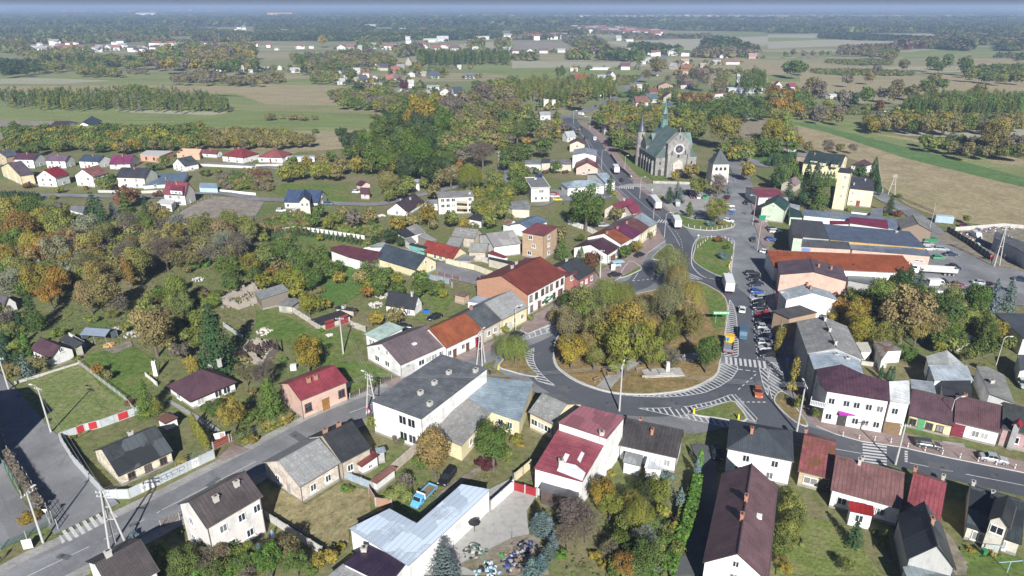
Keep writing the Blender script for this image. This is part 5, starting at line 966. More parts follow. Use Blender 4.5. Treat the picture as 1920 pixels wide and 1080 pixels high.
for i in range(4):
	a,k=cs[i]-cc,cs[(i+1)%4]-cc; v=k-a; m=(a+k)/2; b=MB(); b.box((m.x,m.y,1.6),(v.length,.3,3.2),math.atan2(v.y,v.x)); b.obj('wall',wm_((.6,.37,.26)),ro_)
b=MB(); m=(cs[0]+cs[2])/2-cc; b.box((m.x,m.y,1.5),((cs[1]-cs[0]).length*.95,.3,3)); b.obj('partition_wall',wm_((.6,.37,.26)),ro_)
block([(520,492,2.6),(535,460,3),(640,465,3),(620,520,2.6)],'low shed with grey sheet roof half hidden by spruces',cat='shed',name='shed',tile='b1',rm=rm_((.25,.25,.25),'metal'))
block([(1490,325,2.4),(1500,290,2.8),(1628,295,2.8),(1632,330,2.4)],'greenhouse of pale blue film in the allotment',cat='greenhouse',name='greenhouse',tile='b1',rm=rm_((.3,.4,.5),'metal'),wm=wm_((.4,.5,.6)))
H((150*4,232*4),(176*4,238*4),(192*4,226*4),hb=955,tile='a1',roof='gC',rh=3.4,rm=rm_((.07,.1,.14),'tile'),wm=wm_(WHS),label='lone white house with blue-grey gable roof in the green meadow',lm='lone meadow house',wA=([.3,.7],[.3,.7])) 
H((400,940),(470,950),(585,920),hb=960,tile='a1',roof='gA',rh=2.4,rm=rm_((.07,.04,.05),'metal'),wm=wm_(WH),label='low white house with dark maroon roof behind the field hedge')
# --- the church ------------------------------------------------------------
STN=wm_((.27,.262,.25),'stone'); COP=rm_((.15,.215,.195),'metal'); M_rose=plain('rose_window_glass',(.04,.05,.07),.3)
church=empty('church',(79.5,325.6,0),math.radians(7.5),'grey stone church with green copper roof, round window and slender spire','church'); church.scale=(1.09,1,1.02); LAND.append((1255,290,'stone church',Vector((79,340,0)),14))
def cb(name,fn,mat,parent=church):
	b=MB(); fn(b); return b.obj(name,mat,parent)
def gable(b,x0,x1,y0,y1,h,r,axis='y'):
	if axis=='y':
		xm=(x0+x1)/2
		for y in (y0,y1): b.face([(x0,y,0),(x1,y,0),(x1,y,h),(xm,y,r),(x0,y,h)])
		b.face([(x0,y0,0),(x0,y1,0),(x0,y1,h),(x0,y0,h)]); b.face([(x1,y0,0),(x1,y1,0),(x1,y1,h),(x1,y0,h)])
	else:
		ym=(y0+y1)/2
		for x in (x0,x1): b.face([(x,y0,0),(x,y1,0),(x,y1,h),(x,ym,r),(x,y0,h)])
		b.face([(x0,y0,0),(x1,y0,0),(x1,y0,h),(x0,y0,h)]); b.face([(x0,y1,0),(x1,y1,0),(x1,y1,h),(x0,y1,h)])
cb('facade',lambda b:(gable(b,-5.1,5.1,0,3.2,15.6,21.2)),STN)
cb('wall',lambda b:(gable(b,-9.2,9.2,3.2,28,9.3,20.6)),STN)
def nroof(b):
	for sg in (-1,1): b.slab([(0,2.9,21.2),(0,28.4,21.2),(sg*9.8,28.4,9.0),(sg*9.8,6.4,9.0),(sg*5.3,2.9,14.6)],.2,[(0,0),(25,0),(25,15),(3.5,15),(0,8)])
	for sg in (-1,1): b.slab([(sg*9.8,6.4,9.0),(sg*9.8,2.8,9.0),(sg*5.2,2.8,9.0),(sg*5.3,3.3,14.6)],.12,[(0,0),(3,0),(3,4),(0,6)])
nr=cb('roof',nroof,COP)
cb('aisle_front',lambda b:[b.box((sg*7.2,3.1,4.4),(4.2,1.2,8.8)) for sg in(-1,1)],STN)
cb('transept',lambda b:gable(b,-9.3,12.6,18.5,27,11.5,16.5,'x'),STN)
def troof(b):
	for s in (-1,1): b.slab([(-6,22.75,16.9),(12.9,22.75,16.9),(12.9,22.75+s*4.7,11.2),(-6,22.75+s*4.7,11.2)],.18,[(0,0),(26,0),(26,7),(0,7)])
cb('transept_roof',troof,COP)
cb('chancel',lambda b:b.prism([(-4.5,28),(4.5,28),(4.5,34),(2,37),(-2,37),(-4.5,34)],0,11),STN)
cb('chancel_roof',lambda b:[b.face([p,q,(0,29,19)]) for p,q in zip([(-5,28,11),(-5,34.3,11),(-2.2,37.5,11),(2.2,37.5,11),(5,34.3,11)],[(-5,34.3,11),(-2.2,37.5,11),(2.2,37.5,11),(5,34.3,11),(5,28,11)])],COP)
[cb('buttress',lambda b:b.box((x,-.4,5.5),(1.1,1.2,11)),STN) for x in (-4.5,4.5)]
for sg in (-1,1):
	for i in range(5): cb('buttress',lambda b:b.box((sg*9.7,6+i*4.2,3.4),(1,.9,6.8),0,0,.8),STN)
def ring(b,r0,r1,y,n=28):
	for i in range(n):
		a,c=2*math.pi*i/n,2*math.pi*(i+1)/n; f=lambda r,t,yy:(r*math.cos(t),yy,13.2+r*math.sin(t))
		b.face([f(r0,a,y),f(r1,a,y),f(r1,c,y),f(r0,c,y)]); b.face([f(r1,a,y),f(r1,a,y+.35),f(r1,c,y+.35),f(r1,c,y)]); b.face([f(r0,a,y),f(r0,a,y+.3),f(r0,c,y+.3),f(r0,c,y)])
rw=cb('rose_window',lambda b:ring(b,1.75,2.45,-.33),wallmat((.55,.52,.48),'stone'))
cb('pane',lambda b:b.tube((0,-.05,13.2),(0,-.12,13.2),1.78,1.78,24),M_rose,rw)
cb('tracery',lambda b:[b.box((0,-.16,13.2),(.12,.1,3.4)),b.box((0,-.17,13.2),(3.4,.1,.12))]+[b.tube((0,-.16,13.2),(1.7*math.cos(t),-.16,13.2+1.7*math.sin(t)),.06) for t in (.8,2.35,3.9,5.5)],STN,rw)
def arch(b,x,z0,w,h,y=-.1,n=8,d=.12):
	pts=[(x-w/2,y,z0),(x+w/2,y,z0)]+[(x+w/2*math.cos(math.pi*i/n),y,z0+h+w/2*math.sin(math.pi*i/n)) for i in range(n+1)]; b.face(pts); 
cb('portal',lambda b:(b.box((0,-.35,3.2),(4.6,.7,6.4)),b.face([(-2.3,-.75,6.4),(2.3,-.75,6.4),(0,-.75,8.6)]),b.face([(-2.3,-.75,6.4),(0,-.75,8.6),(0,.1,8.6),(-2.3,.1,6.4)]),b.face([(2.3,-.75,6.4),(0,-.75,8.6),(0,.1,8.6),(2.3,.1,6.4)])),wallmat((.5,.46,.4),'stone'))
cb('door',lambda b:arch(b,0,0,2.4,3.4,-.78),plain('church_door',(.06,.04,.03),.6)); cb('tympanum',lambda b:arch(b,0,3.9,2.6,.2,-.8),wallmat((.55,.52,.46),'stone'))
for sg in (-1,1): cb('door',lambda b:arch(b,sg*7.2,0,1.4,2.6,2.46),plain('church_door',(.06,.04,.03),.6)); cb('window',lambda b:arch(b,sg*7.2,5.4,.7,1.2,2.46),M_rose)
for x,z,w,h in ((-1.8,17.3,.4,1),(0,18,.5,1.3),(1.8,17.3,.4,1),(-3,10.4,.5,1.8),(3,10.4,.5,1.8),(0,9.2,1.0,.9)): cb('niche',lambda b:arch(b,x,z,w,h,-.06),M_dark)
for i in range(4): 
	for sg in (-1,1): cb('window',lambda b:[b.box((sg*9.25,8+i*3.2,5.8),(.12,.75,3.4)),b.box((sg*9.3,8+i*3.2,5.8),(.1,.5,3.0),0,1)],[M_frame,M_rose])
cb('cross',lambda b:(b.box((0,.3,22.2),(.25,.25,2)),b.box((0,.3,22.6),(1,.25,.25))),STN)
def spire(b):
	y=22.75; b.tube((0,y,19.5),(0,y,23.5),1.9,1.5,8); b.tube((0,y,23.5),(0,y,26.2),.25,.25,6)
	for i in range(8):
		t=i*math.pi/4; b.tube((1.1*math.cos(t),y+1.1*math.sin(t),23.5),(1.1*math.cos(t),y+1.1*math.sin(t),26.2),.16)
	b.tube((0,y,23.5),(0,y,23.8),1.7,1.7,8); b.tube((0,y,26.2),(0,y,26.6),1.6,1.5,8); b.tube((0,y,26.6),(0,y,28.2),1.3,.6,8); b.tube((0,y,28.2),(0,y,29),.8,.45,8); b.tube((0,y,29),(0,y,33.5),.4,.04,6); b.box((0,y,34),(.12,.12,1.4)); b.box((0,y,34.2),(.8,.12,.12))
cb('spire',spire,plain('green_copper',(.11,.2,.18),.55,0,.3,1))
tw=empty('round_tower',(66.3,353.5,0),0,'round grey stone tower with conical slate cap at the church corner','tower'); LAND.append((1200,260,'round church tower',Vector((66,353,0)),3))
b=MB(); b.tube((0,0,0),(0,0,17.6),2.45,2.05,20); b.tube((0,0,11.2),(0,0,11.6),2.4,2.4,20); b.obj('wall',STN,tw); b=MB(); b.tube((0,0,17.5),(0,0,19.8),2.6,1.5,20); b.tube((0,0,19.8),(0,0,26.6),1.5,.05,20); b.obj('roof',rm_((.09,.105,.13),'metal'),tw); b=MB(); b.box((.2,-2.1,15.3),(.6,.5,1.5)); b.obj('window',M_dark,tw)
bt=empty('bell_tower',(95.6,313.9,0),math.radians(3),'white bell tower with dark pyramid roof in front of the church','tower'); LAND.append((1341,320,'white bell tower',Vector((95.6,314,0)),5))
b=MB(); b.box((0,0,4.8),(8.2,7.6,9.6),0,0,.9); b.obj('wall',wm_((.6,.58,.55)),bt); b=MB()
for i in range(4):
	c4=[(-4,-3.8,9.5),(4,-3.8,9.5),(4,3.8,9.5),(-4,3.8,9.5)]; b.face([c4[i],c4[(i+1)%4],(0,0,15.8)],[(0,0),(8,0),(4,7)])
rr=b.obj('roof',rm_((.06,.075,.08),'metal'),bt)
for x in (-2,0,2):
	b=MB(); arch(b,x,6.6,1.2,.9,-3.62); b.obj('bell_opening',M_dark,bt)
FOOT+= [(79,341,0,11,18,20),(66.3,353.5,0,2.5,2.5,20),(95.6,313.9,0,4,4,15)]
# --- ruins
def ruin(pts,label,h=2.4,mat=None):
	c=sum((P(*T(t,x,y)) for t,x,y in pts),Vector())/len(pts); o=empty('ruined_building',c,0,label,'ruin')
	q=[P(*T(t,x,y))-c for t,x,y in pts]
	for i in range(len(q)):
		a,k=q[i],q[(i+1)%len(q)]; v=k-a; n=max(2,int(v.length/1.3)); b=MB()
		for j in range(n):
			m=a.lerp(k,(j+.5)/n); hh=h*R.uniform(.55,1.15); b.box((m.x,m.y,hh/2),(v.length/n+.02,.4,hh),math.atan2(v.y,v.x))
		b.obj('broken_wall',wm_((.4,.37,.33),'worn'),o)
	b=MB()
	for i in range(60):
		x,y=[R.uniform(-1,1)*abs(max(q,key=lambda v:abs(v[k]))[k])*.75 for k in (0,1)]
		b.box((x,y,R.uniform(.1,.5)),(R.uniform(.2,.9),R.uniform(.2,.7),R.uniform(.2,.6)),R.uniform(0,3))
	for i in range(8):
		x,y=R.uniform(-4,4),R.uniform(-3,3); b.tube((x,y,.3),(x+R.uniform(-3,3),y+R.uniform(-3,3),R.uniform(.5,2.4)),.1)
	b.obj('rubble',plain('rubble',(.32,.28,.24),.9,0,.5,2),o); return o
ruin([('c1',1655,110),('c1',1790,160),('c1',1990,90),('c1',1900,20)],'roofless ruined house of pale broken walls next to the grey barn')
ruin([('c1',1830,520),('c2',60,600),('c2',160,480),('c1',1900,420)],'collapsed cottage with caved-in roof in the overgrown garden')
c_=P(*T('c1',1905,450),2.6); b=MB()
for i in range(26):
	x=-6+i*.45; b.box((x,R.uniform(-.4,.4),R.uniform(-.5,.3)),(.3,R.uniform(3,7),.08),R.uniform(-.2,.2))
tag(b.obj('collapsed_roof',rm_((.2,.12,.1),'patch'),None,(c_.x,c_.y,2.4),.5),'sagging brown roof boards lying on the collapsed cottage','roof')
# --- roadside fronts far along the main road (a3)
far=[ # tile,x,y(centre of base),width,depth,h,rh,roof,wall,angle,phrase
('a3',445,1062,11,9,4,2.6,(.35,.36,.38),WHS,.5,'white gabled house with pale roof at the road bend'),
('a3',715,1010,9,8,8,.1,(.12,.07,.08),GRY,.2,'narrow grey tower-like shop with sign panels by the road'),
('a3',250,900,14,10,5,1.5,(.3,.3,.3),WH,.2,'grey building with pale sheet roof among roadside trees'),
('a3',255,815,7,2.5,9,.1,(.6,.6,.6),WHS,.1,'first of two tall white silos beside the road'),
('a3',312,818,5,2.5,9,.1,(.6,.6,.6),WHS,.1,'second of two tall white silos beside the road'),
('a3',205,750,28,12,3.4,3,(.09,.05,.07),BEI,0,'wide bungalow with dark mauve hipped roof behind the birches'),
('a3',1060,710,16,10,3,3,(.14,.06,.05),YEL,.3,'yellow gabled building with maroon side roof'),
('a3',1150,685,26,12,7,2.6,(.14,.05,.05),(.5,.36,.26),0,'long brick school-like building with maroon roof'),
('a3',975,795,20,12,4,4,(.17,.07,.07),WH,.25,'white house with dusty red roof beyond the church'),
('a3',1050,770,18,12,4,4,(.07,.1,.12),WHS,.3,'white house with blue-grey roof beyond the church'),
('a3',1180,760,20,13,4.4,3.6,(.08,.03,.06),BEI,.1,'beige house with deep purple roof beyond the church'),
('a3',955,680,9,8,6,1.2,(.4,.4,.4),WHS,.1,'small white cube house near the junction'),
('a3',1560,740,24,10,6,.8,(.12,.04,.04),WHS,.5,'row of tall white garages with dark red tops'),
('a3',1690,660,6,5,17,.1,(.6,.6,.6),WHS,0,'tall white tower of the factory'),
('a3',1750,700,60,14,6,.2,(.5,.52,.55),(.6,.63,.66),0,'long white factory hall with bands of windows'),
('a3',515,610,24,12,4,4,(.26,.04,.04),WHS,.2,'white house with bright red roof beside the birch grove'),
('a3',615,630,22,10,3.6,3.6,(.04,.12,.1),WH,.5,'white house with green roof below the bright red one'),
('a3',590,615,12,9,3.4,2.4,(.12,.04,.08),WH,.2,'small house with plum roof between the red and green ones'),
('a3',690,600,26,12,3.6,2.4,(.3,.34,.38),WH,.1,'low hall with pale roof beside the slate-roofed house'),
('a3',750,598,20,12,5,5,(.08,.09,.11),WHS,.6,'white gabled house with slate roof near the highway'),
('a3',1040,470,16,12,4,4,(.4,.4,.42),WHS,.8,'far white gabled house at the highway'),
('a3',1310,540,26,14,6,3.4,(.24,.09,.06),(.5,.3,.2),0,'far brick house with orange-red roof'),
('a3',1280,562,24,12,6,1.6,(.3,.14,.08),(.65,.5,.4),0,'far peach house with verandas'),
('a3',1430,560,26,14,5,2.4,(.2,.08,.08),(.4,.22,.2),0,'far dark brick house behind bare trees'),
('a3',1300,480,22,12,5,3,(.4,.25,.22),WHS,.3,'far white house with pinkish roof'),
('a3',1230,520,18,12,5,4,(.3,.3,.32),BEI,.9,'far beige barn gable end'),
('a3',1310,665,24,12,5,3,(.1,.05,.06),WH,0,'house with dark maroon roof behind the yard'),
('a3',850,525,22,14,6,4,(.12,.06,.07),WHS,0,'far white villa with brown roof by the depot'),
('a3',660,525,50,12,4,.3,(.5,.55,.6),WHS,0,'depot hall with white cladding'),
('a3',465,535,18,12,5,.3,(.5,.52,.55),WHS,0,'boxy white depot office at the meadow'),
('a3',980,482,16,10,5,.3,(.5,.5,.5),WHS,0,'far white box building'),
('a3',1200,418,24,12,7,2,(.5,.52,.56),WHS,0,'far pale blue-white house'),
('a3',810,395,30,14,6,3,(.15,.07,.06),WHS,0,'far white house with brown roof'),
('a3',755,395,30,14,6,3,(.12,.07,.08),WHS,0,'far white house with dark roof above the birches'),
('a3',635,405,20,14,9,1,(.3,.3,.3),WHS,0,'far tall white house'),
('a3',370,395,26,14,6,2,(.4,.38,.36),WH,0,'far pale house in the ploughed land'),
('a3',240,400,30,14,6,4,(.12,.09,.09),WHS,0,'far white house with hipped roof'),
('a3',135,405,26,14,6,4,(.12,.07,.07),WHS,0,'far white gabled villa'),
('a3',25,400,24,14,5,3,(.15,.1,.1),WHS,0,'far low house at the wood edge'),
('a3',345,290,26,14,7,6,(.35,.3,.3),WHS,0,'very far white gable left of the village'),
('a3',570,295,24,14,7,6,(.3,.2,.2),WHS,0,'very far white gable in the village'),
('a3',800,305,24,14,7,6,(.3,.3,.3),WHS,0,'very far white gable at the fields'),
('a3',880,312,36,14,6,1,(.5,.5,.5),WHS,0,'very far long white shed beside striped fields'),
('a3',1590,435,26,12,5,2,(.5,.5,.5),WHS,0,'far white bungalow below the grove'),
('a3',1650,430,24,12,5,2,(.3,.2,.2),BEI,0,'far beige bungalow below the grove'),
('a3',1805,440,24,12,5,4,(.3,.2,.2),PINK,0,'far pinkish house beside the grove'),
('a3',1650,485,40,12,5,3,(.2,.1,.1),WHS,0,'far farmhouse with red-brown roof'),
('a3',1540,485,24,12,5,2,(.4,.4,.4),BEI,0,'far beige farm shed'),
('a3',1445,510,22,12,5,2,(.35,.3,.28),BEI,0,'far plaster cottage behind bare trees'),
('a4',75,675,15,10,5,4,(.2,.03,.07),WHS,0,'white house with crimson roof at the wood edge'),
('a4',178,680,11,9,5,3,(.2,.03,.07),WHS,0,'smaller house with crimson roof at the wood edge'),
('a4',120,690,14,5,3,.3,(.5,.55,.6),WHS,0,'pale shed between the two crimson-roofed houses'),
('a4',488,745,14,8,5,.5,(.5,.52,.55),WHS,.4,'white box building among grey trees'),
('a4',880,855,12,2.5,2.6,.1,(.6,.6,.6),WHS,0,'white trailer standing in the right meadow'),
('a4',1008,872,7,2.5,2.6,.3,(.6,.6,.6),WHS,.3,'small white caravan in the right meadow'),
('a1',1660,540,24,12,5,4,(.05,.09,.15),WHS,0,'white house with dark blue roof beside the meadow'),
('a1',1720,540,12,8,4,2,(.4,.4,.4),WHS,.3,'little white annex next to the dark blue roofed house'),
('a1',1800,540,20,12,6,3,(.4,.38,.3),WHS,.6,'white farm building with straw-grey roof'),
('a1',1860,535,22,12,6,2,(.35,.36,.3),WHS,0,'long white farm hall with pale roof'),
('a1',1880,545,10,8,3.5,1,(.4,.4,.4),WHS,0,'small white shed in front of the farm hall'),
('a1',170,378,34,14,5,2,(.4,.45,.4),WHS,0,'distant pale greenhouse farm'),
('a1',250,372,40,14,5,3,(.4,.4,.4),WHS,0,'distant white farm range'),
('a1',320,378,30,14,5,3,(.4,.4,.4),WHS,0,'distant white cottage row beside poplars'),
('a1',410,380,20,14,6,5,(.3,.3,.3),WHS,0,'distant white gable with poplar'),
('a1',560,382,22,14,6,4,(.3,.1,.1),BEI,0,'distant beige house with red roof'),
('a1',745,390,26,14,7,4,(.15,.15,.18),WHS,0,'distant white house with grey roof'),
('a1',745,365,34,14,6,2,(.4,.3,.3),WHS,0,'distant white long house'),
('a1',810,380,22,14,7,5,(.4,.4,.4),WHS,0,'distant white gabled barn left of the wood'),
('a1',868,378,30,14,7,3,(.3,.12,.12),WHS,0,'distant white villa with red top'),
('a1',1220,360,22,14,7,3,(.4,.4,.4),WHS,0,'distant lone white house at the wood'),
('a1',1085,380,26,14,7,4,(.1,.09,.09),BEI,0,'distant dark-roofed farmhouse below the wood'),
('a2',80,525,12,9,4,1,(.4,.3,.3),WHS,0,'white cottage at the meadow edge'),
('a2',25,523,16,9,3,1,(.5,.5,.5),WHS,0,'long white shed at the meadow edge'),
('a2',180,525,10,8,4,3,(.3,.25,.2),WHS,.5,'tiny white gable under the autumn wood'),
('a2',295,545,22,11,3.6,3,(.35,.33,.33),WHS,.2,'white bungalow with pale roof by the meadow'),
('a2',445,515,14,10,4.4,4,(.26,.04,.03),WHS,0,'white house with red roof and yellow tree'),
('a2',550,525,22,11,5,4,(.25,.03,.04),WHS,0,'larger white house with red roof'),
('a2',630,580,10,9,5,3,(.4,.4,.4),WHS,.8,'narrow white gable among orchard trees'),
('a2',640,635,15,10,4,3,(.35,.36,.38),WH,.2,'pale barn at the corner of the meadow'),
('a2',665,605,12,8,4,3,(.2,.3,.36),WH,.5,'barn with blue-green roof at the meadow corner'),
('a2',760,555,14,10,5,3,(.4,.4,.38),WHS,.3,'white cottage with pale roof in the village'),
('a2',825,580,14,10,6,1,(.3,.1,.1),WHS,.1,'white cube villa in the village'),
('a2',890,615,13,10,6,2,(.35,.35,.33),WHS,0,'white two storey villa in the village'),
('a2',765,620,16,9,5,1.5,(.3,.28,.25),BEI,0,'beige barn in the village'),
('a2',810,630,15,10,5,5,(.06,.07,.1),WHS,.6,'white house with black gable roof in the village'),
('a2',835,660,9,8,4,3,(.25,.04,.06),WH,.4,'small house with raspberry roof'),
('a2',880,495,18,10,4,4,(.28,.07,.03),WHS,.2,'white house with orange roof in the village'),
('a2',960,530,20,12,5,4,(.06,.05,.08),(.6,.55,.4),0,'yellow villa with dark hipped roof in the village'),
('a2',905,520,14,10,4,2,(.3,.32,.35),WH,0,'grey-roofed annex beside the yellow villa'),
('a2',1050,545,18,12,4,4,(.28,.1,.08),(.45,.27,.2),.4,'brick house with orange gable roof in the village'),
('a2',1085,520,18,12,4,3,(.25,.25,.26),BEI,.1,'barn with grey roof behind the brick house'),
('a2',1145,490,16,11,5,7,(.09,.13,.19),BEI,0,'tall house with steep steel-blue roof'),
('a2',1005,620,15,11,6,3,(.3,.12,.1),(.45,.25,.18),.3,'brick gable house in the village'),
('a2',1070,615,16,11,5,3,(.14,.09,.12),WH,.2,'house with lilac-brown roof beside the dark red tree'),
('a2',1110,690,16,11,3,4,(.25,.25,.26),WH,.5,'grey gabled barn in front of the dark red tree'),
('a2',1165,660,10,9,6,3,(.4,.4,.4),WHS,.2,'narrow white house beside the dark red tree'),
('a2',910,650,18,9,3.4,1,(.3,.3,.3),WH,0,'low pale shed row in the village'),
('a2',1165,575,16,10,4,2,(.35,.33,.3),WHS,0,'white bungalow beside the green gabled house'),
('a2',1250,570,16,10,4,2,(.3,.28,.27),BEI,0,'long beige bungalow in the village'),
('a2',1340,590,20,12,4,5,(.05,.06,.1),(.55,.68,.55),.3,'pale green house with dark gable roof'),
('a2',1605,590,22,11,4,1.5,(.12,.14,.2),WH,.1,'long shed with dark blue roof'),
('a2',1280,740,16,10,5,3,(.28,.3,.32),WH,.6,'grey gabled barn beyond the copper beech'),
('a2',1330,680,22,10,5,1,(.3,.3,.3),WH,0,'pale flat-roofed workshop beyond the trees'),
('a2',1420,715,18,10,4,3,(.26,.27,.28),WH,.1,'white house with light grey roof beyond the trees'),
('a2',1520,740,15,11,6,5,(.04,.05,.07),WHS,.5,'white twin-gabled house with black roof'),
('a2',1580,765,12,10,4,4,(.2,.1,.09),WHS,.5,'white lower gable of the twin-gabled house'),
('a2',1640,775,10,8,4,2,(.3,.25,.15),YEL,.2,'yellow cottage beside the twin-gabled house'),
('a2',1790,770,24,11,3.4,2,(.2,.24,.28),WH,-.3,'low hall with blue-grey roof in the trees'),
('a2',1525,520,9,6,3,3,(.4,.4,.4),WHS,0,'little white hut alone in the field'),
('a2',640,375,30,14,7,4,(.14,.07,.06),WHS,0,'far white house with dark brown roof above the wood'),
('a2',710,375,30,14,7,4,(.2,.1,.09),BEI,0,'far brown-roofed house above the wood'),
('a2',780,382,14,12,6,5,(.3,.3,.3),WHS,0,'far little white gable above the wood'),
('a2',1000,375,22,14,7,2,(.3,.12,.1),WHS,0,'far white house with reddish top'),
('a2',1045,370,36,14,7,3,(.3,.12,.1),BEI,0,'far long house with salmon roof'),
('a2',1145,340,22,14,13,1,(.4,.4,.4),WHS,0,'far white tower block'),
('a2',1225,385,30,14,7,5,(.28,.05,.04),BEI,0,'far house with red roof near the pine belt'),
('a2',1350,385,26,14,7,5,(.2,.08,.07),WHS,0,'far white house with brown-red roof'),
('a2',1490,385,30,14,7,5,(.12,.07,.07),WHS,0,'far white house with dark roof'),
('a2',1650,385,26,14,9,2,(.3,.33,.33),WH,0,'far grey-green block at the pines'),
('a2',1880,390,26,14,7,3,(.3,.3,.3),WHS,0,'far white house at the pine belt end'),
('a2',1310,318,60,16,8,2,(.5,.5,.5),WHS,0,'very far white farm complex'),
('a2',1400,312,50,16,8,6,(.4,.4,.4),WHS,0,'very far white farm with gables'),
('a2',1700,297,60,16,8,2,(.5,.5,.5),WHS,0,'very far long white shed behind the pine belt'),
('a2',1140,318,20,14,14,2,(.5,.5,.5),WHS,0,'very far white silo house'),
('a2',835,218,60,20,12,4,(.5,.5,.5),WHS,0,'remote white farm in the clearing'),
('a2',435,232,90,20,10,3,(.5,.5,.5),WHS,0,'remote white buildings in the forest'),
('a2',180,128,200,60,30,5,(.5,.25,.12),(.7,.45,.25),0,'remote orange-walled church complex on the horizon'),
('a1',1125,82,220,80,34,5,(.6,.6,.6),WHS,0,'remote white block near the horizon'),
('a1',1090,133,150,60,26,10,(.6,.6,.6),WHS,0,'remote white plant in the forest'),
('a4',1100,78,420,120,36,5,(.6,.6,.6),WHS,0,'remote long white works near the horizon'),
]
_fh={}
for k,(t,x,y,wd,dp,h,rh,rc,wc,an,lb) in enumerate(far):
	if 'remote' not in lb: wd*=.54; dp*=.62; wc=sc3(wc,.72); rh=max(rh,.1)*1.05; h*=.8
	px,py=T(t,x,y); c=P(px,py); o=empty('house' if not any(q in lb for q in ('barn','shed','silo','tower','hall')) else 'farm_building',c,an,lb,'house' if 'house' in lb or 'villa' in lb or 'gable' in lb else 'building')
	f=MB(); r=MB(); x0,x1,y0,y1=-wd/2,wd/2,0,dp; rr=max(rh,.1)
	f.face([(x0,y0,0),(x1,y0,0),(x1,y0,h),(x0,y0,h)]); f.face([(x0,y1,0),(x1,y1,0),(x1,y1,h),(x0,y1,h)])
	turn=(k%3==1 and wd<18 and rh>2)
	if not turn:
		for xx in (x0,x1): f.face([(xx,y0,0),(xx,y1,0),(xx,y1,h),(xx,dp/2,h+rr),(xx,y0,h)])
		e=.4; r.slab([(x0-e,y0-e,h-.2),(x1+e,y0-e,h-.2),(x1+e,dp/2,h+rr),(x0-e,dp/2,h+rr)],.2,[(0,0),(wd,0),(wd,dp/2),(0,dp/2)]); r.slab([(x1+e,y1+e,h-.2),(x0-e,y1+e,h-.2),(x0-e,dp/2,h+rr),(x1+e,dp/2,h+rr)],.2,[(0,0),(wd,0),(wd,dp/2),(0,dp/2)])
	else:
		for xx in (x0,x1): f.face([(xx,y0,0),(xx,y1,0),(xx,y1,h),(xx,y0,h)])
		for yy in (y0,y1): f.face([(x0,yy,h),(x1,yy,h),(0,yy,h+rr)])
		e=.4; r.slab([(x0-e,y0-e,h-.2),(0,y0-e,h+rr),(0,y1+e,h+rr),(x0-e,y1+e,h-.2)],.2,[(0,0),(0,5),(dp,5),(dp,0)]); r.slab([(0,y0-e,h+rr),(x1+e,y0-e,h-.2),(x1+e,y1+e,h-.2),(0,y1+e,h+rr)],.2,[(0,0),(0,5),(dp,5),(dp,0)])
	f.obj('wall',wm_(wc) if y>0 else wm_(WHS),o); r.obj('roof',plain('roofcol%s'%(rc,),rc,.6,0,.35,.4),o)
	dist=c.length
	if dist<900 and h>2.8 and 'silo' not in lb and 'trailer' not in lb:
		n=max(2,int(wd/4)); nf=2 if h>=5 else 1
		for fi in range(nf):
			for i in range(n): add_window(o,(x0+wd*(i+.5)/n,y0-.05,1+fi*2.7),0,1.4,1.3)
	FOOT.append((c.x,c.y+dp/2,an,wd/2,dp/2,h+rr))
# ---------------------------------------------------------------- vegetation
HUE=dict(g=(.115,.165,.045),d=(.06,.095,.04),y=(.23,.235,.05),o=(.29,.235,.055),a=(.29,.175,.05),r=(.18,.09,.055),b=(.21,.19,.085),l=(.185,.21,.06),w=(.22,.22,.09),u=(.15,.21,.20),x=(.19,.165,.13),n=(.06,.105,.05),m=(.11,.04,.05),G=(.12,.22,.045),s=(.22,.235,.16),c=(.25,.215,.09))
CW=dict(g='green',d='dark green',y='yellow-green',o='golden',a='orange',r='rust-red',b='brownish',l='olive',w='pale olive',u='blue-grey',x='greyish',n='deep green',m='maroon',G='fresh green',s='silvery',c='tan')
SW=dict(R=('broadleaf tree','tree'),W=('weeping willow','tree'),S=('spruce','conifer'),T=('columnar thuja','conifer'),K=('slender birch','tree'),B=('bush','bush'),X=('bare tree','tree'),J=('spiky juniper','conifer'))
NM=dict(R='broadleaf_tree',W='willow_tree',S='spruce_tree',T='thuja_tree',K='birch_tree',B='bush',X='bare_tree',J='juniper_tree')
def leaves(P_,N_,sz,rng,asp=1.0,tint=None,elong=None):
	"""quads centred at P_, facing N_ (jittered)"""
	n=len(P_); N_=N_+rng.normal(0,.45,(n,3)); N_/=np.linalg.norm(N_,axis=1,keepdims=True)+1e-9
	a=rng.normal(0,1,(n,3)) if elong is None else elong+rng.normal(0,.25,(n,3)); u=np.cross(N_,a); u/=np.linalg.norm(u,axis=1,keepdims=True)+1e-9; w=np.cross(N_,u)
	s=(sz*rng.uniform(.6,1.3,(n,1))); v=np.empty((n,4,3)); v[:,0]=P_-u*s-w*s*asp; v[:,1]=P_+u*s*.8-w*s*asp*.9; v[:,2]=P_+u*s*.75+w*s*asp; v[:,3]=P_-u*s*.9+w*s*asp*.7
	if tint is None: tint=rng.uniform(0,1,(n,2))
	return v.reshape(-1,3),np.repeat(tint,4,axis=0)
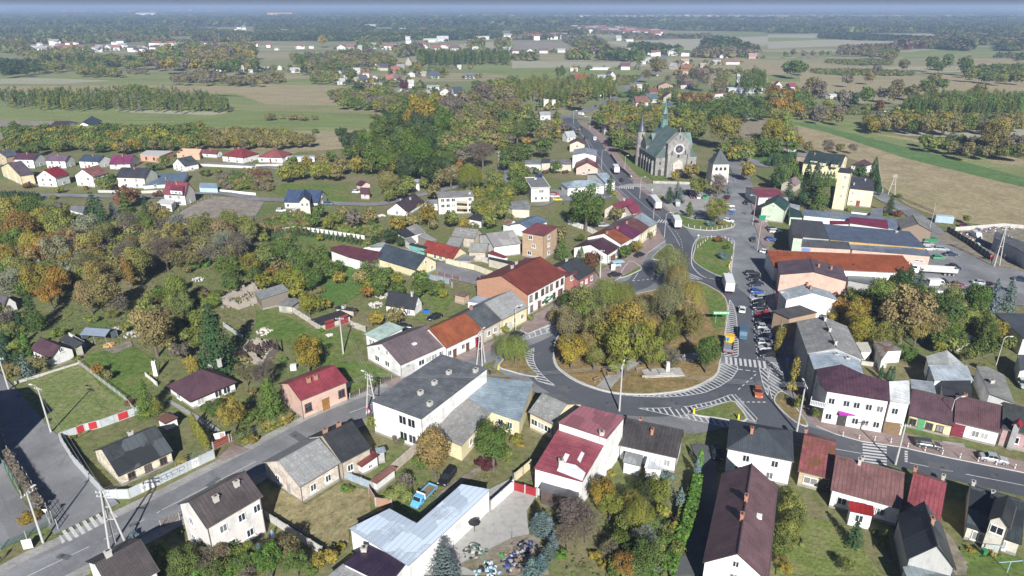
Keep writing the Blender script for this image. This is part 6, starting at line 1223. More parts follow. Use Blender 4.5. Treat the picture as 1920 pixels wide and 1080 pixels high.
def crown(shape,n,seed):
	rng=np.random.default_rng(seed)
	if shape in 'RBX':
		nc={'R':34,'B':16,'X':30}[shape] if n>300 else 10
		d=rng.normal(0,1,(nc,3)); d/=np.linalg.norm(d,axis=1,keepdims=True); d[:,2]=d[:,2]*.8+.12
		zc,sx,sz_=(1.3,1,.98) if shape!='B' else (.5,1,.55)
		lob=1+.22*np.sin(d[:,0]*3.1+seed)*np.cos(d[:,1]*2.7+seed*2)
		C=d*rng.uniform(.45,.8,(nc,1))*lob[:,None]*np.array([sx,sx,sz_])+np.array([0,0,zc]); cr=rng.uniform(.22,.42,nc)*(1 if n>300 else 1.35)
		ci=rng.choice(nc,n,p=cr**2/np.sum(cr**2)); q=rng.normal(0,1,(n,3)); q/=np.linalg.norm(q,axis=1,keepdims=True); q[:,2]=np.abs(q[:,2])*np.where(rng.random(n)<.8,1,-1)
		pos=C[ci]+q*cr[ci][:,None]*rng.uniform(.65,1.05,(n,1)); pos[:,2]=np.maximum(pos[:,2],.06)
		ct=rng.uniform(0,1,(nc,2)); t=np.clip(ct[ci]*.6+rng.uniform(0,1,(n,2))*.4,0,1); nr=q*.8+(pos-np.array([0,0,zc]))*.5
		s=1.75/math.sqrt(n)*(1 if shape!='X' else .45); asp=1 if shape!='X' else 4.5
		if shape=='X':
			return leaves(pos,rng.normal(0,1,(n,3)),s,rng,asp,t,elong=None)
		return leaves(pos,nr,s*(1.3 if shape=='R' else 1.2),rng,1,t)
	if shape=='W':
		k=max(14,n//26); az=rng.uniform(0,2*math.pi,k); r=np.sqrt(rng.uniform(.02,1,k))*.92; top=1.15+1.15*np.sqrt(1-r*r*.9)+rng.uniform(-.15,.15,k); m=n//k; P_=[];T_=[];N_=[]
		for i in range(k):
			L=rng.uniform(.5,1.25); t=np.linspace(0,1,m); rr=r[i]+.12*np.sin(t*1.6); x=rr*np.cos(az[i])+rng.normal(0,.05,m); y=rr*np.sin(az[i])+rng.normal(0,.05,m); z=np.maximum(top[i]-t*L,.35); P_.append(np.stack([x,y,z],1)); N_.append(np.stack([np.cos(az[i])*np.ones(m),np.sin(az[i])*np.ones(m),.6*np.ones(m)],1)); T_.append(np.tile(rng.uniform(0,1,2),(m,1))*.6+rng.uniform(0,.4,(m,2)))
		P_=np.concatenate(P_);N_=np.concatenate(N_);T_=np.concatenate(T_); e=np.zeros_like(P_); e[:,0]=1; 
		return leaves(P_,N_,1.15/math.sqrt(len(P_)),rng,2.0,T_,elong=np.cross(N_,[0,0,1.]))
	if shape in 'SJ':
		H_=3.3 if shape=='S' else 3.0; lv=11 if n>300 else 6; P_=[];N_=[];T_=[]
		nb=max(5,int(n/lv/6))
		for i in range(lv):
			z0=.25+(H_-.3)*(i/lv)**.95; R_=1.0*(1-i/lv)**.85+.06; kk=max(4,int(nb*(.35+.9*(1-i/lv))))
			for j in range(kk):
				a=rng.uniform(0,6.28); L=R_*rng.uniform(.75,1.12); m=max(2,int(n/(lv*nb))); t=(np.arange(m)+rng.uniform(.2,1,m))/m
				dz=(-.28 if shape=='S' else .7)*L; P_.append(np.stack([np.cos(a)*L*t,np.sin(a)*L*t,z0+dz*t+rng.normal(0,.03,m)],1)); N_.append(np.tile([np.cos(a)*.7,np.sin(a)*.7,.8],(m,1))); T_.append(np.tile(rng.uniform(0,1,2),(m,1))*.5+rng.uniform(0,.5,(m,2)))
		P_=np.concatenate(P_);N_=np.concatenate(N_);T_=np.concatenate(T_)
		return leaves(P_,N_,2.1/math.sqrt(len(P_)),rng,1.3,T_)
	if shape=='T':
		z=rng.uniform(0,1,n); R_=np.sin(np.clip(z*.92+.12,0,1)*math.pi)**.6*(1-.25*z); a=rng.uniform(0,6.28,n); P_=np.stack([np.cos(a)*R_*rng.uniform(.8,1,n),np.sin(a)*R_*rng.uniform(.8,1,n),z*6],1); N_=np.stack([np.cos(a),np.sin(a),np.full(n,.3)],1)
		return leaves(P_,N_,2.6/math.sqrt(n),rng,1.5)
	if shape=='K':
		k=16; zc=rng.uniform(1.2,5.2,k); R_=.75*np.sin(np.clip((zc-.6)/5.2,0,1)*math.pi)**.7; a=rng.uniform(0,6.28,k); C=np.stack([np.cos(a)*R_*.5,np.sin(a)*R_*.5,zc],1); ci=rng.integers(0,k,n); q=rng.normal(0,1,(n,3)); q/=np.linalg.norm(q,axis=1,keepdims=True); pos=C[ci]+q*np.array([.42,.42,.75]); ct=rng.uniform(0,1,(k,2))
		return leaves(pos,q+[0,0,.4],2.1/math.sqrt(n),rng,1.2,np.clip(ct[ci]*.5+rng.uniform(0,.5,(n,2)),0,1))
def leafmesh(name,V,Tn,mat,hue=None):
	n=len(V)//4; me=bpy.data.meshes.new(name); me.vertices.add(len(V)); me.vertices.foreach_set('co',V.astype(np.float32).ravel()); me.loops.add(4*n); me.loops.foreach_set('vertex_index',np.arange(4*n,dtype=np.int32)); me.polygons.add(n); me.polygons.foreach_set('loop_start',np.arange(0,4*n,4,dtype=np.int32))
	try: me.polygons.foreach_set('loop_total',np.full(n,4,np.int32))
	except Exception: pass
	c=np.ones((4*n,4),np.float32); c[:,:2]=Tn; at=me.color_attributes.new('tint','FLOAT_COLOR','POINT'); at.data.foreach_set('color',c.ravel())
	if hue is not None:
		h=np.ones((4*n,4),np.float32); h[:,:3]=hue; at=me.color_attributes.new('hue','FLOAT_COLOR','POINT'); at.data.foreach_set('color',h.ravel())
	me.materials.append(mat); me.update(calc_edges=True); return me
def trunkmesh(shape,seed):
	rg=random.Random(seed); b=MB()
	if shape in 'RX':
		b.tube((0,0,0),(0,0,.7),.085,.06,7); k=7 if shape=='R' else 11
		for i in range(k):
			a=i*2*math.pi/k+rg.uniform(-.3,.3); e=Vector((math.cos(a)*rg.uniform(.4,.75),math.sin(a)*rg.uniform(.4,.75),rg.uniform(1.3,2.0))); s=Vector((0,0,rg.uniform(.45,.75))); m=s.lerp(e,.5)+Vector((0,0,.08)); b.tube(s,m,.045,.03,5); b.tube(m,e,.03,.01,5)
			for j in range(3): f=m.lerp(e,.3*j+.2); b.tube(f,f+Vector((rg.uniform(-.35,.35),rg.uniform(-.35,.35),rg.uniform(.1,.4))),.016,.005,4)
	elif shape=='W':
		b.tube((0,0,0),(0,0,.9),.11,.08,7)
		for i in range(6):
			a=i*1.05; b.tube((0,0,.7),(math.cos(a)*.55,math.sin(a)*.55,1.9),.05,.015,5)
	elif shape=='S' or shape=='J': b.tube((0,0,0),(0,0,3.0),.07,.01,6)
	elif shape=='T': b.tube((0,0,0),(0,0,5),.1,.02,5)
	elif shape=='K':
		b.tube((0,0,0),(0,0,5.4),.075,.015,6)
		for i in range(8): z=1.4+i*.45; a=i*2.4; b.tube((0,0,z),(math.cos(a)*.5,math.sin(a)*.5,z+.5),.025,.008,4)
	else:
		for i in range(6): a=i*1.05; b.tube((0,0,0),(math.cos(a)*.45,math.sin(a)*.45,.7),.03,.01,4)
	return b.mesh('trunk',M_birch if shape=='K' else bark())
M_birch=plain('birch_bark',(.5,.48,.45),.8,0,.4,4)
_cr={}
NV={'R':5,'B':4,'X':3,'W':2,'S':3,'T':2,'K':3,'J':2}
LOD=[(90,5200),(45,2400),(22,800),(0,240)]
def variant(shape,lod,v):
	k=(shape,lod,v)
	if k not in _cr:
		n=LOD[lod][1]; 
		if shape=='W': n=int(n*1.5)
		V,Tn=crown(shape,n,v*7+3+ord(shape)); _cr[k]=(V,Tn,leafmesh('crown',V,Tn,leafmat()),trunkmesh(shape,v))
	return _cr[k]
CZ=dict(R=1.3,B=.5,X=1.3,W=1.4,S=1.5,J=1.4,T=3.0,K=3.0)
TREES=[]
def addtree(px,py,r,code):
	"""px,py: where the crown's middle shows; r: crown radius in survey pixels"""
	r*=1.08; col,sh=code[0],code[1]; Rw=3.0
	for _ in range(5):
		p=P(px,py,CZ[sh]*Rw); d=proj(p)[2]; Rw=r*d/F
	Rw=min(Rw,11); TREES.append([p.x,p.y,Rw,col,sh,px,py,r])
def TL(tile,s):
	for e in s.split(';'):
		e=e.split()
		if len(e)==4: x,y=T(tile,float(e[0]),float(e[1])); addtree(x,y,float(e[2])/4,e[3])
def fill(tile,poly,r,codes,gap=1.25,seed=1,lim=400):
	"""a thicket: trees scattered over a tile polygon, r in tile pixels"""
	rg=random.Random(seed); xs_=[p[0] for p in poly]; ys_=[p[1] for p in poly]; done=[]
	tries=0; codes=codes.split()
	while tries<lim*30 and len(done)<lim:
		tries+=1; x,y=rg.uniform(min(xs_),max(xs_)),rg.uniform(min(ys_),max(ys_))
		if not inpoly(x,y,poly): continue
		rr=r*rg.uniform(.7,1.3)
		if any((x-a)**2+((y-b_)*1.6)**2<((rr+c_)*.5*gap)**2 for a,b_,c_ in done): continue
		done.append((x,y,rr)); X,Y=T(tile,x,y); addtree(X,Y,rr/4,rg.choice(codes))
TL('c3','450 470 115 oR;430 300 110 cR;520 120 125 lR;700 60 110 lW;620 330 105 cR;570 430 90 cR;620 520 85 lR;850 280 150 oR;860 470 165 yR;700 400 120 oR;940 390 120 yR;560 240 100 lR;1050 520 100 yR;790 550 85 yR;1000 330 90 oR;1180 360 100 lR;1190 520 80 xX;1340 300 95 bR;1470 510 108 gR;1180 110 125 wW;1330 60 105 yW;830 40 100 yW;1300 200 90 cR;950 160 90 bR;420 110 85 gR;330 210 60 bR;30 440 100 lW;140 225 26 lR')
TL('b3','1200 890 118 wW;1240 1000 90 wW;600 880 75 rR;850 810 55 gR;930 770 48 oR;1030 690 26 bR;350 680 70 bR;380 800 60 gJ;520 830 22 gT;560 480 130 gR;470 540 60 gR;620 550 70 gR;790 520 55 bR;580 540 60 yR;740 310 40 gS;1180 390 44 nJ;1240 350 42 uS;1265 380 40 uS;1330 500 36 gJ;1535 480 85 yR;1485 600 34 uB;1570 595 34 bB;1400 310 75 lR;1550 290 80 xX;1625 330 30 uS;1350 200 55 oR;1770 200 62 oR;1225 235 34 oR;880 240 18 nB;1610 400 28 mB;1550 720 38 rB;1605 775 30 dB;1590 840 50 uB;1640 760 22 lB;1110 400 30 lB;640 450 30 gB;330 170 45 gR;150 200 38 xB;190 200 24 gR;250 210 24 rB;100 60 70 gR;240 20 70 gR;20 80 80 gR;770 375 24 yB;620 350 20 gB;520 700 36 lX;580 170 20 gB;400 210 22 rB')
TL('a3','330 930 48 yR;150 950 70 gR;60 900 70 lR;40 980 80 gR;220 1010 70 bR;110 1060 40 aR;280 960 40 bR;390 960 40 xR;780 1010 60 bR;850 960 60 cR;900 920 60 oR;840 1040 50 bR;1060 940 45 lR;1230 930 62 yR;1320 960 70 lR;1400 980 60 lR;1280 1050 60 gR;1590 980 110 oR;1690 1030 40 bB;1850 1050 50 bR;640 880 36 gR;700 850 40 lR;730 900 40 lR;500 740 70 bR;560 680 50 yR;770 840 34 xX;680 680 30 gR;980 810 34 xX;1140 880 30 xX;120 820 40 yR;60 830 30 gR;1720 880 24 xX;1760 890 24 sR;1640 890 22 xX')
TL('c2','390 110 80 yR;470 120 60 yR;300 10 70 yR;530 120 40 oR;900 230 62 oR;1040 210 72 cR;830 30 50 aR;920 20 50 gR;380 500 115 oR;60 650 100 xX;100 830 130 gS;0 640 50 xB;200 990 40 lB;200 540 30 GB;1870 440 90 lW;1860 310 32 yR;1790 360 18 bR;920 1010 60 lR;480 320 30 GB;480 20 40 bB;1210 10 60 gR;1330 10 55 gR;1060 10 60 gR;1400 40 40 yR;240 1000 34 oB;100 960 60 gB')
TL('c1','230 180 85 dS;280 250 60 gJ;190 420 32 GT;185 590 58 uS;300 560 60 bR;430 340 60 lB;660 70 100 cR;800 60 110 bR;370 50 85 aR;1090 130 60 lR;1140 330 150 cR;1250 400 70 cR;1320 60 100 lR;1370 120 40 oB;1600 390 170 nS;1480 300 80 lS;1350 470 70 xR;730 610 45 aR;810 650 40 bR;970 860 36 rB;1080 830 90 gS;1170 890 50 lJ;1740 950 110 oR;1600 900 90 gB;1860 960 90 gB;1840 640 80 bX;930 300 34 yR;1010 240 60 lB;700 230 50 lB;840 200 50 lB;1100 940 50 yB;1400 550 36 oB;1500 550 36 oB;40 230 60 xX;30 400 50 nS;70 440 26 rB;560 520 30 lB;350 1000 24 gB;1520 220 60 lR;900 120 60 xX;1200 40 60 gR;60 660 30 oB;1150 640 26 oB;1880 780 50 bB;1700 830 50 bB;1840 530 60 cB;1500 30 40 gB;1400 350 60 lR')
TL('d1','230 640 70 oB;180 660 50 oB;1370 210 45 oB;1340 240 30 oB;1820 20 80 gB;1900 60 50 oB;1840 60 40 yB;1400 1000 110 gR;1290 960 70 gR;1500 950 110 xX;1650 920 80 xX;1000 790 50 uB;1350 760 24 yB;1180 900 60 gR;1530 880 60 lR;1880 960 70 gR;540 40 30 lB;730 1050 50 yB')
TL('d2','1340 190 150 cR;1240 230 70 gR;1080 470 110 lB;1120 380 70 xX;1780 130 140 gR;1720 230 80 mB;1880 170 60 lR;230 900 110 bR;100 990 110 GR;300 990 90 gR;470 960 60 oR;560 930 60 oR;640 860 40 oB;30 910 60 uJ;1410 1020 120 uJ;1480 1000 70 uJ;700 430 40 lB;660 430 34 GB;1130 40 28 gR;1040 50 26 xX;1080 80 26 xX;350 930 40 oB;420 1030 60 gB;1240 210 60 gB')
TL('d3','230 700 85 uJ;190 690 60 uJ;280 730 60 uJ;310 740 50 uJ;310 830 50 uJ;280 900 60 uJ;150 1030 80 uJ;220 980 60 uJ;470 640 150 xX;560 700 120 xX;420 760 110 xX;670 480 100 oR;740 560 90 yR;640 410 70 bR;745 310 38 oB;1010 440 90 dR;1100 470 90 yR;900 500 80 yW;960 610 110 yW;1160 340 60 uB;1180 440 45 uJ;1265 500 34 uT;1390 270 32 uT;1415 200 28 GT;1170 660 70 mB;1200 720 60 yR;1130 600 60 yR;1020 960 110 gR;940 1030 80 gR;830 1010 90 aR;780 1000 70 lR;1000 780 100 sX;1150 760 60 lR;740 880 80 xX;370 920 60 GB;620 930 50 oB;860 830 50 lB;40 60 60 yB;60 100 40 oB;1110 870 60 lR;680 990 50 oB')
TL('d4','150 480 80 lR;170 590 95 lR;200 680 90 lR;140 760 90 lR;100 860 80 lR;90 960 60 bB;660 760 75 nS;880 790 40 gS;880 850 30 oB;800 750 30 gB;1520 880 36 oB;1680 920 40 oB;600 1000 60 lX;240 830 50 lB;130 1020 60 oB')
TL('c4','90 370 45 oK;200 650 40 oK;185 740 45 oR;240 860 50 lR;405 940 40 lR;550 160 75 aR;480 230 50 oR;650 210 75 lR;720 330 70 oR;1040 190 180 cR;870 230 90 xR;1120 330 90 cR;940 330 80 bR;1340 190 120 gR;1250 320 90 bR;1450 390 80 gR;1300 440 50 yR;1500 500 60 lR;1740 310 80 yR;1800 410 60 lR;980 490 90 gB;1700 80 75 uS;1820 70 65 uS;1610 130 50 nS;1560 250 60 bR;1650 440 70 gR;1470 100 60 gR;850 635 18 nT;910 640 18 nT;940 640 18 nT;680 390 50 oB;1900 400 40 yR;620 50 40 nS;1090 30 60 dR;1170 60 70 dR;1000 10 90 dR;900 20 60 nS;1400 300 70 bR;1550 370 60 gB;1600 590 40 bB')
fill('a3',[(750,900),(930,930),(930,1080),(800,1080)],56,'bR cR lR xR gR',1,91); fill('a3',[(1240,850),(1420,870),(1420,1000),(1320,1000)],50,'lR gR yR lR',1,92)
TL('b4','60 970 10 oB;170 160 55 gR;80 220 60 gS;160 340 50 nS;265 350 50 nS;70 270 60 dR;270 410 50 nR;390 390 75 gS;430 420 40 gR;350 440 30 bR;130 210 18 gT;300 220 30 nT;360 250 34 nT;490 420 26 bR;690 210 55 dR;800 240 30 gS;820 300 34 nS;800 180 30 nT;920 450 48 dS;980 390 22 gB;660 1000 40 nS;990 1010 50 nS;1060 1010 65 nS;1140 1010 55 nS;920 1050 50 nS;1490 560 30 lR;570 1060 40 bB;640 30 36 xX;450 20 50 xX;60 30 60 gR;180 20 50 gR;300 20 40 bR;540 30 36 bR;1660 1050 30 mB;1720 1060 30 uS;1830 1060 36 uS;1640 60 50 bR;1500 30 50 bR;1380 20 50 bR;1260 10 30 oR;1800 40 60 bR;1900 60 60 bR;1720 40 40 gR;1590 50 40 lR;600 490 24 lB;970 525 36 rB;880 530 16 lB')
TL('b2','240 190 30 gB;690 60 50 gR;560 90 40 gR;800 30 60 gR;930 150 70 gR;1010 140 80 oR;850 160 60 lR;760 150 60 oR;640 160 60 cR;540 200 60 yR;450 200 60 yR;330 200 60 yR;220 220 60 yR;380 140 50 oR;270 140 50 lR;500 130 50 cR;600 220 50 cR;430 570 55 gR;540 590 50 yR;470 500 50 gR;730 560 70 xR;850 540 60 cR;650 510 50 bR;1290 520 80 oR;1060 600 60 oR;1160 570 60 cR;980 300 85 cR;1080 350 60 lR;1000 380 50 lR;1460 230 80 bR;1380 250 70 bR;1500 160 50 aR;1340 350 60 bR;1600 240 90 yW;1680 260 50 yW;1240 130 110 gR;1180 60 90 gR;1300 200 70 gR;1090 60 70 dR;1450 60 60 bR;1520 100 60 xR;1700 70 90 xX;1620 60 70 xX;1870 130 60 gR;1900 60 60 gR;1850 30 40 yR;1800 280 80 lR;1460 560 60 lR;1560 600 50 oR;1640 640 50 lR;1330 600 40 bR;1760 570 60 lR;1850 500 60 lR;1780 480 50 bR;1670 420 30 aR;1450 480 40 gB;910 730 50 dR;1010 690 60 dR;1080 730 40 dR;870 760 40 lR;240 700 40 bR;120 800 80 gR;60 860 80 lR;250 830 90 gR;380 830 80 gR;480 900 80 gR;330 950 90 gR;170 930 70 bR;110 990 60 aR;60 1030 70 yR;250 930 50 oR;430 1000 70 gR;560 960 60 gR;640 900 50 gR;300 1040 80 yR;780 1000 60 cR;850 960 80 gR;930 1030 70 gR;980 980 60 gR;1060 1010 50 yR;830 1050 50 yR;1230 1010 70 gR;1280 1060 50 gR;1000 60 30 gR;30 640 60 bR;60 700 40 lR;150 740 30 lB;1380 1060 40 lR;1700 830 24 gB;700 700 24 yR;480 700 30 yR;1900 560 40 lR;1650 470 50 lR;600 560 50 lR;1140 300 60 lR;1260 290 40 lR;450 650 18 dB')
fill('b1',[(0,560),(300,540),(600,570),(650,660),(560,760),(500,1000),(330,1080),(0,1080)],85,'oR yR gR lR sR cR oR aR lR bR',1.0,3)
fill('b1',[(560,760),(650,660),(1050,590),(1900,620),(1800,760),(1150,760),(1100,900),(800,1000),(560,1000)],75,'bR xX lR sX bX xX lR xX cR',1.0,4)
fill('b1',[(30,480),(500,460),(640,500),(600,560),(300,540),(40,550)],50,'bB xB gB lB',1.0,5)
fill('b1',[(1100,760),(1800,760),(1700,850),(1150,880)],80,'xX bX xX bR',1.1,6)
TL('b2','-60 900 85 yR;200 1000 80 yR;400 1000 85 gR;520 820 60 gR;620 1000 50 oR'); TL('b1','700 480 80 nS;760 530 70 nS;850 520 48 uS;950 510 90 gS;1010 530 60 gS;1090 470 45 nS;930 400 70 rR;1010 380 50 rR;1160 490 60 bR;1235 525 44 oR;1030 720 60 dR;1140 820 55 yR;960 980 46 aK;980 1030 40 aR;1040 920 100 lR;720 870 80 cR;620 980 70 oR;430 950 75 yR;250 960 60 bR;200 870 70 oR;50 740 70 gR;110 600 70 yR;230 590 60 oR;30 850 60 gR;20 950 70 gR;1860 650 90 lR;1840 600 60 gR;1700 930 90 gR;1800 920 70 gR;1880 870 60 yR;1740 1040 80 gR;1900 980 60 gR;820 270 50 gR;750 290 40 lR;440 350 40 yB;210 310 40 rB;800 310 40 lR;1230 130 45 lR;1120 170 30 gR;1180 180 36 gB;1540 220 44 gB;1630 200 30 lB;1780 40 24 dR;1350 1050 50 bR;1190 380 40 rB;400 400 30 yB;640 330 26 oB;150 160 18 gR;840 500 30 nS;180 40 20 lB;930 320 20 rB')
fill('b1',[(0,0),(1360,0),(1400,20),(1000,30),(500,20),(200,40),(0,30)],40,'lR gR oR yR bR',1.2,7)
fill('b1',[(1620,240),(1920,190),(1920,330),(1700,330)],34,'bB bB cB gB lB xB',1.0,8)
fill('b1',[(1400,900),(1560,860),(1580,900),(1400,940)],40,'GB gB bR',1.2,8)
fill('b2',[(650,0),(900,-60),(1300,-40),(1500,0),(1500,120),(1300,240),(1000,140),(800,60)],75,'gR dR gR gR lR',1.0,9)
fill('b2',[(0,200),(100,200),(100,340),(0,330)],34,'bB rB xB',1,10)
fill('b2',[(80,560),(380,500),(380,660),(60,660)],34,'bB rB bB lB GB',1,11)
fill('b2',[(600,600),(860,560),(940,640),(880,700),(600,640)],36,'bB lB lB gB',1.1,12)
fill('a2',[(960,900),(1100,820),(1300,800),(1420,840),(1420,1080),(900,1080)],80,'gR dR gR lR lR',1.0,13)
fill('a2',[(1420,760),(1700,700),(1920,720),(1920,1080),(1430,1080)],70,'bR lR gR cR bR xR lR',1.0,14)
fill('a1',[(60,960),(400,975),(900,965),(1530,955),(1560,1070),(1000,1080),(40,1080)],42,'gR yR oR lR gR lR',.95,15)
fill('a1',[(1540,980),(1900,980),(1960,1040),(1900,1080),(1560,1080)],36,'bR oR cR bR lR',1,16)
fill('a2',[(0,980),(300,1000),(420,1050),(300,1080),(0,1080)],36,'bR oR cR bR yR',1,17)
TL('a2','450 985 26 gB;640 990 50 dB;770 1000 46 gB;1240 930 120 oR;1110 640 36 mR;770 660 46 dR;700 560 40 lR;430 460 26 oR;1030 450 26 oR;650 520 22 uS;1345 740 50 aR;1210 510 40 oR;890 870 34 bB;110 880 44 bB;190 880 24 bB;280 880 40 bB;350 885 40 bB;440 885 28 bB;1820 120 20 gR;350 500 20 dK;580 420 30 lR;500 300 40 oR')
TL('a3','365 540 44 gR;1010 560 44 bX;1080 490 60 bR;1120 480 40 bR;1440 590 70 xX;1380 570 60 xX;1170 590 30 xX;1270 600 50 xX;1000 380 22 nS;960 390 16 bR;1060 380 14 nS;1080 380 14 nS;1700 520 24 lR')
TL('a4','100 850 40 oR;450 780 38 yR;840 790 40 rR;990 640 40 bR;960 630 34 bR;1180 650 50 gR;1310 630 46 gR;1220 690 50 bR;1250 600 50 bR;1480 485 60 gR;1230 470 50 gR;1350 460 50 gR;1280 500 40 gR;1020 485 40 bR;1590 670 44 cR;1540 680 26 cR;150 510 50 gR;210 510 60 gR;270 510 40 gR;580 740 60 xR;640 740 60 dR;740 710 60 gR;380 680 70 xR;330 640 60 cR;100 960 90 lR;40 1020 90 oR;160 1030 60 yR;860 700 50 xR;960 700 60 bR;600 600 40 xR;760 580 40 cR;820 520 34 xR;1700 1040 100 bR;1380 1040 40 xR;1860 1060 60 xR;230 1060 40 oR;190 390 26 xR;130 405 20 gR;270 400 24 xR;340 400 24 xR;400 400 22 bR;455 400 20 gR;1100 690 50 bR;1060 690 44 gR')
fill('a4',[(0,680),(300,700),(330,800),(170,830),(0,860)],44,'oR gR aR lR dR',1,20)
fill('a4',[(260,830),(540,800),(530,890),(260,880)],36,'bR xR bB lB',1,21)
fill('a4',[(540,800),(850,790),(860,850),(540,850)],24,'gB lB xB',1,22)
fill('a4',[(700,890),(1100,860),(1500,880),(1900,880),(1920,950),(1300,960),(750,950)],44,'lR oR bR yR bR gR sR oR',.95,23)
fill('a4',[(1010,770),(1200,720),(1500,710),(1920,720),(1920,810),(1100,805)],17,'yK gK gK lK GK',.95,24)
fill('a4',[(1480,540),(1600,510),(1920,500),(1920,600),(1600,590)],34,'gR lR yR gR lR',1,25)
fill('a4',[(750,380),(980,360),(960,430),(760,420)],24,'xR lR gR bR',1,26)
fill('a4',[(440,450),(700,450),(940,460),(920,485),(600,480),(440,465)],16,'gB bB lB',1,27)
fill('a4',[(320,520),(700,520),(1100,540),(1080,560),(540,560),(320,540)],16,'gB bB lB',1,28)
fill('a4',[(530,380),(760,370),(740,400),(530,400)],18,'xR bR',1,29)
fill('a3',[(1200,820),(1500,780),(1700,740),(1900,760),(1920,860),(1600,880),(1250,860)],44,'gR dR gR gR',1,30)
fill('a3',[(1240,710),(1500,710),(1500,760),(1240,760)],26,'oR rR gR aR',1.1,31)
fill('a3',[(0,620),(400,600),(760,610),(780,700),(420,720),(120,720),(0,740)],17,'lK yK gK lK bR gR',1,32)
fill('a3',[(740,700),(1000,700),(990,730),(800,720)],20,'nB dB gB',1,33)
fill('a3',[(1700,590),(1890,570),(1900,640),(1720,640)],26,'gK gR',1,34)
fill('a3',[(1520,640),(1560,560),(1620,560),(1560,700)],26,'xR lR bR',1,35)
fill('a3',[(780,570),(960,570),(900,620),(800,640)],16,'lB gB bB',1,36)
fill('a3',[(640,880),(740,770),(840,800),(980,830),(1180,830),(1180,900),(900,920),(700,940)],40,'lR gR bR oR yR cR',1,37)
fill('a3',[(1150,640),(1240,640),(1240,700),(1100,690)],16,'bR gR',1.2,38)
fill('a2',[(540,700),(900,660),(1040,700),(1260,700),(1420,800),(1200,800),(1050,830),(920,800),(640,770)],34,'gR lR bR bR yR xR lR',1,39)
fill('a2',[(1640,640),(1920,600),(1920,780),(1840,700),(1700,720)],36,'bR gR lR yR',1,40)
fill('a2',[(280,430),(620,400),(820,390),(1000,420),(1060,470),(760,480),(600,520),(340,500)],32,'bR xR lR bR gR',1,41)
fill('a2',[(400,540),(600,540),(600,600),(420,600)],24,'lR gR bR',1.1,42)
fill('a2',[(0,560),(190,560),(200,600),(0,620)],26,'bB xB bR',1,43)
fill('a2',[(1200,400),(1890,390),(1900,440),(1240,450)],13,'gK gK dK lK',.9,44)
fill('a2',[(1300,510),(1440,510),(1440,540),(1300,540)],18,'bR gR',1,45)
fill('a1',[(0,690),(500,690),(950,690),(1200,690),(1640,720),(1720,770),(1720,800),(900,790),(0,770)],15,'lK gK yK sK gK lK',.95,46)
fill('a1',[(900,660),(1060,650),(1180,680),(1100,720),(920,700)],22,'gR lR',1,46)
fill('a1',[(1280,580),(1500,540),(1680,560),(1680,600),(1300,610)],26,'bR xR bB',.9,47)
fill('a1',[(1700,590),(1920,570),(1920,620),(1710,620)],24,'bR xR lB',.9,48)
fill('a1',[(1060,430),(1300,360),(1600,350),(1900,330),(1920,490),(1700,500),(1280,490),(1060,480)],40,'bR oR lR gR cR xR',.95,49)
fill('a1',[(0,470),(200,470),(210,540),(0,540)],40,'dR nR dR',.9,50)
fill('a1',[(200,440),(700,420),(1060,440),(1040,490),(560,500),(230,530)],28,'gR lR dR bR',.95,51)
fill('a1',[(570,510),(870,520),(900,550),(580,545)],24,'bR bR lR',.9,52)
fill('a1',[(960,520),(1100,520),(1100,550),(960,550)],14,'bB xB',1,53)
fill('a1',[(100,400),(500,360),(700,340),(700,390),(300,420)],18,'bR oR lR gR',1.1,54)
fill('b4',[(1160,-30),(1920,-20),(1920,70),(1400,60)],44,'bR lR xR gR bR',1.1,55)
fill('c4',[(590,60),(900,40),(900,380),(640,380)],80,'lR oR bR gR lR',1.1,56)
fill('c4',[(1180,100),(1560,90),(1650,260),(1600,400),(1250,420),(1180,300)],80,'gR gR bR lR',1.1,57)
fill('d3',[(820,640),(1180,700),(1240,900),(1100,1080),(760,1080),(800,800)],60,'lR gR sX GB oB dR xX lB',1.15,58)
fill('d1',[(1180,930),(1920,880),(1920,1080),(1230,1080)],70,'gR GB lR xX lB',1.2,59)
fill('c1',[(1120,60),(1640,40),(1500,240),(1300,300),(1100,180)],70,'lR lB gB bB',1.3,60)
fill('c1',[(0,160),(160,200),(150,640),(0,560)],60,'xX gB lB nS bB',1.3,61)
fill('b1',[(0,380),(300,390),(300,400),(0,400)],10,'nT nT',1.1,62)
fill('b2',[(1420,380),(1920,300),(1920,480),(1700,560),(1660,460)],44,'lR gR bR yR',1.15,63)
fill('b3',[(0,120),(100,180),(70,330),(0,380)],44,'gR lR yR bB',1.1,64)
fill('b3',[(1560,20),(1900,-20),(1900,40),(1640,110)],44,'oR gR lR',1.1,65)
# rows of clipped thujas and hedges
def trow(a,b_,n,r,code):
	for i in range(n):
		t=(i+.5)/n; addtree(a[0]+(b_[0]-a[0])*t,a[1]+(b_[1]-a[1])*t,r,code)
trow(T('b4',40,130),T('b4',210,100),9,3.6,'nT'); trow(T('b4',0,125),T('b4',60,110),4,3.6,'nT'); trow(T('b4',210,270),T('b4',500,265),12,4.4,'gT'); trow(T('b4',120,205),T('b4',230,215),5,4,'gT')
trow(T('b4',800,200),T('b4',840,350),6,4,'nT'); trow(T('b2',110,690),T('b2',330,655),8,3.0,'nT'); trow(T('b2',330,655),T('b2',800,725),14,3.0,'nT'); trow(T('b1',10,372),T('b1',260,380),10,1.9,'nT'); trow(T('c1',1440,990),T('d1',1560,100),8,6,'yT')
trow(T('c1',1400,560),T('c1',1480,590),3,6,'oT'); trow(T('c3',205,0),T('c3',205,0),0,1,'gT')
trow(T('a3',1200,720),T('a3',1240,730),3,3,'gT')
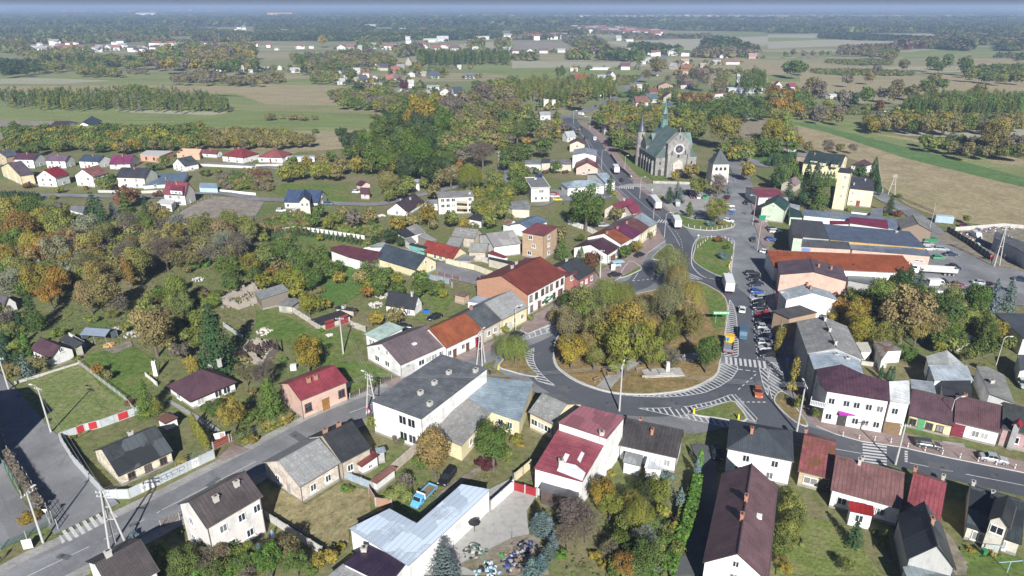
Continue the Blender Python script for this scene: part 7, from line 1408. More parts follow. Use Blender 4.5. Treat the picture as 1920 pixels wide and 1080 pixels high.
def build_trees():
	"""largest 300 of each kind as things, the rest of the woodland merged"""
	TREES2=[]
	for t in TREES:
		x,y,Rw=t[0],t[1],t[2]; bad=False
		for (cx,cy,an,hx,hy,hh) in FOOT:
			dx,dy=x-cx,y-cy; ca,sa=math.cos(an),math.sin(an); u,v=dx*ca+dy*sa,-dx*sa+dy*ca
			if abs(u)<hx+.2 and abs(v)<hy+.2:
				# push it out of the building through the nearest wall
				pu,pv=hx+.4-abs(u),hy+.4-abs(v)
				if pu<pv: u+=math.copysign(pu,u)
				else: v+=math.copysign(pv,v)
				t[0],t[1]=cx+u*ca-v*sa,cy+u*sa+v*ca
		TREES2.append(t)
	cnt={}; things=[]; rest=[]
	for t in sorted(TREES2,key=lambda t:-t[7]):
		k=SW[t[4]][1] if t[4]!='K' else 'birch'; cnt[k]=cnt.get(k,0)+1
		(things if cnt[k]<=({'tree':240,'birch':55}.get(k,280)) else rest).append(t)
	rg=random.Random(11); labs={}
	out=[]
	for t in things:
		x,y,Rw,col,sh,px,py,r=t; r4=r*4; lod=0 if r4>=90 else 1 if r4>=45 else 2 if r4>=22 else 3
		v=rg.randrange(NV[sh]); V,Tn,cm,tm=variant(sh,lod,v); rz=rg.uniform(0,6.28); s=Rw
		h=HUE[col]; q=rg.uniform(.85,1.18); oc=(h[0]*q*rg.uniform(.9,1.1),h[1]*q*rg.uniform(.93,1.07),h[2]*q*rg.uniform(.8,1.2),1)
		name=NM[sh]
		if r4>=22:
			o=empty(name,(x,y,0),rz); o.scale=(s,s,s*rg.uniform(.9,1.12)*(1.16 if sh=='R' and r4>95 else 1))
			c=bpy.data.objects.new('foliage' if sh=='B' else 'crown',cm); c.color=oc; link(c,o); tk=bpy.data.objects.new('stems' if sh=='B' else 'trunk',tm); link(tk,o)
		else:
			o=bpy.data.objects.new(name,cm); link(o); o.location=(x,y,0); o.rotation_euler.z=rz; o.scale=(s,s,s); o.color=oc
		p2,p3,_=proj((x,y,CZ[sh]*s)); best=min(LAND,key=lambda L:(L[0]-p2)**2+(2.0*(L[1]-p3))**2+ (0 if (L[0]-p2)**2<160000 else 1e6))
		dx,dy=p2-best[0],(p3-best[1])*1.6
		rel='left of' if dx<-abs(dy) else 'right of' if dx>abs(dy) else 'behind' if dy<0 else 'in front of'
		far_=math.hypot(dx,dy)>150; rel={'behind':'far behind','in front of':'well in front of','left of':'far left of','right of':'far right of'}[rel] if far_ else rel
		out.append((o,'%s %s'%(CW[col],SW[sh][0]),rel+' the '+best[2],p2,p3,Rw,SW[sh][1]))
	by={}
	for e in out: by.setdefault((e[1],e[2]),[]).append(e)
	ORD=['first','second','third','fourth','fifth','sixth','seventh','eighth','ninth','tenth','eleventh','twelfth','thirteenth','fourteenth','fifteenth','sixteenth','seventeenth','eighteenth','nineteenth','twentieth']
	ORD+=['twenty-'+w for w in ORD[:9]]+['thirtieth']+['thirty-'+w for w in ORD[:9]]+['fortieth']+['forty-'+w for w in ORD[:9]]
	for (a,b_),L in by.items():
		L.sort(key=lambda e:e[3])
		for i,e in enumerate(L):
			l=a+' '+b_
			if len(L)==2: l=('lower ' if e[4]==max(q[4] for q in L) else 'upper ')+l if abs(L[0][4]-L[1][4])>6 else ('left-hand ' if i==0 else 'right-hand ')+l
			elif len(L)>2: l=l+', '+ORD[min(i,len(ORD)-1)]+' from left'
			w=l.split()
			tag(e[0],' '.join(w[:16]),e[6],{'tree':'trees of the town gardens and groves','conifer':'conifers of the gardens','bush':'bushes of the gardens and fields'}[e[6]])
	# the rest, merged: woodland, ground shrubs
	acc=[]
	for t in rest:
		x,y,Rw,col,sh,px,py,r=t; V,Tn,_,_=variant(sh,3 if r*4<30 else 2,rg.randrange(NV[sh])); a=rg.uniform(0,6.28); ca,sa=math.cos(a),math.sin(a)
		W_=V@np.array([[ca,sa,0],[-sa,ca,0],[0,0,1]])*Rw+np.array([x,y,0]); h=np.array(HUE[col])*rg.uniform(.85,1.15); acc.append((W_,Tn,np.tile(h,(len(V),1))))
	return acc
# ---------------------------------------------------------------- far woodland, one mass
def blob(n,seed,tall=1.0):
	rng=np.random.default_rng(seed); q=rng.normal(0,1,(n,3)); q/=np.linalg.norm(q,axis=1,keepdims=True); q[:,2]=np.abs(q[:,2]); pos=q*np.array([.8,.8,.85*tall])*rng.uniform(.75,1.1,(n,1))+[0,0,.5*tall]
	return leaves(pos,q,1.35/math.sqrt(n),rng,1.1)
BL=[[blob(n,i*3+n,tl) for i in range(5)] for n,tl in ((46,1.15),(20,1.1),(9,1.0))]
def wood(poly,spacing,rad,codes,lod,seed,hz=1.0,acc=None):
	"""poly in survey pixels; trees every `spacing` metres"""
	q=[P(a,b_) for a,b_ in poly]; pl=[(v.x,v.y) for v in q]; rng=np.random.default_rng(seed); x0,x1=min(p[0] for p in pl),max(p[0] for p in pl); y0,y1=min(p[1] for p in pl),max(p[1] for p in pl)
	codes=codes.split(); xs_=np.arange(x0,x1,spacing); ys_=np.arange(y0,y1,spacing)
	lim=14000; 
	if len(xs_)*len(ys_)>lim*3: 
		k=math.sqrt(len(xs_)*len(ys_)/(lim*3)); xs_=np.arange(x0,x1,spacing*k); ys_=np.arange(y0,y1,spacing*k); rad*=k
	for yy in ys_:
		for xx in xs_:
			x,y=xx+rng.uniform(-.5,.5)*spacing,yy+rng.uniform(-.5,.5)*spacing
			if not inpoly(x,y,pl): continue
			pxx,_,_=proj((x,y,0))
			if pxx<-60 or pxx>1980: continue
			V,Tn=BL[lod][rng.integers(0,5)]; h=np.array(HUE[codes[(int((math.sin(x/70.+seed)+math.cos(y/90.-x/300.))*1.7+10+rng.uniform(-.9,.9)))%len(codes)]])*rng.uniform(.7,1.1); r_=rad*rng.uniform(.75,1.35)
			acc.append((V*np.array([r_,r_,r_*hz])+np.array([x,y,0]),Tn,np.tile(h,(len(V),1))))
FAR=[]
W_=lambda *a,**k: wood(*a,acc=FAR,**k)
def TQ(tile,*xy): return tp(tile,*xy)
for k_,f_ in enumerate(far):
	if 'remote' in f_[-1]: continue
	c_=P(*T(f_[0],f_[1],f_[2]))
	for i_ in range(7):
		a_=R.uniform(0,6.28); d_=R.uniform(7,20); V_,T_=BL[0][R.randrange(5)]; r_=R.uniform(1.6,4.2); FAR.append((V_*r_+np.array([c_.x+math.cos(a_)*d_,c_.y+4+math.sin(a_)*d_,0]),T_,np.tile(np.array(HUE[R.choice('gglboyxd')])*R.uniform(.7,1),(len(V_),1))))
# mid-distance belts
W_(TQ('a1',0,300,300,285,900,270,1270,290,1250,310,700,330,300,330,0,340),11,7,'g d l g b',1,1)
W_(TQ('a1',1260,200,1440,230,1920,270,1920,310,1600,320,1450,310,1440,270,1280,275),11,7,'g d b g d',1,2)
W_(TQ('a1',0,180,600,190,1250,200,1270,270,900,262,700,262,400,270,0,280),16,9,'d g d l g',1,3)
W_(TQ('a1',0,345,130,330,220,350,200,400,60,400,0,400),10,7,'b l g o',1,4)
W_(TQ('a1',1100,330,1300,315,1500,320,1450,345,1100,345),10,5,'b l b g',1,5)
W_(TQ('a2',0,230,500,215,1000,250,1500,235,1840,260,1840,290,1500,305,1150,300,1000,320,700,310,0,310),11,7,'g d n g d l',1,6)
W_(TQ('a2',0,200,480,195,800,210,900,235,500,235,0,240),16,9,'d g d',1,7)
W_(TQ('a2',1020,215,1300,205,1700,215,1920,205,1920,230,1700,235,1300,240,1040,235),14,8,'d g n',1,8)
W_(TQ('a2',760,340,930,320,930,370,760,380),10,6,'g l b',1,9)
W_(TQ('a2',1600,340,1700,325,1700,375,1600,375),9,7,'l b o',1,10); W_(TQ('a2',1800,320,1890,320,1890,370,1800,370),9,7,'l b o',1,11)
W_(TQ('a2',1040,380,1240,360,1260,400,1200,420,1060,440),9,6,'b x l',1,12)
W_(TQ('a3',0,250,320,240,560,250,540,285,300,298,0,300),11,7,'g d b x',1,13)
W_(TQ('a3',380,300,640,310,720,370,700,420,560,400,470,350),10,7,'b l x g',1,14)
W_(TQ('a3',420,410,580,400,590,455,420,450),9,6,'g l d',1,15); W_(TQ('a3',690,400,960,420,1000,450,860,465,690,455),9,6,'g d g',1,16)
W_(TQ('a3',0,440,200,420,190,460,0,460),9,5,'b g',1,17); W_(TQ('a3',640,430,700,430,690,460,640,460),9,5,'b g',1,18)
W_(TQ('a3',880,260,1080,270,1110,300,960,300,800,290),10,5,'b x g',1,19); W_(TQ('a3',1120,275,1500,275,1490,292,1130,292),11,5,'b d x',1,20)
W_(TQ('a3',1420,340,1560,305,1700,330,1710,360,1560,370,1440,360),10,7,'d n g',1,21); W_(TQ('a3',1400,380,1700,350,1840,370,1840,430,1500,440,1340,430),9,6,'x b d g',1,22)
W_(TQ('a3',880,360,1000,350,1260,380,1260,415,1000,410,880,400),10,6,'n g d',1,23)
W_(TQ('a3',350,210,600,215,900,215,1000,235,860,270,560,255,350,240),16,6,'b g x',1,24)
W_(TQ('a3',0,160,600,175,1200,190,1230,225,900,222,300,215,0,220),16,9,'d g d',1,25); W_(TQ('a3',1200,190,1920,165,1920,240,1200,230),14,9,'d n g d',1,26)
W_(TQ('a3',0,145,900,150,1920,155,1920,165,1200,185,600,172,0,158),22,12,'d g n',2,27)
W_(TQ('a3',1250,535,1500,540,1850,550,1850,562,1500,556,1250,548),8,3,'b l g',1,28)
W_(TQ('a4',0,150,700,170,1250,180,1240,248,600,250,0,252),14,9,'d g n d l',1,29)
W_(TQ('a4',1230,175,1920,150,1920,280,1330,288,1230,240),14,9,'d n g g',1,30)
W_(TQ('a4',380,268,700,272,1200,295,1180,315,700,305,380,290),8,5,'n n d',1,31)
W_(TQ('a4',960,330,1100,310,1280,300,1280,370,1100,370,960,390),11,6,'x m b g',1,32)
W_(TQ('a4',1280,290,1920,285,1920,385,1730,385,1740,340,1540,345,1520,385,1290,375),12,8,'g b d x g',1,33)
W_(TQ('a4',1280,335,1530,325,1530,385,1290,375),10,7,'d n',1,34); W_(TQ('a4',1720,345,1920,345,1920,385,1740,385),10,7,'d g',1,35)
W_(TQ('a4',540,375,960,365,960,430,750,425,560,405),10,6,'x b g x',1,36); W_(TQ('a4',1700,425,1860,420,1880,440,1700,440),9,4,'b g',1,37)
W_(TQ('a4',1880,430,1920,430,1920,465,1880,460),9,5,'g d',1,38)
# the great forest towards the horizon
W_([(0,36),(400,37),(960,36),(960,40),(1920,37),(1920,42),(1300,44),(960,54),(500,50),(0,56)],34,19,'d g n d',2,40,hz=.75)
W_([(0,24.5),(960,23.5),(1920,23.5),(1920,31.5),(1400,31),(960,33),(300,34),(0,36)],85,48,'d n d g',2,41,hz=.3)
W_([(0,20.6),(1920,20.4),(1920,22.8),(0,23.2)],330,190,'d n d',2,42,hz=.12)
W_([(0,18.6),(1920,18.5),(1920,19.9),(0,20)],900,560,'d n',2,43,hz=.06)
acc=build_trees()
def mass(name,acc,label,cat):
	if not acc: return
	V=np.concatenate([a[0] for a in acc]); Tn=np.concatenate([a[1] for a in acc]); Hh=np.concatenate([a[2] for a in acc])
	o=bpy.data.objects.new(name,leafmesh(name,V,Tn,leafmat(True),Hh)); link(o); tag(o,label,cat,kind='stuff')
mass('woodland',acc,'small background trees and undergrowth between the houses and fields','woodland')
mass('forest',FAR,'mixed forest covering the plain as far as the horizon','forest')
# towns glinting in the far forest: walls only, hundreds of them
rg=random.Random(3); b=MB()
for (pa,pb,n,s,hh) in (((960,32),(1920,34),420,14,9),((1080,54),(1240,68),120,12,7),((0,34),(480,33),60,14,9),((780,33),(960,32),60,14,9),((1100,58),(1200,62),40,12,7),((0,44),(960,50),60,14,8),((1790,20.5),(1920,20.5),60,60,36),((100,25),(420,24.5),30,30,22),((40,85),(900,90),26,10,6),((960,70),(1100,74),26,10,6),((0,62),(460,58),60,9,6),((500,66),(900,60),50,9,6),((60,96),(620,90),30,8,5),((1060,98),(1420,106),24,8,5)):
	for i in range(n):
		t=rg.random(); px,py=pa[0]+(pb[0]-pa[0])*t+rg.uniform(-12,12),pa[1]+(pb[1]-pa[1])*t+rg.uniform(-1.2,1.2)*(3 if pa[1]>50 else 1); c=P(px,py); k=rg.uniform(.6,1.5); mi=rg.choice((0,0,1,2))
		b.box((c.x,c.y,hh*k/2),(s*k*1.6,s*k,hh*k),rg.uniform(0,3),0); w=s*k*.55
		b.face([(c.x-w*1.5,c.y-w,hh*k),(c.x+w*1.5,c.y-w,hh*k),(c.x+w*1.5,c.y+w*.2,hh*k*1.5),(c.x-w*1.5,c.y+w*.2,hh*k*1.5)],None,1+mi)
tag(b.obj('distant_villages',[wm_(WHS),plain('far_roof_red',(.25,.1,.08)),plain('far_roof_grey',(.3,.3,.3)),plain('far_roof_dark',(.1,.08,.09))]),'specks of white houses of remote villages across the wooded plain','village',kind='stuff')
# ---------------------------------------------------------------- vehicles
M_tyre=plain('tyre',(.02,.02,.02),.9); M_rim=plain('rim',(.4,.4,.42),.4,.5); M_cg=plain('car_glass',(.02,.025,.03),.08,0,.05); M_hl=plain('head_light_glass',(.7,.7,.7),.15); M_tl=plain('tail_light',(.4,.02,.02),.3)
def loft(secs,mats,name):
	"""secs: list of (x, [(y,z)...]) cross-sections along the car"""
	b=MB(); n=len(secs[0][1])
	for (xa,A),(xb,B_) in zip(secs,secs[1:]):
		for i in range(n-1): b.face([(xa,*A[i]),(xb,*B_[i]),(xb,*B_[i+1]),(xa,*A[i+1])])
	b.face([(secs[0][0],*p) for p in secs[0][1]]); b.face([(secs[-1][0],*p) for p in secs[-1][1][::-1]]); me=b.mesh(name,mats)
	bm=bmesh.new(); bm.from_mesh(me); bmesh.ops.remove_doubles(bm,verts=bm.verts,dist=.001); bmesh.ops.recalc_face_normals(bm,faces=bm.faces); bm.to_mesh(me); bm.free(); return me
def sect(w,z0,z1): # lower body half-profile closed
	return [(-w*.92,z0),(-w,z0+.18),(-w,z1-.14),(-w*.9,z1),(w*.9,z1),(w,z1-.14),(w,z0+.18),(w*.92,z0)]
def wheelmesh():
	b=MB(); b.tube((0,-.11,0),(0,.11,0),.32,.32,14); t=b.mesh('wheel',M_tyre); b=MB(); b.tube((0,-.125,0),(0,.125,0),.2,.2,10); return t,b.mesh('rim',M_rim)
WM=wheelmesh()
def wheels(root,xs,w,r=1,ys=None):
	for x in xs:
		for y in (-w,w):
			o=bpy.data.objects.new('wheel',WM[0]); link(o,root); o.location=(x,y,.32*r); o.scale=(r,1,r); q=bpy.data.objects.new('rim',WM[1]); link(q,o)
def lights(root,xf,xr,w,zf,zr):
	for y in (-w,w):
		b=MB(); b.box((0,0,0),(.12,.34,.16)); b.obj('headlight',M_hl,root,(xf,y,zf)); b=MB(); b.box((0,0,0),(.1,.28,.22)); b.obj('tail_light',M_tl,root,(xr,y,zr))
def make_car(kind):
	root=empty('parked_car',(0,-500,0))
	L={'hatch':3.95,'sedan':4.45,'estate':4.55}[kind]; h=L/2; w=.87; hood=.86
	secs=[(-h,sect(w*.84,.3,.78)),(-h+.12,sect(w*.95,.24,.9)),(-h+.7,sect(w,.2,.95)),(0,sect(w,.2,.93)),(h-1.3,sect(w,.2,.93)),(h-.35,sect(w*.95,.22,.78)),(h,sect(w*.8,.3,.62))]
	o=bpy.data.objects.new('body',loft(secs,paint(),'body')); link(o,root)
	rb={'hatch':-h+.1,'sedan':-h+.75,'estate':-h+.08}[kind]; rt={'hatch':-h+.55,'sedan':-h+1.25,'estate':-h+.35}[kind]
	f0,f1=h-1.25,h-1.95
	# glasshouse
	gs=[(rb,[(-w*.8,.9),(-w*.8,.92),(w*.8,.92),(w*.8,.9)]),(rt,[(-w*.86,.9),(-w*.66,1.4),(w*.66,1.4),(w*.86,.9)]),(f1,[(-w*.88,.9),(-w*.68,1.42),(w*.68,1.42),(w*.88,.9)]),(f0,[(-w*.84,.9),(-w*.84,.92),(w*.84,.92),(w*.84,.9)])]
	g=bpy.data.objects.new('windows',loft(gs,M_cg,'windows')); link(g,root)
	b=MB(); b.box(((rt+f1)/2,0,1.44),(f1-rt+.08,w*1.36,.06)); 
	for x in (rt+.03,(rt+f1)/2,f1-.03):
		for s in (-1,1): b.tube((x,s*w*.69,1.43),(x+( .5 if x>0 and x==f1-.03 else -.3 if x<(rt+f1)/2 else 0),s*w*.87,.92),.035,.035,4)
	b.obj('roof',paint(),root); wheels(root,(-h+.75,h-.8),.78); lights(root,h-.1,-h+.08,.6,.6,.75)
	b=MB()
	for s in (-1,1): b.box((f0-.35,s*.98,.98),(.14,.2,.13))
	b.obj('mirrors',paint(),root); return root
def make_van():
	root=empty('van',(0,-500,0)); w=.95
	secs=[(-2.5,sect(w*.95,.35,2.0)),(-2.4,sect(w,.3,2.1)),(.9,sect(w,.3,2.1)),(1.5,sect(w,.3,1.95)),(2.05,sect(w*.97,.3,1.15)),(2.6,sect(w*.85,.35,.85))]
	link(bpy.data.objects.new('body',loft(secs,paint(),'body')),root); b=MB(); b.face([(1.53,-.78,1.86),(1.53,.78,1.86),(2.0,.82,1.2),(2.0,-.82,1.2)][::-1]); 
	for s in (-1,1): b.face([(.7,s*.96,1.2),(1.75,s*.96,1.2),(1.4,s*.96,1.8),(.7,s*.96,1.8)])
	b.face([(-2.52,-.7,1.3),(-2.52,.7,1.3),(-2.52,.7,1.8),(-2.52,-.7,1.8)]); b.obj('windows',M_cg,root); wheels(root,(-1.6,1.65),.82,1.05); lights(root,2.5,-2.46,.66,.7,.95); return root
def make_truck(n=7.2,open_=False,col=(.72,.72,.72)):
	root=empty('lorry',(0,-500,0)); b=MB(); b.box((3.2 if n<9 else 5.4,0,1.75),(2.2,2.4,2.5),0,0,.96)
	fx=3.2 if n<9 else 5.4; b.obj('cab',paint(),root); b=MB(); b.box((fx+1.08,0,2.25),(.08,2.1,.9)); 
	for s in (-1,1): b.box((fx+.2,s*1.19,2.3),(1.1,.06,.7))
	b.obj('windows',M_cg,root); b=MB(); x1=fx-1.3; x0=x1-n
	if not open_:
		b.box(((x0+x1)/2,0,2.45),(n,2.5,2.6)); b.obj('cargo_box',plain('lorry_box',(.68,.69,.7),.5,0,.12,.6),root)
		b=MB(); b.box((x0-.03,0,2.4),(.06,.06,2.4)); b.box((x0-.03,0,3.72),(.08,2.52,.1)); b.box((x0-.04,0,1.16),(.1,2.52,.14)); b.obj('rear_doors',M_met,root)
	else:
		b.box(((x0+x1)/2,0,1.25),(n,2.4,.2)); 
		for s in (-1,1): b.box(((x0+x1)/2,s*1.18,1.9),(n,.08,1.2))
		b.box((x0,0,1.9),(.08,2.28,1.2)); b.box((x1,0,1.9),(.08,2.28,1.2)); b.obj('cargo_bed',plain('tipper_bed',(.5,.5,.48),.5),root)
	b=MB(); b.box(((x0+fx)/2,0,.95),(fx-x0,.9,.25)); b.obj('chassis',M_blk,root); wheels(root,(fx+.3,)+((x0+.9,x0+2.1,x0+3.3) if n>9 else (x0+1.6,)),1.05,1.55); lights(root,fx+1.1,x0-.05,.9,.8,.9); return root
CARS={k:make_car(k) for k in ('hatch','sedan','estate')}; CARS['van']=make_van(); CARS['lorry']=make_truck(7.2); CARS['semi']=make_truck(11.5); CARS['tipper']=make_truck(10.5,True)
PC=dict(k=(.015,.015,.018),w=(.7,.7,.7),s=(.36,.38,.4),r=(.4,.015,.02),b=(.03,.08,.3),n=(.02,.03,.07),g=(.06,.3,.12),y=(.7,.6,.03),d=(.06,.065,.07),m=(.16,.02,.04),c=(.12,.38,.62),o=(.45,.12,.05),t=(.07,.13,.2))
used=set()
def setcol(o,c):
	o.color=(*c,1)
	for ch in KIDS.get(o.as_pointer(),()): setcol(ch,c)
def car(kind,tile,x,y,col,label,head,group=None,cat='car',z=.13,name='parked_car'):
	"""head: (dx,dy) survey-pixel direction in which the nose points"""
	px,py=T(tile,x,y); zz_=.6; p=P(px,py,zz_); q=P(px+head[0],py+head[1],zz_); v=q-p
	o=CARS[kind] if kind not in used else copy_tree(CARS[kind]); used.add(kind); o.name=name
	o.location=(p.x,p.y,z); o.rotation_euler=(0,0,math.atan2(v.y,v.x)); setcol(o,PC[col]); tag(o,label,cat,group); return o
# double row of parked cars on the east side of the square
cols='k k n d s k r d s s k s w k'.split(); cn=dict(k='black',n='navy',d='dark grey',s='silver',r='red',w='white',b='blue')
ORDN=['first','second','third','fourth','fifth','sixth','seventh','eighth','ninth','tenth','eleventh','twelfth','thirteenth','fourteenth','fifteenth','sixteenth','seventeenth','eighteenth']
rowp=[(1411,513,'k'),(1414,522,'k'),(1417,533,'n'),(1419,547,'b'),(1421,559,'s'),(1423,567,'k'),(1425,577,'k'),(1431,590,'r'),(1429,602,'k'),(1433,613,'s'),(1433,623,'s'),(1435,632,'n'),(1437,642,'s'),(1437,652,'s'),(1439,664,'k')]
for i,(x,y,c) in enumerate(rowp):
	car(['estate','hatch','sedan','hatch'][i%4],'p',x,y,c,'%s car, %s in the long parking row from the church end'%(cn[c],ORDN[i]),(-12,.6 if i%2 else .9) if i%3 else (12,0),'cars in the long parking row')
g='cars around the square'
for kind,t,x,y,c,l,hd in [
('hatch','c3',1725,160,'w','white hatchback driving on the square past the parking row',(0,-4)),('van','c3',1732,350,'t','grey-blue pickup van driving beside the hatched lane',(0,5)),('hatch','c3',1845,785,'o','orange-red car driving at the zebra junction',(1,5)),
('sedan','b3',1810,715,'d','dark car driving on the wide street east of the verge',(-.5,-5)),('estate','b3',960,832,'k','black car parked in the lay-by beside the white shop house',(5,-2)),('sedan','b3',775,982,'k','black car parked on the forecourt beside the kiosk',(6,-.6)),
('sedan','b3',820,272,'k','black car following the lorry on the main road',(-1,-4)),('hatch','b3',435,346,'m','dark red car alone in the lot above',(6,0)),('hatch','b3',342,415,'y','yellow car beside the white office',(6,.4)),('sedan','b3',318,375,'r','red car parked behind the yellow car',(6,0)),('estate','b3',318,392,'w','white car between the red and yellow cars',(6,.3)),
('estate','b3',688,610,'s','silver car in the yard below the bushes',(6,-.3)),('hatch','b3',670,420,'k','black car in the lot near the crimson-roofed house',(2,-4)),('hatch','b3',620,425,'n','navy car in the lot beside the big bush',(3,-3)),('hatch','b3',715,385,'d','dark car under the shrubs of the upper lot',(6,0)),
('hatch','b3',1315,365,'n','navy car, first from left in the church car park row',(3,4)),('hatch','b3',1352,395,'m','dark red car in the church car park row',(2,4)),('hatch','b3',1400,400,'w','white car in the church car park row',(0,5)),('hatch','b3',1445,400,'g','green-grey car in the church car park row',(0,5)),('hatch','b3',1480,375,'k','black car under the bare tree of the church car park',(0,5)),
('hatch','b3',1632,465,'w','white car, top one beside the yellow-green tree',(6,0)),('hatch','b3',1635,490,'s','silver car, middle one beside the yellow-green tree',(6,0)),('hatch','b3',1638,517,'b','blue car, bottom one beside the yellow-green tree',(6,0)),('hatch','b3',1625,575,'w','white car at the tip of the planted verge',(6,1)),
('hatch','b3',1410,555,'k','black car in the shade of the church car park',(6,0)),('van','b3',1240,455,'s','grey van between the cypresses and the blue spruce',(2,5)),('sedan','b3',1755,440,'k','black car in the shaded street beside the green shop',(0,5)),('hatch','b3',1905,812,'w','white car parked by the supermarket corner',(5,1)),
('hatch','b4',22,715,'b','bright blue car by the supermarket wall',(5,0)),('estate','b4',55,655,'w','white car in the pair below the green shop',(6,0)),('estate','b4',35,635,'k','black car in the pair below the green shop',(6,0)),('hatch','b4',1205,785,'w','white car behind the pink shop wing',(5,0)),
('hatch','b4',1195,752,'s','silver car beside the green skip',(5,0)),('estate','b4',1300,788,'s','silver-grey car, upper of the pair beside the lane',(6,.3)),('sedan','b4',1370,830,'n','dark blue car, lower of the pair beside the lane',(6,.2)),('hatch','b4',1275,852,'g','green car with white roof next to the pink wall',(6,0)),
('hatch','b4',1400,925,'n','navy car alone in the middle of the lot',(4,1.4)),('sedan','b4',1590,1042,'s','grey car on the side road by the blue spruces',(6,.5)),('sedan','b4',1415,1055,'m','dark red car on the side road',(6,.5)),('van','b4',1260,1050,'w','white and blue van in front of the spruces',(6,0)),('hatch','b4',1320,1040,'n','navy car behind the white and blue van',(3,2)),('sedan','b4',1900,1020,'n','navy car on the side road at the picture edge',(6,1)),
('sedan','c4',1465,30,'n','dark car behind the long white wall',(5,0)),('estate','d2',1435,340,'k','black estate car on the grass near the blue truck',(-4,5)),('sedan','c2',1340,218,'k','black car parked behind the orange-brown terrace house',(-6,2)),('sedan','c2',1110,292,'k','black car parked behind the mint-roofed annex',(6,0)),('hatch','c3',40,350,'k','black car parked in front of the grey corrugated terrace house',(6,-2)),
('estate','d4',1200,98,'d','dark estate car on the paving before the yellow stone house',(9,1.4)),('sedan','d4',1690,205,'s','silver-blue car on the paving before the white terrace house',(9,1.6)),('hatch','c4',1912,720,'s','silver car at the edge of the right gardens',(3,5)),('hatch','d3',1535,160,'k','black car in the deep shade of the lane',(1,5)),
('hatch','b2',545,447,'t','pale blue car beside the blue-roofed new house',(6,0)),('hatch','b2',755,360,'w','white car by the pink lane house',(5,0)),('hatch','b2',1905,790,'r','red van-like car in the farmyard',(6,0)),('sedan','b2',1710,1015,'n','navy car in the yard next to the big town house',(6,0)),('hatch','b2',1740,1020,'m','crimson car in the yard next to the big town house',(6,0)),('hatch','b2',190,498,'w','white car on the building site',(5,0)),
('hatch','a3',520,962,'k','dark car on the road bend far away',(3,3)),('hatch','a3',625,798,'k','dark car on the highway beyond the bend',(-4,3)),('hatch','a3',1000,855,'w','white car beside the round tower in the distance',(4,0)),('van','a3',520,860,'w','white vans at the distant petrol forecourt',(6,1)),('hatch','a3',1140,770,'s','silver car in the distant yard',(5,0)),('hatch','a3',1180,785,'b','blue car in the distant yard',(5,0)),('hatch','a3',1225,782,'k','black car in the distant yard',(5,0)),
('van','a3',1090,568,'w','white van on the far highway',(0,4)),('hatch','a3',965,600,'s','silver car on the far highway',(3,-3)),('van','b4',1560,690,'w','white van cab standing in the scrap yard',(5,3)),('hatch','b4',1480,615,'m','dark red wreck in the grass by the container',(6,1))]:
	car(kind,t,x,y,c,l,hd,None,z=.26 if t=='d4' else .13)
car('lorry','p',1154,321,'w','white box lorry highest up the main road beside the church wall',(-6,-11),cat='lorry',name='lorry')
car('semi','p',1227,384,'w','long white articulated lorry in the middle of the queue',(-8,-10),cat='lorry',name='lorry')
car('lorry','p',1267,421,'w','white box lorry entering the square at the zebra',(-5,-10),cat='lorry',name='lorry')
car('lorry','p',1364,537,'w','white box truck leaving round the park corner',(-2.5,-9),cat='lorry',name='lorry')
car('van','p',1115,261,'w','small white delivery van at the distant road bend',(-2,-6),cat='van',name='delivery_van')
car('tipper','b4',1235,965,'w','white tipper trailer lorry beside the orange-tiled hall',(-9,-.6),cat='lorry',name='lorry')
# light blue old flatbed truck
ft=empty('flatbed_truck',(0,0,0)); p=P(*T('d2',1255,480),.8); q=P(*T('d2',1195,540),.8); v=q-p; ft.location=(p.x,p.y,0); ft.rotation_euler.z=math.atan2(v.y,v.x); ft.scale=(.84,.84,.84); tag(ft,'old light blue flatbed truck with rounded cab standing on the grass','truck')
LB=plain('light_blue_paint',(.13,.42,.68),.35,0,.1)
me=loft([(.9,sect(.95,.5,2.1)),(1.1,sect(1.0,.45,2.2)),(1.9,sect(1.0,.45,2.15)),(2.35,sect(.98,.45,1.4)),(3.0,sect(.9,.45,1.15)),(3.3,sect(.75,.5,.95))],LB,'cab'); link(bpy.data.objects.new('cab',me),ft)
b=MB(); b.face([(1.98,-.8,2.05),(1.98,.8,2.05),(2.36,.82,1.45),(2.36,-.82,1.45)]); [b.face([(1.1,s*1.01,1.4),(1.9,s*1.01,1.4),(1.8,s*.98,2.0),(1.1,s*.98,2.0)]) for s in (-1,1)]; b.obj('windows',M_cg,ft)
b=MB(); b.box((-1.4,0,1.0),(4.2,2.1,.12)); b.obj('flatbed',M_wood,ft); b=MB(); [b.box((-1.4,s*1.05,1.25),(4.2,.06,.4)) for s in(-1,1)]; b.box((-3.5,0,1.25),(.06,2.1,.4)); b.obj('bed_rail',LB,ft)
b=MB(); b.box((.72,0,1.7),(.12,2.1,1.3)); [b.box((.62,-.9+i*.36,1.7),(.1,.08,1.3)) for i in range(6)]; b.obj('headboard',M_frame,ft); wheels(ft,(-2.4,2.4),.9,1.2); lights(ft,3.2,-3.5,.7,.8,.9)
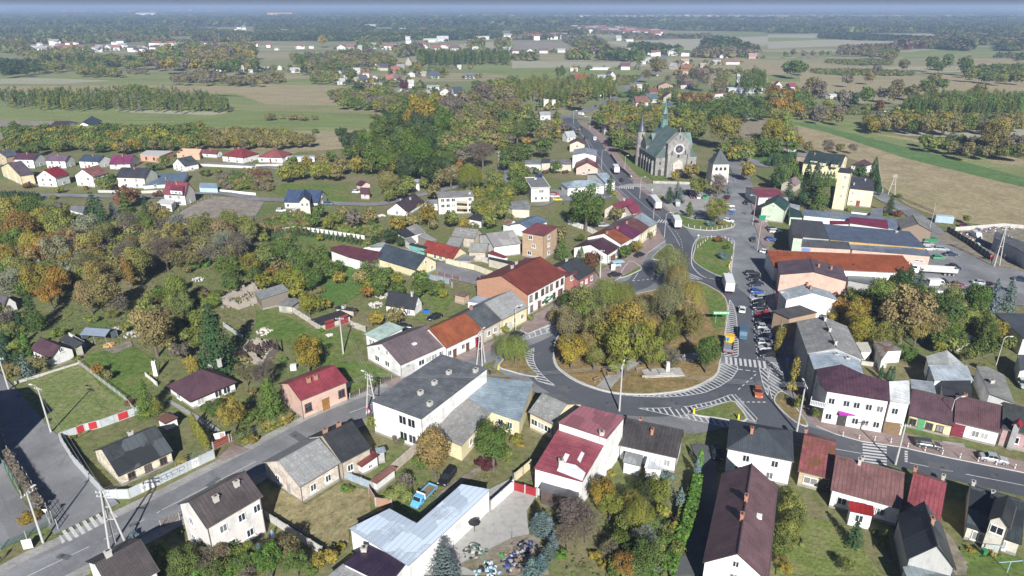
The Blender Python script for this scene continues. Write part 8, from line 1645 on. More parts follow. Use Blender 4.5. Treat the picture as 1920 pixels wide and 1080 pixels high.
# yellow-orange work lorry in the hatched lane with workers on it
wt=empty('work_lorry',(0,0,0)); p=P(*T('c3',1625,440),.8); q=P(*T('c3',1632,380),.8); v=q-p; wt.location=(p.x,p.y,.13); wt.rotation_euler.z=math.atan2(v.y,v.x); tag(wt,'orange-cabbed work lorry with open grey bed stopped in the hatched lane','lorry')
b=MB(); b.box((2.3,0,1.55),(1.7,2.2,2.3),0,0,.95); b.obj('cab',plain('orange_yellow_paint',(.75,.42,.03),.4),wt); b=MB(); b.box((-1,0,1.0),(4.8,2.2,.15)); [b.box((-1,s*1.08,1.35),(4.8,.07,.6)) for s in(-1,1)]; b.box((-3.4,0,1.35),(.07,2.2,.6)); b.obj('open_bed',plain('bed_grey',(.2,.2,.24),.6),wt); wheels(wt,(-2.4,2.2),.95,1.3)
b=MB(); [b.box((-3.46,s*.8,.95),(.06,.4,.4)) for s in(-1,1)]; b.obj('warning_board',M_redm,wt)
# ---------------------------------------------------------------- people
def person(tile,x,y,top,legs,label,pose=0,z=.25,facing=0.,skin=(.5,.3,.22),hair=(.05,.035,.025)):
	px,py=T(tile,x,y); p=P(px,py,z); me=bpy.data.meshes.new('person'); s=.19 if pose else .07
	J=[(0,0,.93),(0,0,1.15),(0,0,1.4),(0,0,1.52),(0,.02,1.66),(.1,0,.9),(.11,s,.5),(.11,s*.4,.06),(-.1,0,.9),(-.11,-s,.5),(-.11,-s*1.6,.08),(.2,0,1.4),(.26,-s*.6,1.12),(.26,s*.5,.86),(-.2,0,1.4),(-.26,s*.6,1.12),(-.26,s*1.0,.88),(.12,s*.4+.14,.04),(-.12,-s*1.6+.14,.05),(0,.02,1.74)]
	E=[(0,1),(1,2),(2,3),(3,4),(4,19),(0,5),(5,6),(6,7),(0,8),(8,9),(9,10),(2,11),(11,12),(12,13),(2,14),(14,15),(15,16),(7,17),(10,18)]
	me.from_pydata(J,E,[]); o=bpy.data.objects.new('person',me); link(o); sk=o.modifiers.new('skin','SKIN'); 
	rad=[.15,.14,.16,.06,.1,.1,.075,.055,.1,.075,.055,.07,.05,.035,.07,.05,.035,.045,.045,.07]
	for i,r in enumerate(rad): me.skin_vertices[0].data[i].radius=(r,r*.8)
	me.skin_vertices[0].data[0].use_root=True; su=o.modifiers.new('s','SUBSURF'); su.levels=1; su.render_levels=1
	m,n,l,b_=newmat('clothing'); co=coord(n); sp=n.new('ShaderNodeSeparateXYZ'); l.new(co,sp.inputs[0]); r=n.new('ShaderNodeValToRGB'); r.color_ramp.interpolation='CONSTANT'; e=r.color_ramp.elements
	e[0].position=0; e[0].color=(.03,.025,.02,1); e[1].position=.05; e[1].color=(*legs,1)
	for q,c in ((.5,top),(.805,skin),(.93,hair)): k=e.new(q); k.color=(*c,1)
	mr=n.new('ShaderNodeMapRange'); mr.inputs[1].default_value=0; mr.inputs[2].default_value=1.85; l.new(sp.outputs[2],mr.inputs[0]); l.new(mr.outputs[0],r.inputs[0]); l.new(r.outputs[0],b_.inputs['Base Color']); b_.inputs['Roughness'].default_value=.85; me.materials.append(m)
	o.location=p; o.rotation_euler.z=facing; tag(o,label,'person'); return o
person('c2',838,945,(.4,.03,.1),(.05,.06,.12),'person in crimson jacket walking by the concrete pole',1,.14,.6); person('c2',850,965,(.65,.45,.55),(.3,.1,.2),'person in pale pink coat walking by the concrete pole',1,.14,.6)
person('c2',1755,655,(.03,.03,.04),(.03,.03,.05),'person in black standing at the corner of the flat roof block',0,.14); person('c3',1288,545,(.15,.2,.35),(.05,.06,.12),'person in blue standing in the shade of the park',0,.26)
person('d2',125,800,(.1,.25,.6),(.08,.1,.2),'person in blue in the garden behind the tall brown-roofed house',0,.0)
person('b3',902,285,(.05,.05,.06),(.04,.04,.05),'person in black at the church gate',1,.24); person('b3',895,262,(.6,.6,.6),(.04,.04,.05),'person in white at the church gate',1,.24); person('b3',1195,445,(.1,.2,.5),(.1,.1,.1),'person in blue between the cypresses',0,.2); person('b3',1810,790,(.05,.05,.05),(.05,.05,.05),'person in dark clothes crossing the wide street',1,.1,1.0); person('b3',384,458,(.03,.03,.04),(.03,.03,.04),'person in black in front of the white office',0,.1)
person('d1',2,975,(.5,.05,.06),(.05,.05,.08),'person in red at the left edge of the street',1,.12); person('b4',1768,865,(.05,.05,.06),(.06,.06,.1),'person in dark clothes in the scrap yard',0,.1); person('c3',1605,415,(.1,.2,.6),(.25,.5,.1),'worker in blue top and green trousers on the lorry bed, left one',0,1.2); person('c3',1622,415,(.1,.2,.5),(.25,.45,.1),'worker in blue top and green trousers on the lorry bed, right one',0,1.2)
# ---------------------------------------------------------------- poles, lamps, wires
def pole(tile,x,y,h,label,kind='pole',arm=0,ang=0,z=.1,legs=1,lean=0,heads=1):
	px,py=T(tile,x,y); p=P(px,py,z); nm={'pole':'utility_pole','lamp':'street_lamp','hpole':'power_pole'}[kind]; o=empty(nm,p,ang,label,'street lamp' if kind=='lamp' else 'utility pole')
	b=MB()
	if kind=='lamp': b.tube((0,0,0),(0,0,h),.1,.06,8)
	elif legs==1: b.tube((0,0,0),(0,0,h),.2,.12,8)
	else:
		for i in range(legs):
			a=i*2*math.pi/legs; b.tube((math.cos(a)*1.5,math.sin(a)*.9,0),(math.cos(a)*.15,math.sin(a)*.15,h),.17,.11,8)
		b.box((0,0,h*.5),(1.5,.12,.12)); b.box((0,0,h*.72),(.9,.12,.12))
	b.obj('shaft',M_pole,o)
	if kind!='lamp':
		for k in range(1+(legs>1)):
			c=MB(); c.box((0,0,h-.35-.7*k),(2.0,.14,.14)); cr=c.obj('crossarm',M_met,o)
			for i in (-.85,-.35,.35,.85): c=MB(); c.tube((i,0,h-.28-.7*k),(i,0,h-.05-.7*k),.07,.05,6); c.obj('insulator',M_frame,o)
	if arm or kind=='lamp':
		a=arm or 1.6; b=MB(); b.tube((0,0,h-.1),(a*.5,0,h+.35),.05); b.tube((a*.5,0,h+.35),(a,0,h+.4),.05); b.obj('arm',M_met,o); b=MB(); b.box((a+.3,0,h+.38),(.8,.32,.16),0,0,.7); b.obj('lamp_head',plain('lamp_head',(.6,.6,.6),.3),o)
	TOPS.append((Vector((p.x,p.y,p.z+h-.1)),label)); return o
TOPS=[]
pole('c2',655,495,9.5,'concrete pole standing in the lawn beside the pink house'); pole('c2',872,958,9.5,'leaning double concrete pole beside the flat roof block',legs=2,arm=1.2,ang=2.6); pole('c1',385,1085,10,'concrete pole with lamp at the edge of the mown lawn',arm=1.4,ang=2.8)
pole('d1',325,830,9.5,'concrete pole by the green mesh fence',arm=.8,ang=1.2); pole('d1',880,860,10.5,'three-legged lattice power pole behind the junction',legs=3); pole('c1',70,770,8,'wooden-looking pole at the left edge of the picture',arm=0)
pole('c3',805,922,10.5,'tall concrete pole in front of the park with lamp',arm=1.2,ang=1.2); pole('c4',215,1078,10.5,'tall concrete pole before the white corner building',arm=1.0,ang=1.6); pole('b3',660,1005,9,'concrete pole beside the dark red tree',arm=0,z=.2)
pole('c4',115,285,9,'street lamp beside the dark felt-roofed house','lamp',1.4,3.0,.2); pole('c4',1345,1035,6,'slim lamp in front of the maroon terrace','lamp',1.6,.3,.25); pole('d4',955,243,8.5,'grey post on the kerb beside the striped crossing','pole',0,0,.2); pole('b3',670,185,9,'street lamp at the road near the pink gabled house','lamp',1.5,.3,.15)
pole('b3',1142,700,8.5,'double-headed street lamp by the yellow end house','lamp',1.8,.6,.2); pole('b3',958,410,9,'street lamp beside the zebra near the church','lamp',1.4,.2,.15); pole('b3',1805,605,11,'tall street lamp by the green gabled shop','lamp',1.6,3.0,.1); pole('b3',1840,800,10,'tall street lamp near the supermarket corner','lamp',1.2,0,.1)
pole('b4',1195,710,12,'tall lamp post beside the green skip','lamp',1.0,1.2); pole('b4',925,380,9,'concrete pole at the edge of the big field','pole',legs=2); pole('b4',1700,915,13,'tall three-legged white power pole by the scrap yard',legs=3); pole('c3',28,335,7,'thin lamp pole in front of the grey terrace','lamp',1.2,.4,.25); pole('a3',583,970,8,'curved street lamp on the distant verge','lamp',3.0,3.1); pole('b2',1822,190,9,'lone pole beside the grass strip far behind')
pole('b3',845,195,7,'street lamp on the church lawn','lamp',.9,0,.1); pole('b3',1060,560,6,'signal mast by the zebra, left side','lamp',.6,0,.2); 
pole('a3',460,930,9,'street lamp at the distant junction','lamp',1.5,0)
pole('c2',1690,575,8.5,'three-legged pole beside the willow and kerb',legs=3,arm=1,ang=1); pole('c4',1710,580,7,'lamp post in the garden lane on the right','lamp',1.2,0)
def wires(i,j,n=3,sag=.6,label='x'):
	a,la=TOPS[i]; c,lb=TOPS[j]; b=MB(); d=c-a; d.normalize(); m=Vector((-d.y,d.x,0))
	for k in range(n):
		o_=m*(k-(n-1)/2)*.5; pr=None
		for s in range(13):
			t=s/12; q=a.lerp(c,t)+o_-Vector((0,0,sag*4*t*(1-t)))
			if pr is not None: b.tube(pr,q,.022,.022,3,0,False)
			pr=q
	o=b.obj('overhead_cable',M_met); tag(o,label,'cable')
wires(6,7,4,.9,'overhead cables strung across the south end of the park'); wires(0,1,3,.5,'overhead cables from the lawn pole to the leaning double pole'); wires(1,6,3,1.2,'overhead cables from the leaning double pole to the park pole') ; wires(4,1,3,.9,'overhead cables along the west street'); wires(2,4,2,.6,'overhead cables across the junction from the mown lawn')
# road signs
def sign(tile,x,y,label,shape='board',col=(.05,.3,.12),h=2.6,w=1.0,hh=.6,z=.1,ang=0,face=None):
	px,py=T(tile,x,y); p=P(px,py,z); o=empty('road_sign',p,ang,label,'sign'); b=MB(); 
	for s in ((-w*.3,w*.3) if w>2 else (0,)): b.tube((s,0,0),(s,0,h),.045)
	b.obj('post',M_met,o); b=MB()
	if shape=='board': b.box((0,-.07,h-hh/2),(w,.05,hh)); b.obj('panel',plain('sign_%s'%str(col),col,.4),o)
	elif shape=='round': b.tube((0,-.05,h-.3),(0,-.1,h-.3),w/2,w/2,16); b.obj('panel',plain('sign_%s'%str(col),col,.4),o)
	else: b.face([(-w/2,-.08,h),(w/2,-.08,h),(0,-.08,h-w*.87)]); b.obj('panel',plain('sign_%s'%str(col),col,.4),o)
	return o
s_=sign('c3',1562,262,'green direction sign on two posts at the park edge',w=4.4,hh=1.0,h=3.4,z=.25); b=MB()
for i in range(9): b.box((-1.75+i*.42+(.1 if i>2 else 0),-.11,2.9),(.28,.02,.32 if i%3 else .44))
b.obj('lettering',M_frame,s_)
sign('b3',1868,612,'green pharmacy-like cross board before the green shop',w=2.4,hh=1.8,h=4,col=(.02,.22,.12))
sign('b3',1050,378,'small white square sign on the verge by the church','board',(.7,.7,.7),2.4,.6,.6); sign('c4',100,500,'blue parking sign in the shade of the east row','board',(.04,.2,.7),2.6,.8,.9,z=.25); sign('c4',140,600,'blue crossing sign below the parking sign','board',(.04,.2,.7),2.6,.8,.8,z=.25)
sign('d1',370,690,'give way triangle sign by the mesh fence','tri',(.7,.7,.7),3,.9); sign('a3',655,745,'white village name board on the far road','board',(.7,.7,.7),4,3,1.2); sign('b3',1395,720,'small round white sign on the verge tip','round',(.7,.7,.7),2,.6,z=.25)
sign('b4',1665,880,'red and white round no-entry sign by the yard fence','round',(.5,.05,.05),2.2,.9); sign('c1',160,875,'blue round sign in the shadow of the unseen house','round',(.05,.15,.5),2.4,.8)
for t,x,y,l in (('c3',1362,938,'first'),('c3',1696,985,'second'),('b3',1628,925,'third'),('b3',1613,1012,'fourth'),('c2',1818,612,'fifth')):
	px,py=T(t,x,y); p=P(px,py,.24); b=MB(); b.box((0,0,.6),(.4,.4,1.2),0,0,.8); o=b.obj('yellow_bollard',M_yel,None,p); tag(o,'yellow marker post on a kerb tip, '+{'first':'beside the blue shaded hatching','second':'before the slate-roofed house','third':'lower side of the round verge','fourth':'just above the white truck','fifth':'beside the willow by the flat block'}[l],'bollard','yellow marker posts on island tips')
# short white posts along islands and pavements
def posts(pts,n,grp,phr,h=.9,z=.25,col='w'):
	pl=[P(*q,z) for q in pts]; L=[0]
	for i in range(1,len(pl)): L.append(L[-1]+(pl[i]-pl[i-1]).length)
	for k in range(n):
		s=L[-1]*(k+.5)/n; i=max(j for j in range(len(L)) if L[j]<=s); i=min(i,len(pl)-2); p=pl[i].lerp(pl[i+1],(s-L[i])/(L[i+1]-L[i]+1e-9))
		o=bpy.data.objects.new('bollard',POSTM[col]); link(o); o.location=p; tag(o,ORDN[k]+' white post from the left '+phr,'bollard',grp)
b=MB(); b.tube((0,0,0),(0,0,.9),.09,.09,8); b.tube((0,0,.9),(0,0,1.0),.09,.03,8); b.tube((0,0,.55),(0,0,.72),.1,.1,8,1); POSTM={'w':b.mesh('bollard',[M_frame,M_redm])}
posts([(1306,466),(1330,446),(1358,446),(1375,458)],10,'posts round the verge tip','round the top of the round verge'); posts([(1285,424),(1330,432),(1376,424)],9,'posts on the planted verge','along the planted verge')
posts(tp('d4',500,20,690,55,880,70,1100,130,1290,165,1560,220,1730,250,1920,290),11,'posts along the east paving','along the red paving'); posts([(1372,480),(1368,505),(1364,522)],4,'posts on the verge side','on the right side of the round verge')
# ---------------------------------------------------------------- fences and walls
def fence(pts,label,h=1.6,kind='wall',mat=None,z=0,name=None,cat='fence',th=.16,post=2.5):
	pl=[P(*(q if len(q)==2 else T(*q)),0) for q in pts]; c=sum(pl,Vector())/len(pl); o=empty(name or {'wall':'garden_wall','slab':'concrete_fence','rail':'railing','mesh':'mesh_fence','panel':'sheet_fence','hedge':'hedge'}[kind],c,0,label,cat)
	q=[p-c for p in pl]; b=MB(); ps=MB()
	for a,k in zip(q,q[1:]):
		v=k-a; L=v.length; an=math.atan2(v.y,v.x); m=(a+k)/2
		if kind in('wall','slab','panel'): b.box((m.x,m.y,z+h/2),(L,th,h),an)
		elif kind=='rail':
			for zz2 in (.3,h*.6,h): b.box((m.x,m.y,z+zz2),(L,.06,.07),an)
			n=max(1,int(L/.5)); [b.box((*(a.lerp(k,(i+.5)/n)).xy,z+h/2),(.05,.05,h),an) for i in range(n)]
		elif kind=='mesh':
			n=max(1,int(L/.6)); [b.box((*(a.lerp(k,(i+.5)/n)).xy,z+h/2),(.03,.03,h),an) for i in range(n)]; [b.box((m.x,m.y,z+h*(i+.5)/5),(L,.03,.03),an) for i in range(5)]
		n=max(1,round(L/post))
		for i in range(n+1):
			p=a.lerp(k,i/n); ps.box((p.x,p.y,z+h/2+.05),(.22,.22,h+.14) if kind!='mesh' and kind!='rail' else (.1,.1,h+.1),an)
	b.obj({'rail':'rails','mesh':'mesh'}.get(kind,'panel'),mat or wm_((.5,.48,.44)),o); ps.obj('posts',plain('fence_post',(.42,.41,.38),.8),o); return o
M_gal=plain('grey_sheet',(.45,.48,.5),.5,0,.15,1.5); M_gf=plain('green_mesh',(.03,.16,.1),.6)
fence([('d1',460,80),('d1',560,240),('d1',800,505)],'pale corrugated sheet fence along the side street',1.9,'panel',M_gal,z=.0); f_=fence([('d1',800,505),('d1',975,500),('d1',1610,200)],'pale sheet fence with graffiti along the main pavement',1.9,'panel',M_gal,z=.05)
# graffiti letters on the fence
a=P(*T('d1',800,505)); 
A_=P(*T('d1',975,500)); B_=P(*T('d1',1610,200)); dv=(B_-A_); Lf=dv.length; dv.normalize(); an_=math.atan2(dv.y,dv.x)
gb=MB(); cB=Vector(f_.location)
def stroke(s0,z0,s1,z1,w=.07):
	n=Vector((dv.y,-dv.x,0))*.1; p=A_+dv*s0+n-cB; q=A_+dv*s1+n-cB; gb.tube((p.x,p.y,z0),(q.x,q.y,z1),w,w,4)
wp=MB(); 
for s0,s1 in ((1.9,4.0),(10.6,11.8)):
	m_=A_+dv*((s0+s1)/2)+Vector((dv.y,-dv.x,0))*.09-cB; wp.box((m_.x,m_.y,1.0),(s1-s0,.04,1.75),an_)
wp.obj('white_panel',M_wp,f_)
for s0,z0,s1,z1 in ((2.1,1.5,2.25,.7),(2.25,.7,2.45,1.3),(2.45,1.3,2.6,.7),(2.6,.7,2.75,1.5),(3.1,1.4,3.6,1.4),(3.6,1.4,3.1,.7),(3.1,.7,3.7,.7),(3.1,1.05,3.6,1.05)): stroke(s0,z0,s1,z1,.045)
for k,(c,wd) in enumerate(((4.7,.8),(5.7,.8),(6.6,.7),(7.6,1.0),(8.8,.9))):
	pts_=[(c-wd/2,.4),(c-wd/2,1.5),(c+wd/2,1.5),(c+wd/2,.9),(c-wd/2,.9),(c+wd/2,.4)]
	for (s0,z0),(s1,z1) in zip(pts_,pts_[1:]): stroke(s0,z0,s1,z1,.05)
for s0,z0,s1,z1 in ((10.8,1.5,11.2,1.5),(11.2,1.5,10.8,.8),(11.4,1.5,11.4,.8),(11.4,.8,11.7,1.5)): stroke(s0,z0,s1,z1,.04)
gb.obj('graffiti',plain('graffiti_paint',(.16,.19,.24),.6),f_)
fp=[('d1',470,60),('d1',580,20),('c1',640,1075),('c1',760,1045),('c1',860,1010),('c1',1040,945)]
f2=fence(fp,'long sheet fence with red, white and brown panels behind the derelict house',1.7,'panel',M_gal)
cc=Vector(f2.location); rd=MB(); q=[P(*T(*k)) -cc for k in fp]
for (i,t0,t1) in ((1,.1,1),(2,.3,.8),(4,.2,.6)):
	a_,k_=q[i],q[i+1]; v=k_-a_; m_=a_.lerp(k_,(t0+t1)/2); rd.box((m_.x,m_.y-.12,.9),(v.length*(t1-t0),.06,1.5),math.atan2(v.y,v.x))
rd.obj('red_panel',plain('red_banner',(.45,.03,.04),.5),f2)
fence([('d1',0,890),('d1',200,800),('d1',380,700)],'green mesh fence along the pavement at bottom left',1.4,'mesh',M_gf); fence([('d1',440,740),('d1',330,560),('d1',190,340),('d1',70,180),('c1',0,1000)],'tall dark mesh fence overgrown by brown creeper on the side street',2.2,'mesh',plain('dark_mesh',(.06,.07,.06),.7))
fence([('d1',2,210),('d1',120,400),('d1',160,480)],'grey rail fence inside the bottom left yard',1.1,'rail',M_gf)
fence([('d1',1210,720),('d1',1350,660)],'dark wooden fence beside the tall pale house',1.4,'rail',M_wood)
fence([('d2',82,655),('d2',500,920)],'pale concrete wall beside the dry grass yard',1.5,'wall'); fence([('d2',650,340),('d2',865,425)],'blue-grey plank fence by the weathered house',1.5,'panel',plain('blue_plank',(.3,.37,.45),.7),th=.1); fence([('d2',850,470),('d2',900,555),('d2',1020,570)],'crumbling red brick wall corner in the yard',1.7,'wall',wm_(BRK,'brick'))
fence([('d2',875,430),('d2',1000,330),('d2',1200,155)],'crumbling whitewashed wall beside the salmon-roofed shed',1.9,'wall',wm_((.5,.45,.38),'worn'),th=.35); fence([('d2',1765,590),('d2',1920,450),('d3',10,430)],'long white wall beside the concrete yard',2,'wall',wm_(WHS),th=.3)
fence([('d3',12,440),('d3',185,490)],'red sheet metal gate at the yard entrance',1.8,'panel',plain('red_gate',(.3,.02,.03),.5),name='yard_gate',cat='gate'); fence([('d3',20,370),('d3',80,320),('d3',140,270)],'cream wall with wavy top by the tall red-roofed house',1.7,'wall',wm_(YEL))
fence([('c2',265,175),('c2',400,260),('c2',480,320)],'whitewashed concrete wall beside the double garage',1.6,'wall',wm_((.6,.58,.52),'worn')); fence([('c2',715,290),('c2',820,330)],'rough concrete wall behind the mint-roofed annex',1.6,'wall',wm_((.5,.48,.43),'worn')) 
fence([('c2',705,835),('c2',850,770),('c2',1020,695)],'low brown railing between pink and mauve-roofed houses',1.3,'rail',M_gut,z=.1); fence([('c1',595,575),('c1',750,700),('c1',940,845),('c1',1010,930)],'thin grey fence along the mown lawn',1.2,'rail',plain('fence_grey',(.4,.4,.38),.8)); fence([('c1',115,720),('c1',380,640),('c1',590,575)],'low wall at the top of the mown lawn',.6,'wall')
fence([('c1',1095,665),('c1',1180,735)],'short whitewashed wall by the garden chimney',1,'wall',wm_(WH)); fence([('c1',1680,290),('c1',1820,385)],'pale blue-white sheet fence behind the spruce',1.2,'panel',M_gal); fence([('c1',530,385),('c1',640,450)],'whitewashed wall of the small yard',1.8,'wall',wm_(WHS)) 
fence([('b2',1425,900),('b2',1640,945),('b2',1810,1010)],'long pale yellow concrete slab fence in the yard',1.8,'slab',wm_(CR)); fence([('b2',1650,870),('b2',1920,945)],'grey concrete slab fence above the yellow one',1.8,'slab',wm_((.5,.5,.48))); fence([('b2',1360,990),('b2',1530,1030)],'dark red metal railing in the yard',1.4,'rail',plain('dark_red_rail',(.2,.03,.03),.5)); fence([('b2',1290,1010),('b2',1450,1050),('b2',1470,1075)],'blue-grey sheet fence below the dark hall',1.6,'panel',plain('steel_fence',(.25,.3,.36),.6))
fence([('b2',90,675),('b2',300,645),('b2',480,665),('b2',815,715)],'scalloped white fence around the thuja lawn',1.4,'slab',wm_(WHS),post=1.5); fence([('b2',630,830),('b2',800,905),('b2',890,935)],'whitewashed yard wall below the maroon storehouse',2.6,'wall',wm_(WHS))
fence([('b2',0,170),('b2',200,165)],'grey concrete fence before the salmon-red roofed house',1.2,'slab'); fence([('b1',1490,165),('b1',1920,185)],'pale slab fence with white panels on the suburb lane',1.2,'slab',wm_((.6,.6,.58))); fence([('b1',740,365),('b1',1080,370),('b1',1220,365)],'light grey fence in front of the cream houses',1.2,'slab'); fence([('b1',1560,350),('b1',1920,385)],'white concrete fence along the lane beyond the bare plot',1.1,'slab',wm_(WHS)); fence([('b1',1340,505),('b1',1590,400)],'thin wire fence along the bare plot',1.2,'rail',M_wood)
fence([('b3',1060,295),('b3',1340,305)],'low stone wall before the church portal',1.2,'wall',wm_((.42,.4,.36),'stone')) ; fence([('b3',740,90),('b3',800,180),('b3',890,260)],'dark stone churchyard wall along the main road',1.8,'wall',wm_((.2,.19,.18),'stone'),th=.4); fence([('b3',420,600),('b3',560,650),('b3',640,690)],'long white wall behind the gardens of the northern row',1.8,'wall',wm_(WHS))
fence([('b4',1340,660),('b4',1520,770),('b4',1680,885)],'long dark green sheet fence of the scrap yard',2.2,'panel',plain('dark_green_sheet',(.035,.055,.055),.6)); fence([('b4',1400,655),('b4',1760,625),('b4',1920,640)],'light slab fence between scrap yard and field',1.6,'slab'); fence([('b4',960,400),('b4',1100,460),('b4',1240,520)],'dark post and rail fence along the field lane',1.2,'rail',M_wood); fence([('b4',825,185),('b4',855,370)],'light stone wall with pillars beside the field',1.8,'slab'); fence([('b4',865,500),('b4',965,530)],'short white wall beside the dark spruce',1.6,'wall',wm_(WHS))
fence([('b3',1760,50),('b3',1920,60)],'pale concrete fence beyond the churchyard lawn',1.4,'slab',wm_((.5,.5,.47))); fence([('b4',0,55),('b4',210,60)],'white pillared fence behind the clipped hedge',1.4,'slab',wm_((.55,.55,.5)))
fence([('c4',680,20),('c4',835,70)],'pale slab fence left of the dark conifers',1.8,'slab',wm_(WHS)); fence([('c4',1240,60),('c4',1510,90)],'pale slab fence right of the dark conifers',1.8,'slab',wm_(WHS)); fence([('c4',700,575),('c4',880,600)],'low concrete wall beside the rusty shed',1,'wall')
# hedges
def hedge(pts,label,w=1.2,h=2,code='G',seed=1,tile=None,n=60):
	pl=[P(*(q if len(q)==2 else T(*q)),0) for q in pts]; rng=np.random.default_rng(seed); Ps=[];Ns=[]
	for a,k in zip(pl,pl[1:]):
		L=(k-a).length; m=int(L*n); t=rng.random(m); d=(k-a).normalized(); nn=Vector((-d.y,d.x,0)); side=rng.integers(0,4,m); off=np.where(side==0,-.5,np.where(side==1,.5,rng.uniform(-.5,.5,m)))*w; z=np.where(side>=2,h,rng.uniform(.1,1,m)*h)*rng.uniform(.92,1.05,m)
		Ps.append(np.stack([a.x+(k.x-a.x)*t+nn.x*off,a.y+(k.y-a.y)*t+nn.y*off,z],1)); Ns.append(np.stack([nn.x*np.sign(off)*(side<2),nn.y*np.sign(off)*(side<2),(side>=2)*1.+.3],1))
	V,Tn=leaves(np.concatenate(Ps),np.concatenate(Ns),.22,rng,1.1); o=bpy.data.objects.new('hedge',leafmesh('hedge',V,Tn,leafmat())); link(o); o.color=(*HUE[code],1); tag(o,label,'hedge'); return o
hedge([('d3',1385,400),('d3',1350,600),('d3',1290,800),('d3',1200,1000),('d3',1150,1120)],'tall bright green clipped hedge along the shaded lane',1.6,2.4,'G',1); hedge([('d3',1350,420),('d3',1270,620),('d3',1220,780)],'thinner hedge beside the bright one',.8,1.6,'l',2)
hedge([('c2',40,1075),('c2',270,985)],'yellowish clipped hedge beside the pink house',1.6,1.6,'o',3); hedge([('d1',60,200),('d1',200,440),('d1',330,600)],'brown creeper hanging on the tall mesh fence',.8,2.0,'x',4)
hedge([('b2',1860,370),('b2',1920,320)],'bright green hedge above the allotment',3,2.5,'G',5,n=20)
# ---------------------------------------------------------------- small things
def pile(tile,x,y,label,s=1.5,col=(.5,.48,.45),n=40,cat='rubble heap',name='rubble_heap',seed=1,colors=None):
	px,py=T(tile,x,y); p=P(px,py); rg_=random.Random(seed); o=empty(name,p,0,label,cat)
	for k,c in enumerate(colors or [col]):
		b=MB()
		for i in range(n//len(colors or [1])):
			r_=rg_.uniform(0,1)**.7*s; a=rg_.uniform(0,6.28); hh=(1-r_/s)*s*.35; b.box((r_*math.cos(a),r_*math.sin(a),hh+.1),(rg_.uniform(.2,.7),rg_.uniform(.2,.6),rg_.uniform(.1,.5)),rg_.uniform(0,3),0,rg_.uniform(.6,1))
		b.obj('debris',plain('debris_%s'%str(c),c,.8),o)
	return o
pile('b1',1485,1020,'white heap of stones on the lawn near the barn',1.8,(.5,.48,.45)); pile('c1',880,320,'heap of pale debris beside the grey frame tent',2,(.55,.5,.45),seed=2); pile('c1',995,350,'second heap of debris under the brown tree',2,(.45,.42,.4),seed=3); pile('c1',820,430,'small stack of yellow firewood on bare earth',1.2,(.5,.33,.15),seed=4,name='firewood_stack',cat='firewood')
pile('c2',550,360,'white stones before the double garage',.9,(.6,.6,.58),20,seed=5); pile('c2',60,330,'whitish rubble above the collapsed cottage',2,(.6,.55,.5),40,seed=6); pile('c2',900,130,'whitish rubble beside the black-roofed garden house',2.2,(.55,.52,.48),40,seed=7); pile('c2',950,60,'pale debris behind the black-roofed garden house',2,(.5,.46,.4),seed=8)
pile('b2',330,505,'building rubble in front of the blue-roofed new house',4,(.5,.48,.45),60,seed=9); pile('b2',190,498,'white sacks on the building site',1.2,(.65,.65,.62),16,seed=10,name='sack_pile',cat='sacks'); pile('b2',940,540,'stone heap before the mauve-brown chalet',1.6,(.55,.52,.48),30,seed=11); pile('b2',590,965,'white sheets lying on the lush lawn',1.6,(.6,.62,.65),14,seed=12)
jc=[(.4,.4,.4),(.03,.06,.22),(.2,.17,.14),(.3,.2,.18),(.04,.04,.05),(.04,.04,.05)]
pile('d3',90,890,'jumble of wrapped goods and blue sacks beside the junipers',2.2,n=70,colors=jc,seed=13,name='junk_pile',cat='junk'); pile('d3',20,1000,'jumble of blue barrels and rags at the bottom edge',2.2,n=60,colors=jc,seed=14,name='junk_pile',cat='junk'); pile('d2',1640,900,'scrap frames and tools in the concrete yard',1.8,n=40,colors=[(.1,.2,.14),(.4,.38,.35),(.05,.05,.05)],seed=15,name='junk_pile',cat='junk')
pile('d2',1860,940,'green frame and crates beside the trampoline',1,n=20,colors=[(.03,.3,.1),(.3,.2,.12)],seed=16,name='junk_pile',cat='junk'); pile('d2',1740,1040,'pale blue tarpaulin bundle with black tyres',2.0,n=30,colors=[(.35,.6,.75),(.03,.03,.03),(.6,.65,.7)],seed=17,name='tarpaulin_heap',cat='tarpaulin')
for i,(x,y) in enumerate(((1440,680),(1500,720),(1560,760),(1610,800),(1490,690),(1600,660),(1660,650),(1580,650),(1700,640),(1640,830),(1800,640),(1770,700))):
	pile('b4',x,y,ORDN[i]+' scrap heap of mixed metal and white goods in the scrap yard',2.6,n=36,colors=[(.6,.6,.6),(.25,.08,.05),(.12,.12,.13),(.2,.25,.35)],seed=20+i,name='scrap_heap',cat='scrap')
# container, skip, kiosk, bus shelter, greenhouse frame, monument, bench, billboard
def part(root,name,mat,fn): b=MB(); fn(b); return b.obj(name,mat,root)
o=empty('container',P(*T('b4',1312,590)),-.35,'pale blue and white site container at the edge of the big field','container'); part(o,'body',plain('container_blue',(.4,.5,.58),.5),lambda b:[b.box((0,0,1.5),(6,2.6,2.6))]+[b.box((-2.8+i*.4,-1.33,1.5),(.12,.06,2.3)) for i in range(15)]); part(o,'door',M_frame,lambda b:b.box((3.03,0,1.4),(.06,2.3,2.3))); part(o,'wheel',M_tyre,lambda b:[b.tube((x,-1,.3),(x,1,.3),.3,.3,12) for x in(-1.5,1.5)])
o=empty('skip',P(*T('b4',1205,735)),.1,'green rubbish skip beside the timber-gabled barn','skip'); part(o,'body',M_grn,lambda b:(b.box((0,0,.8),(4.5,2,1.2),0,0,1.15),b.box((0,0,1.45),(4.6,2.1,.12))))
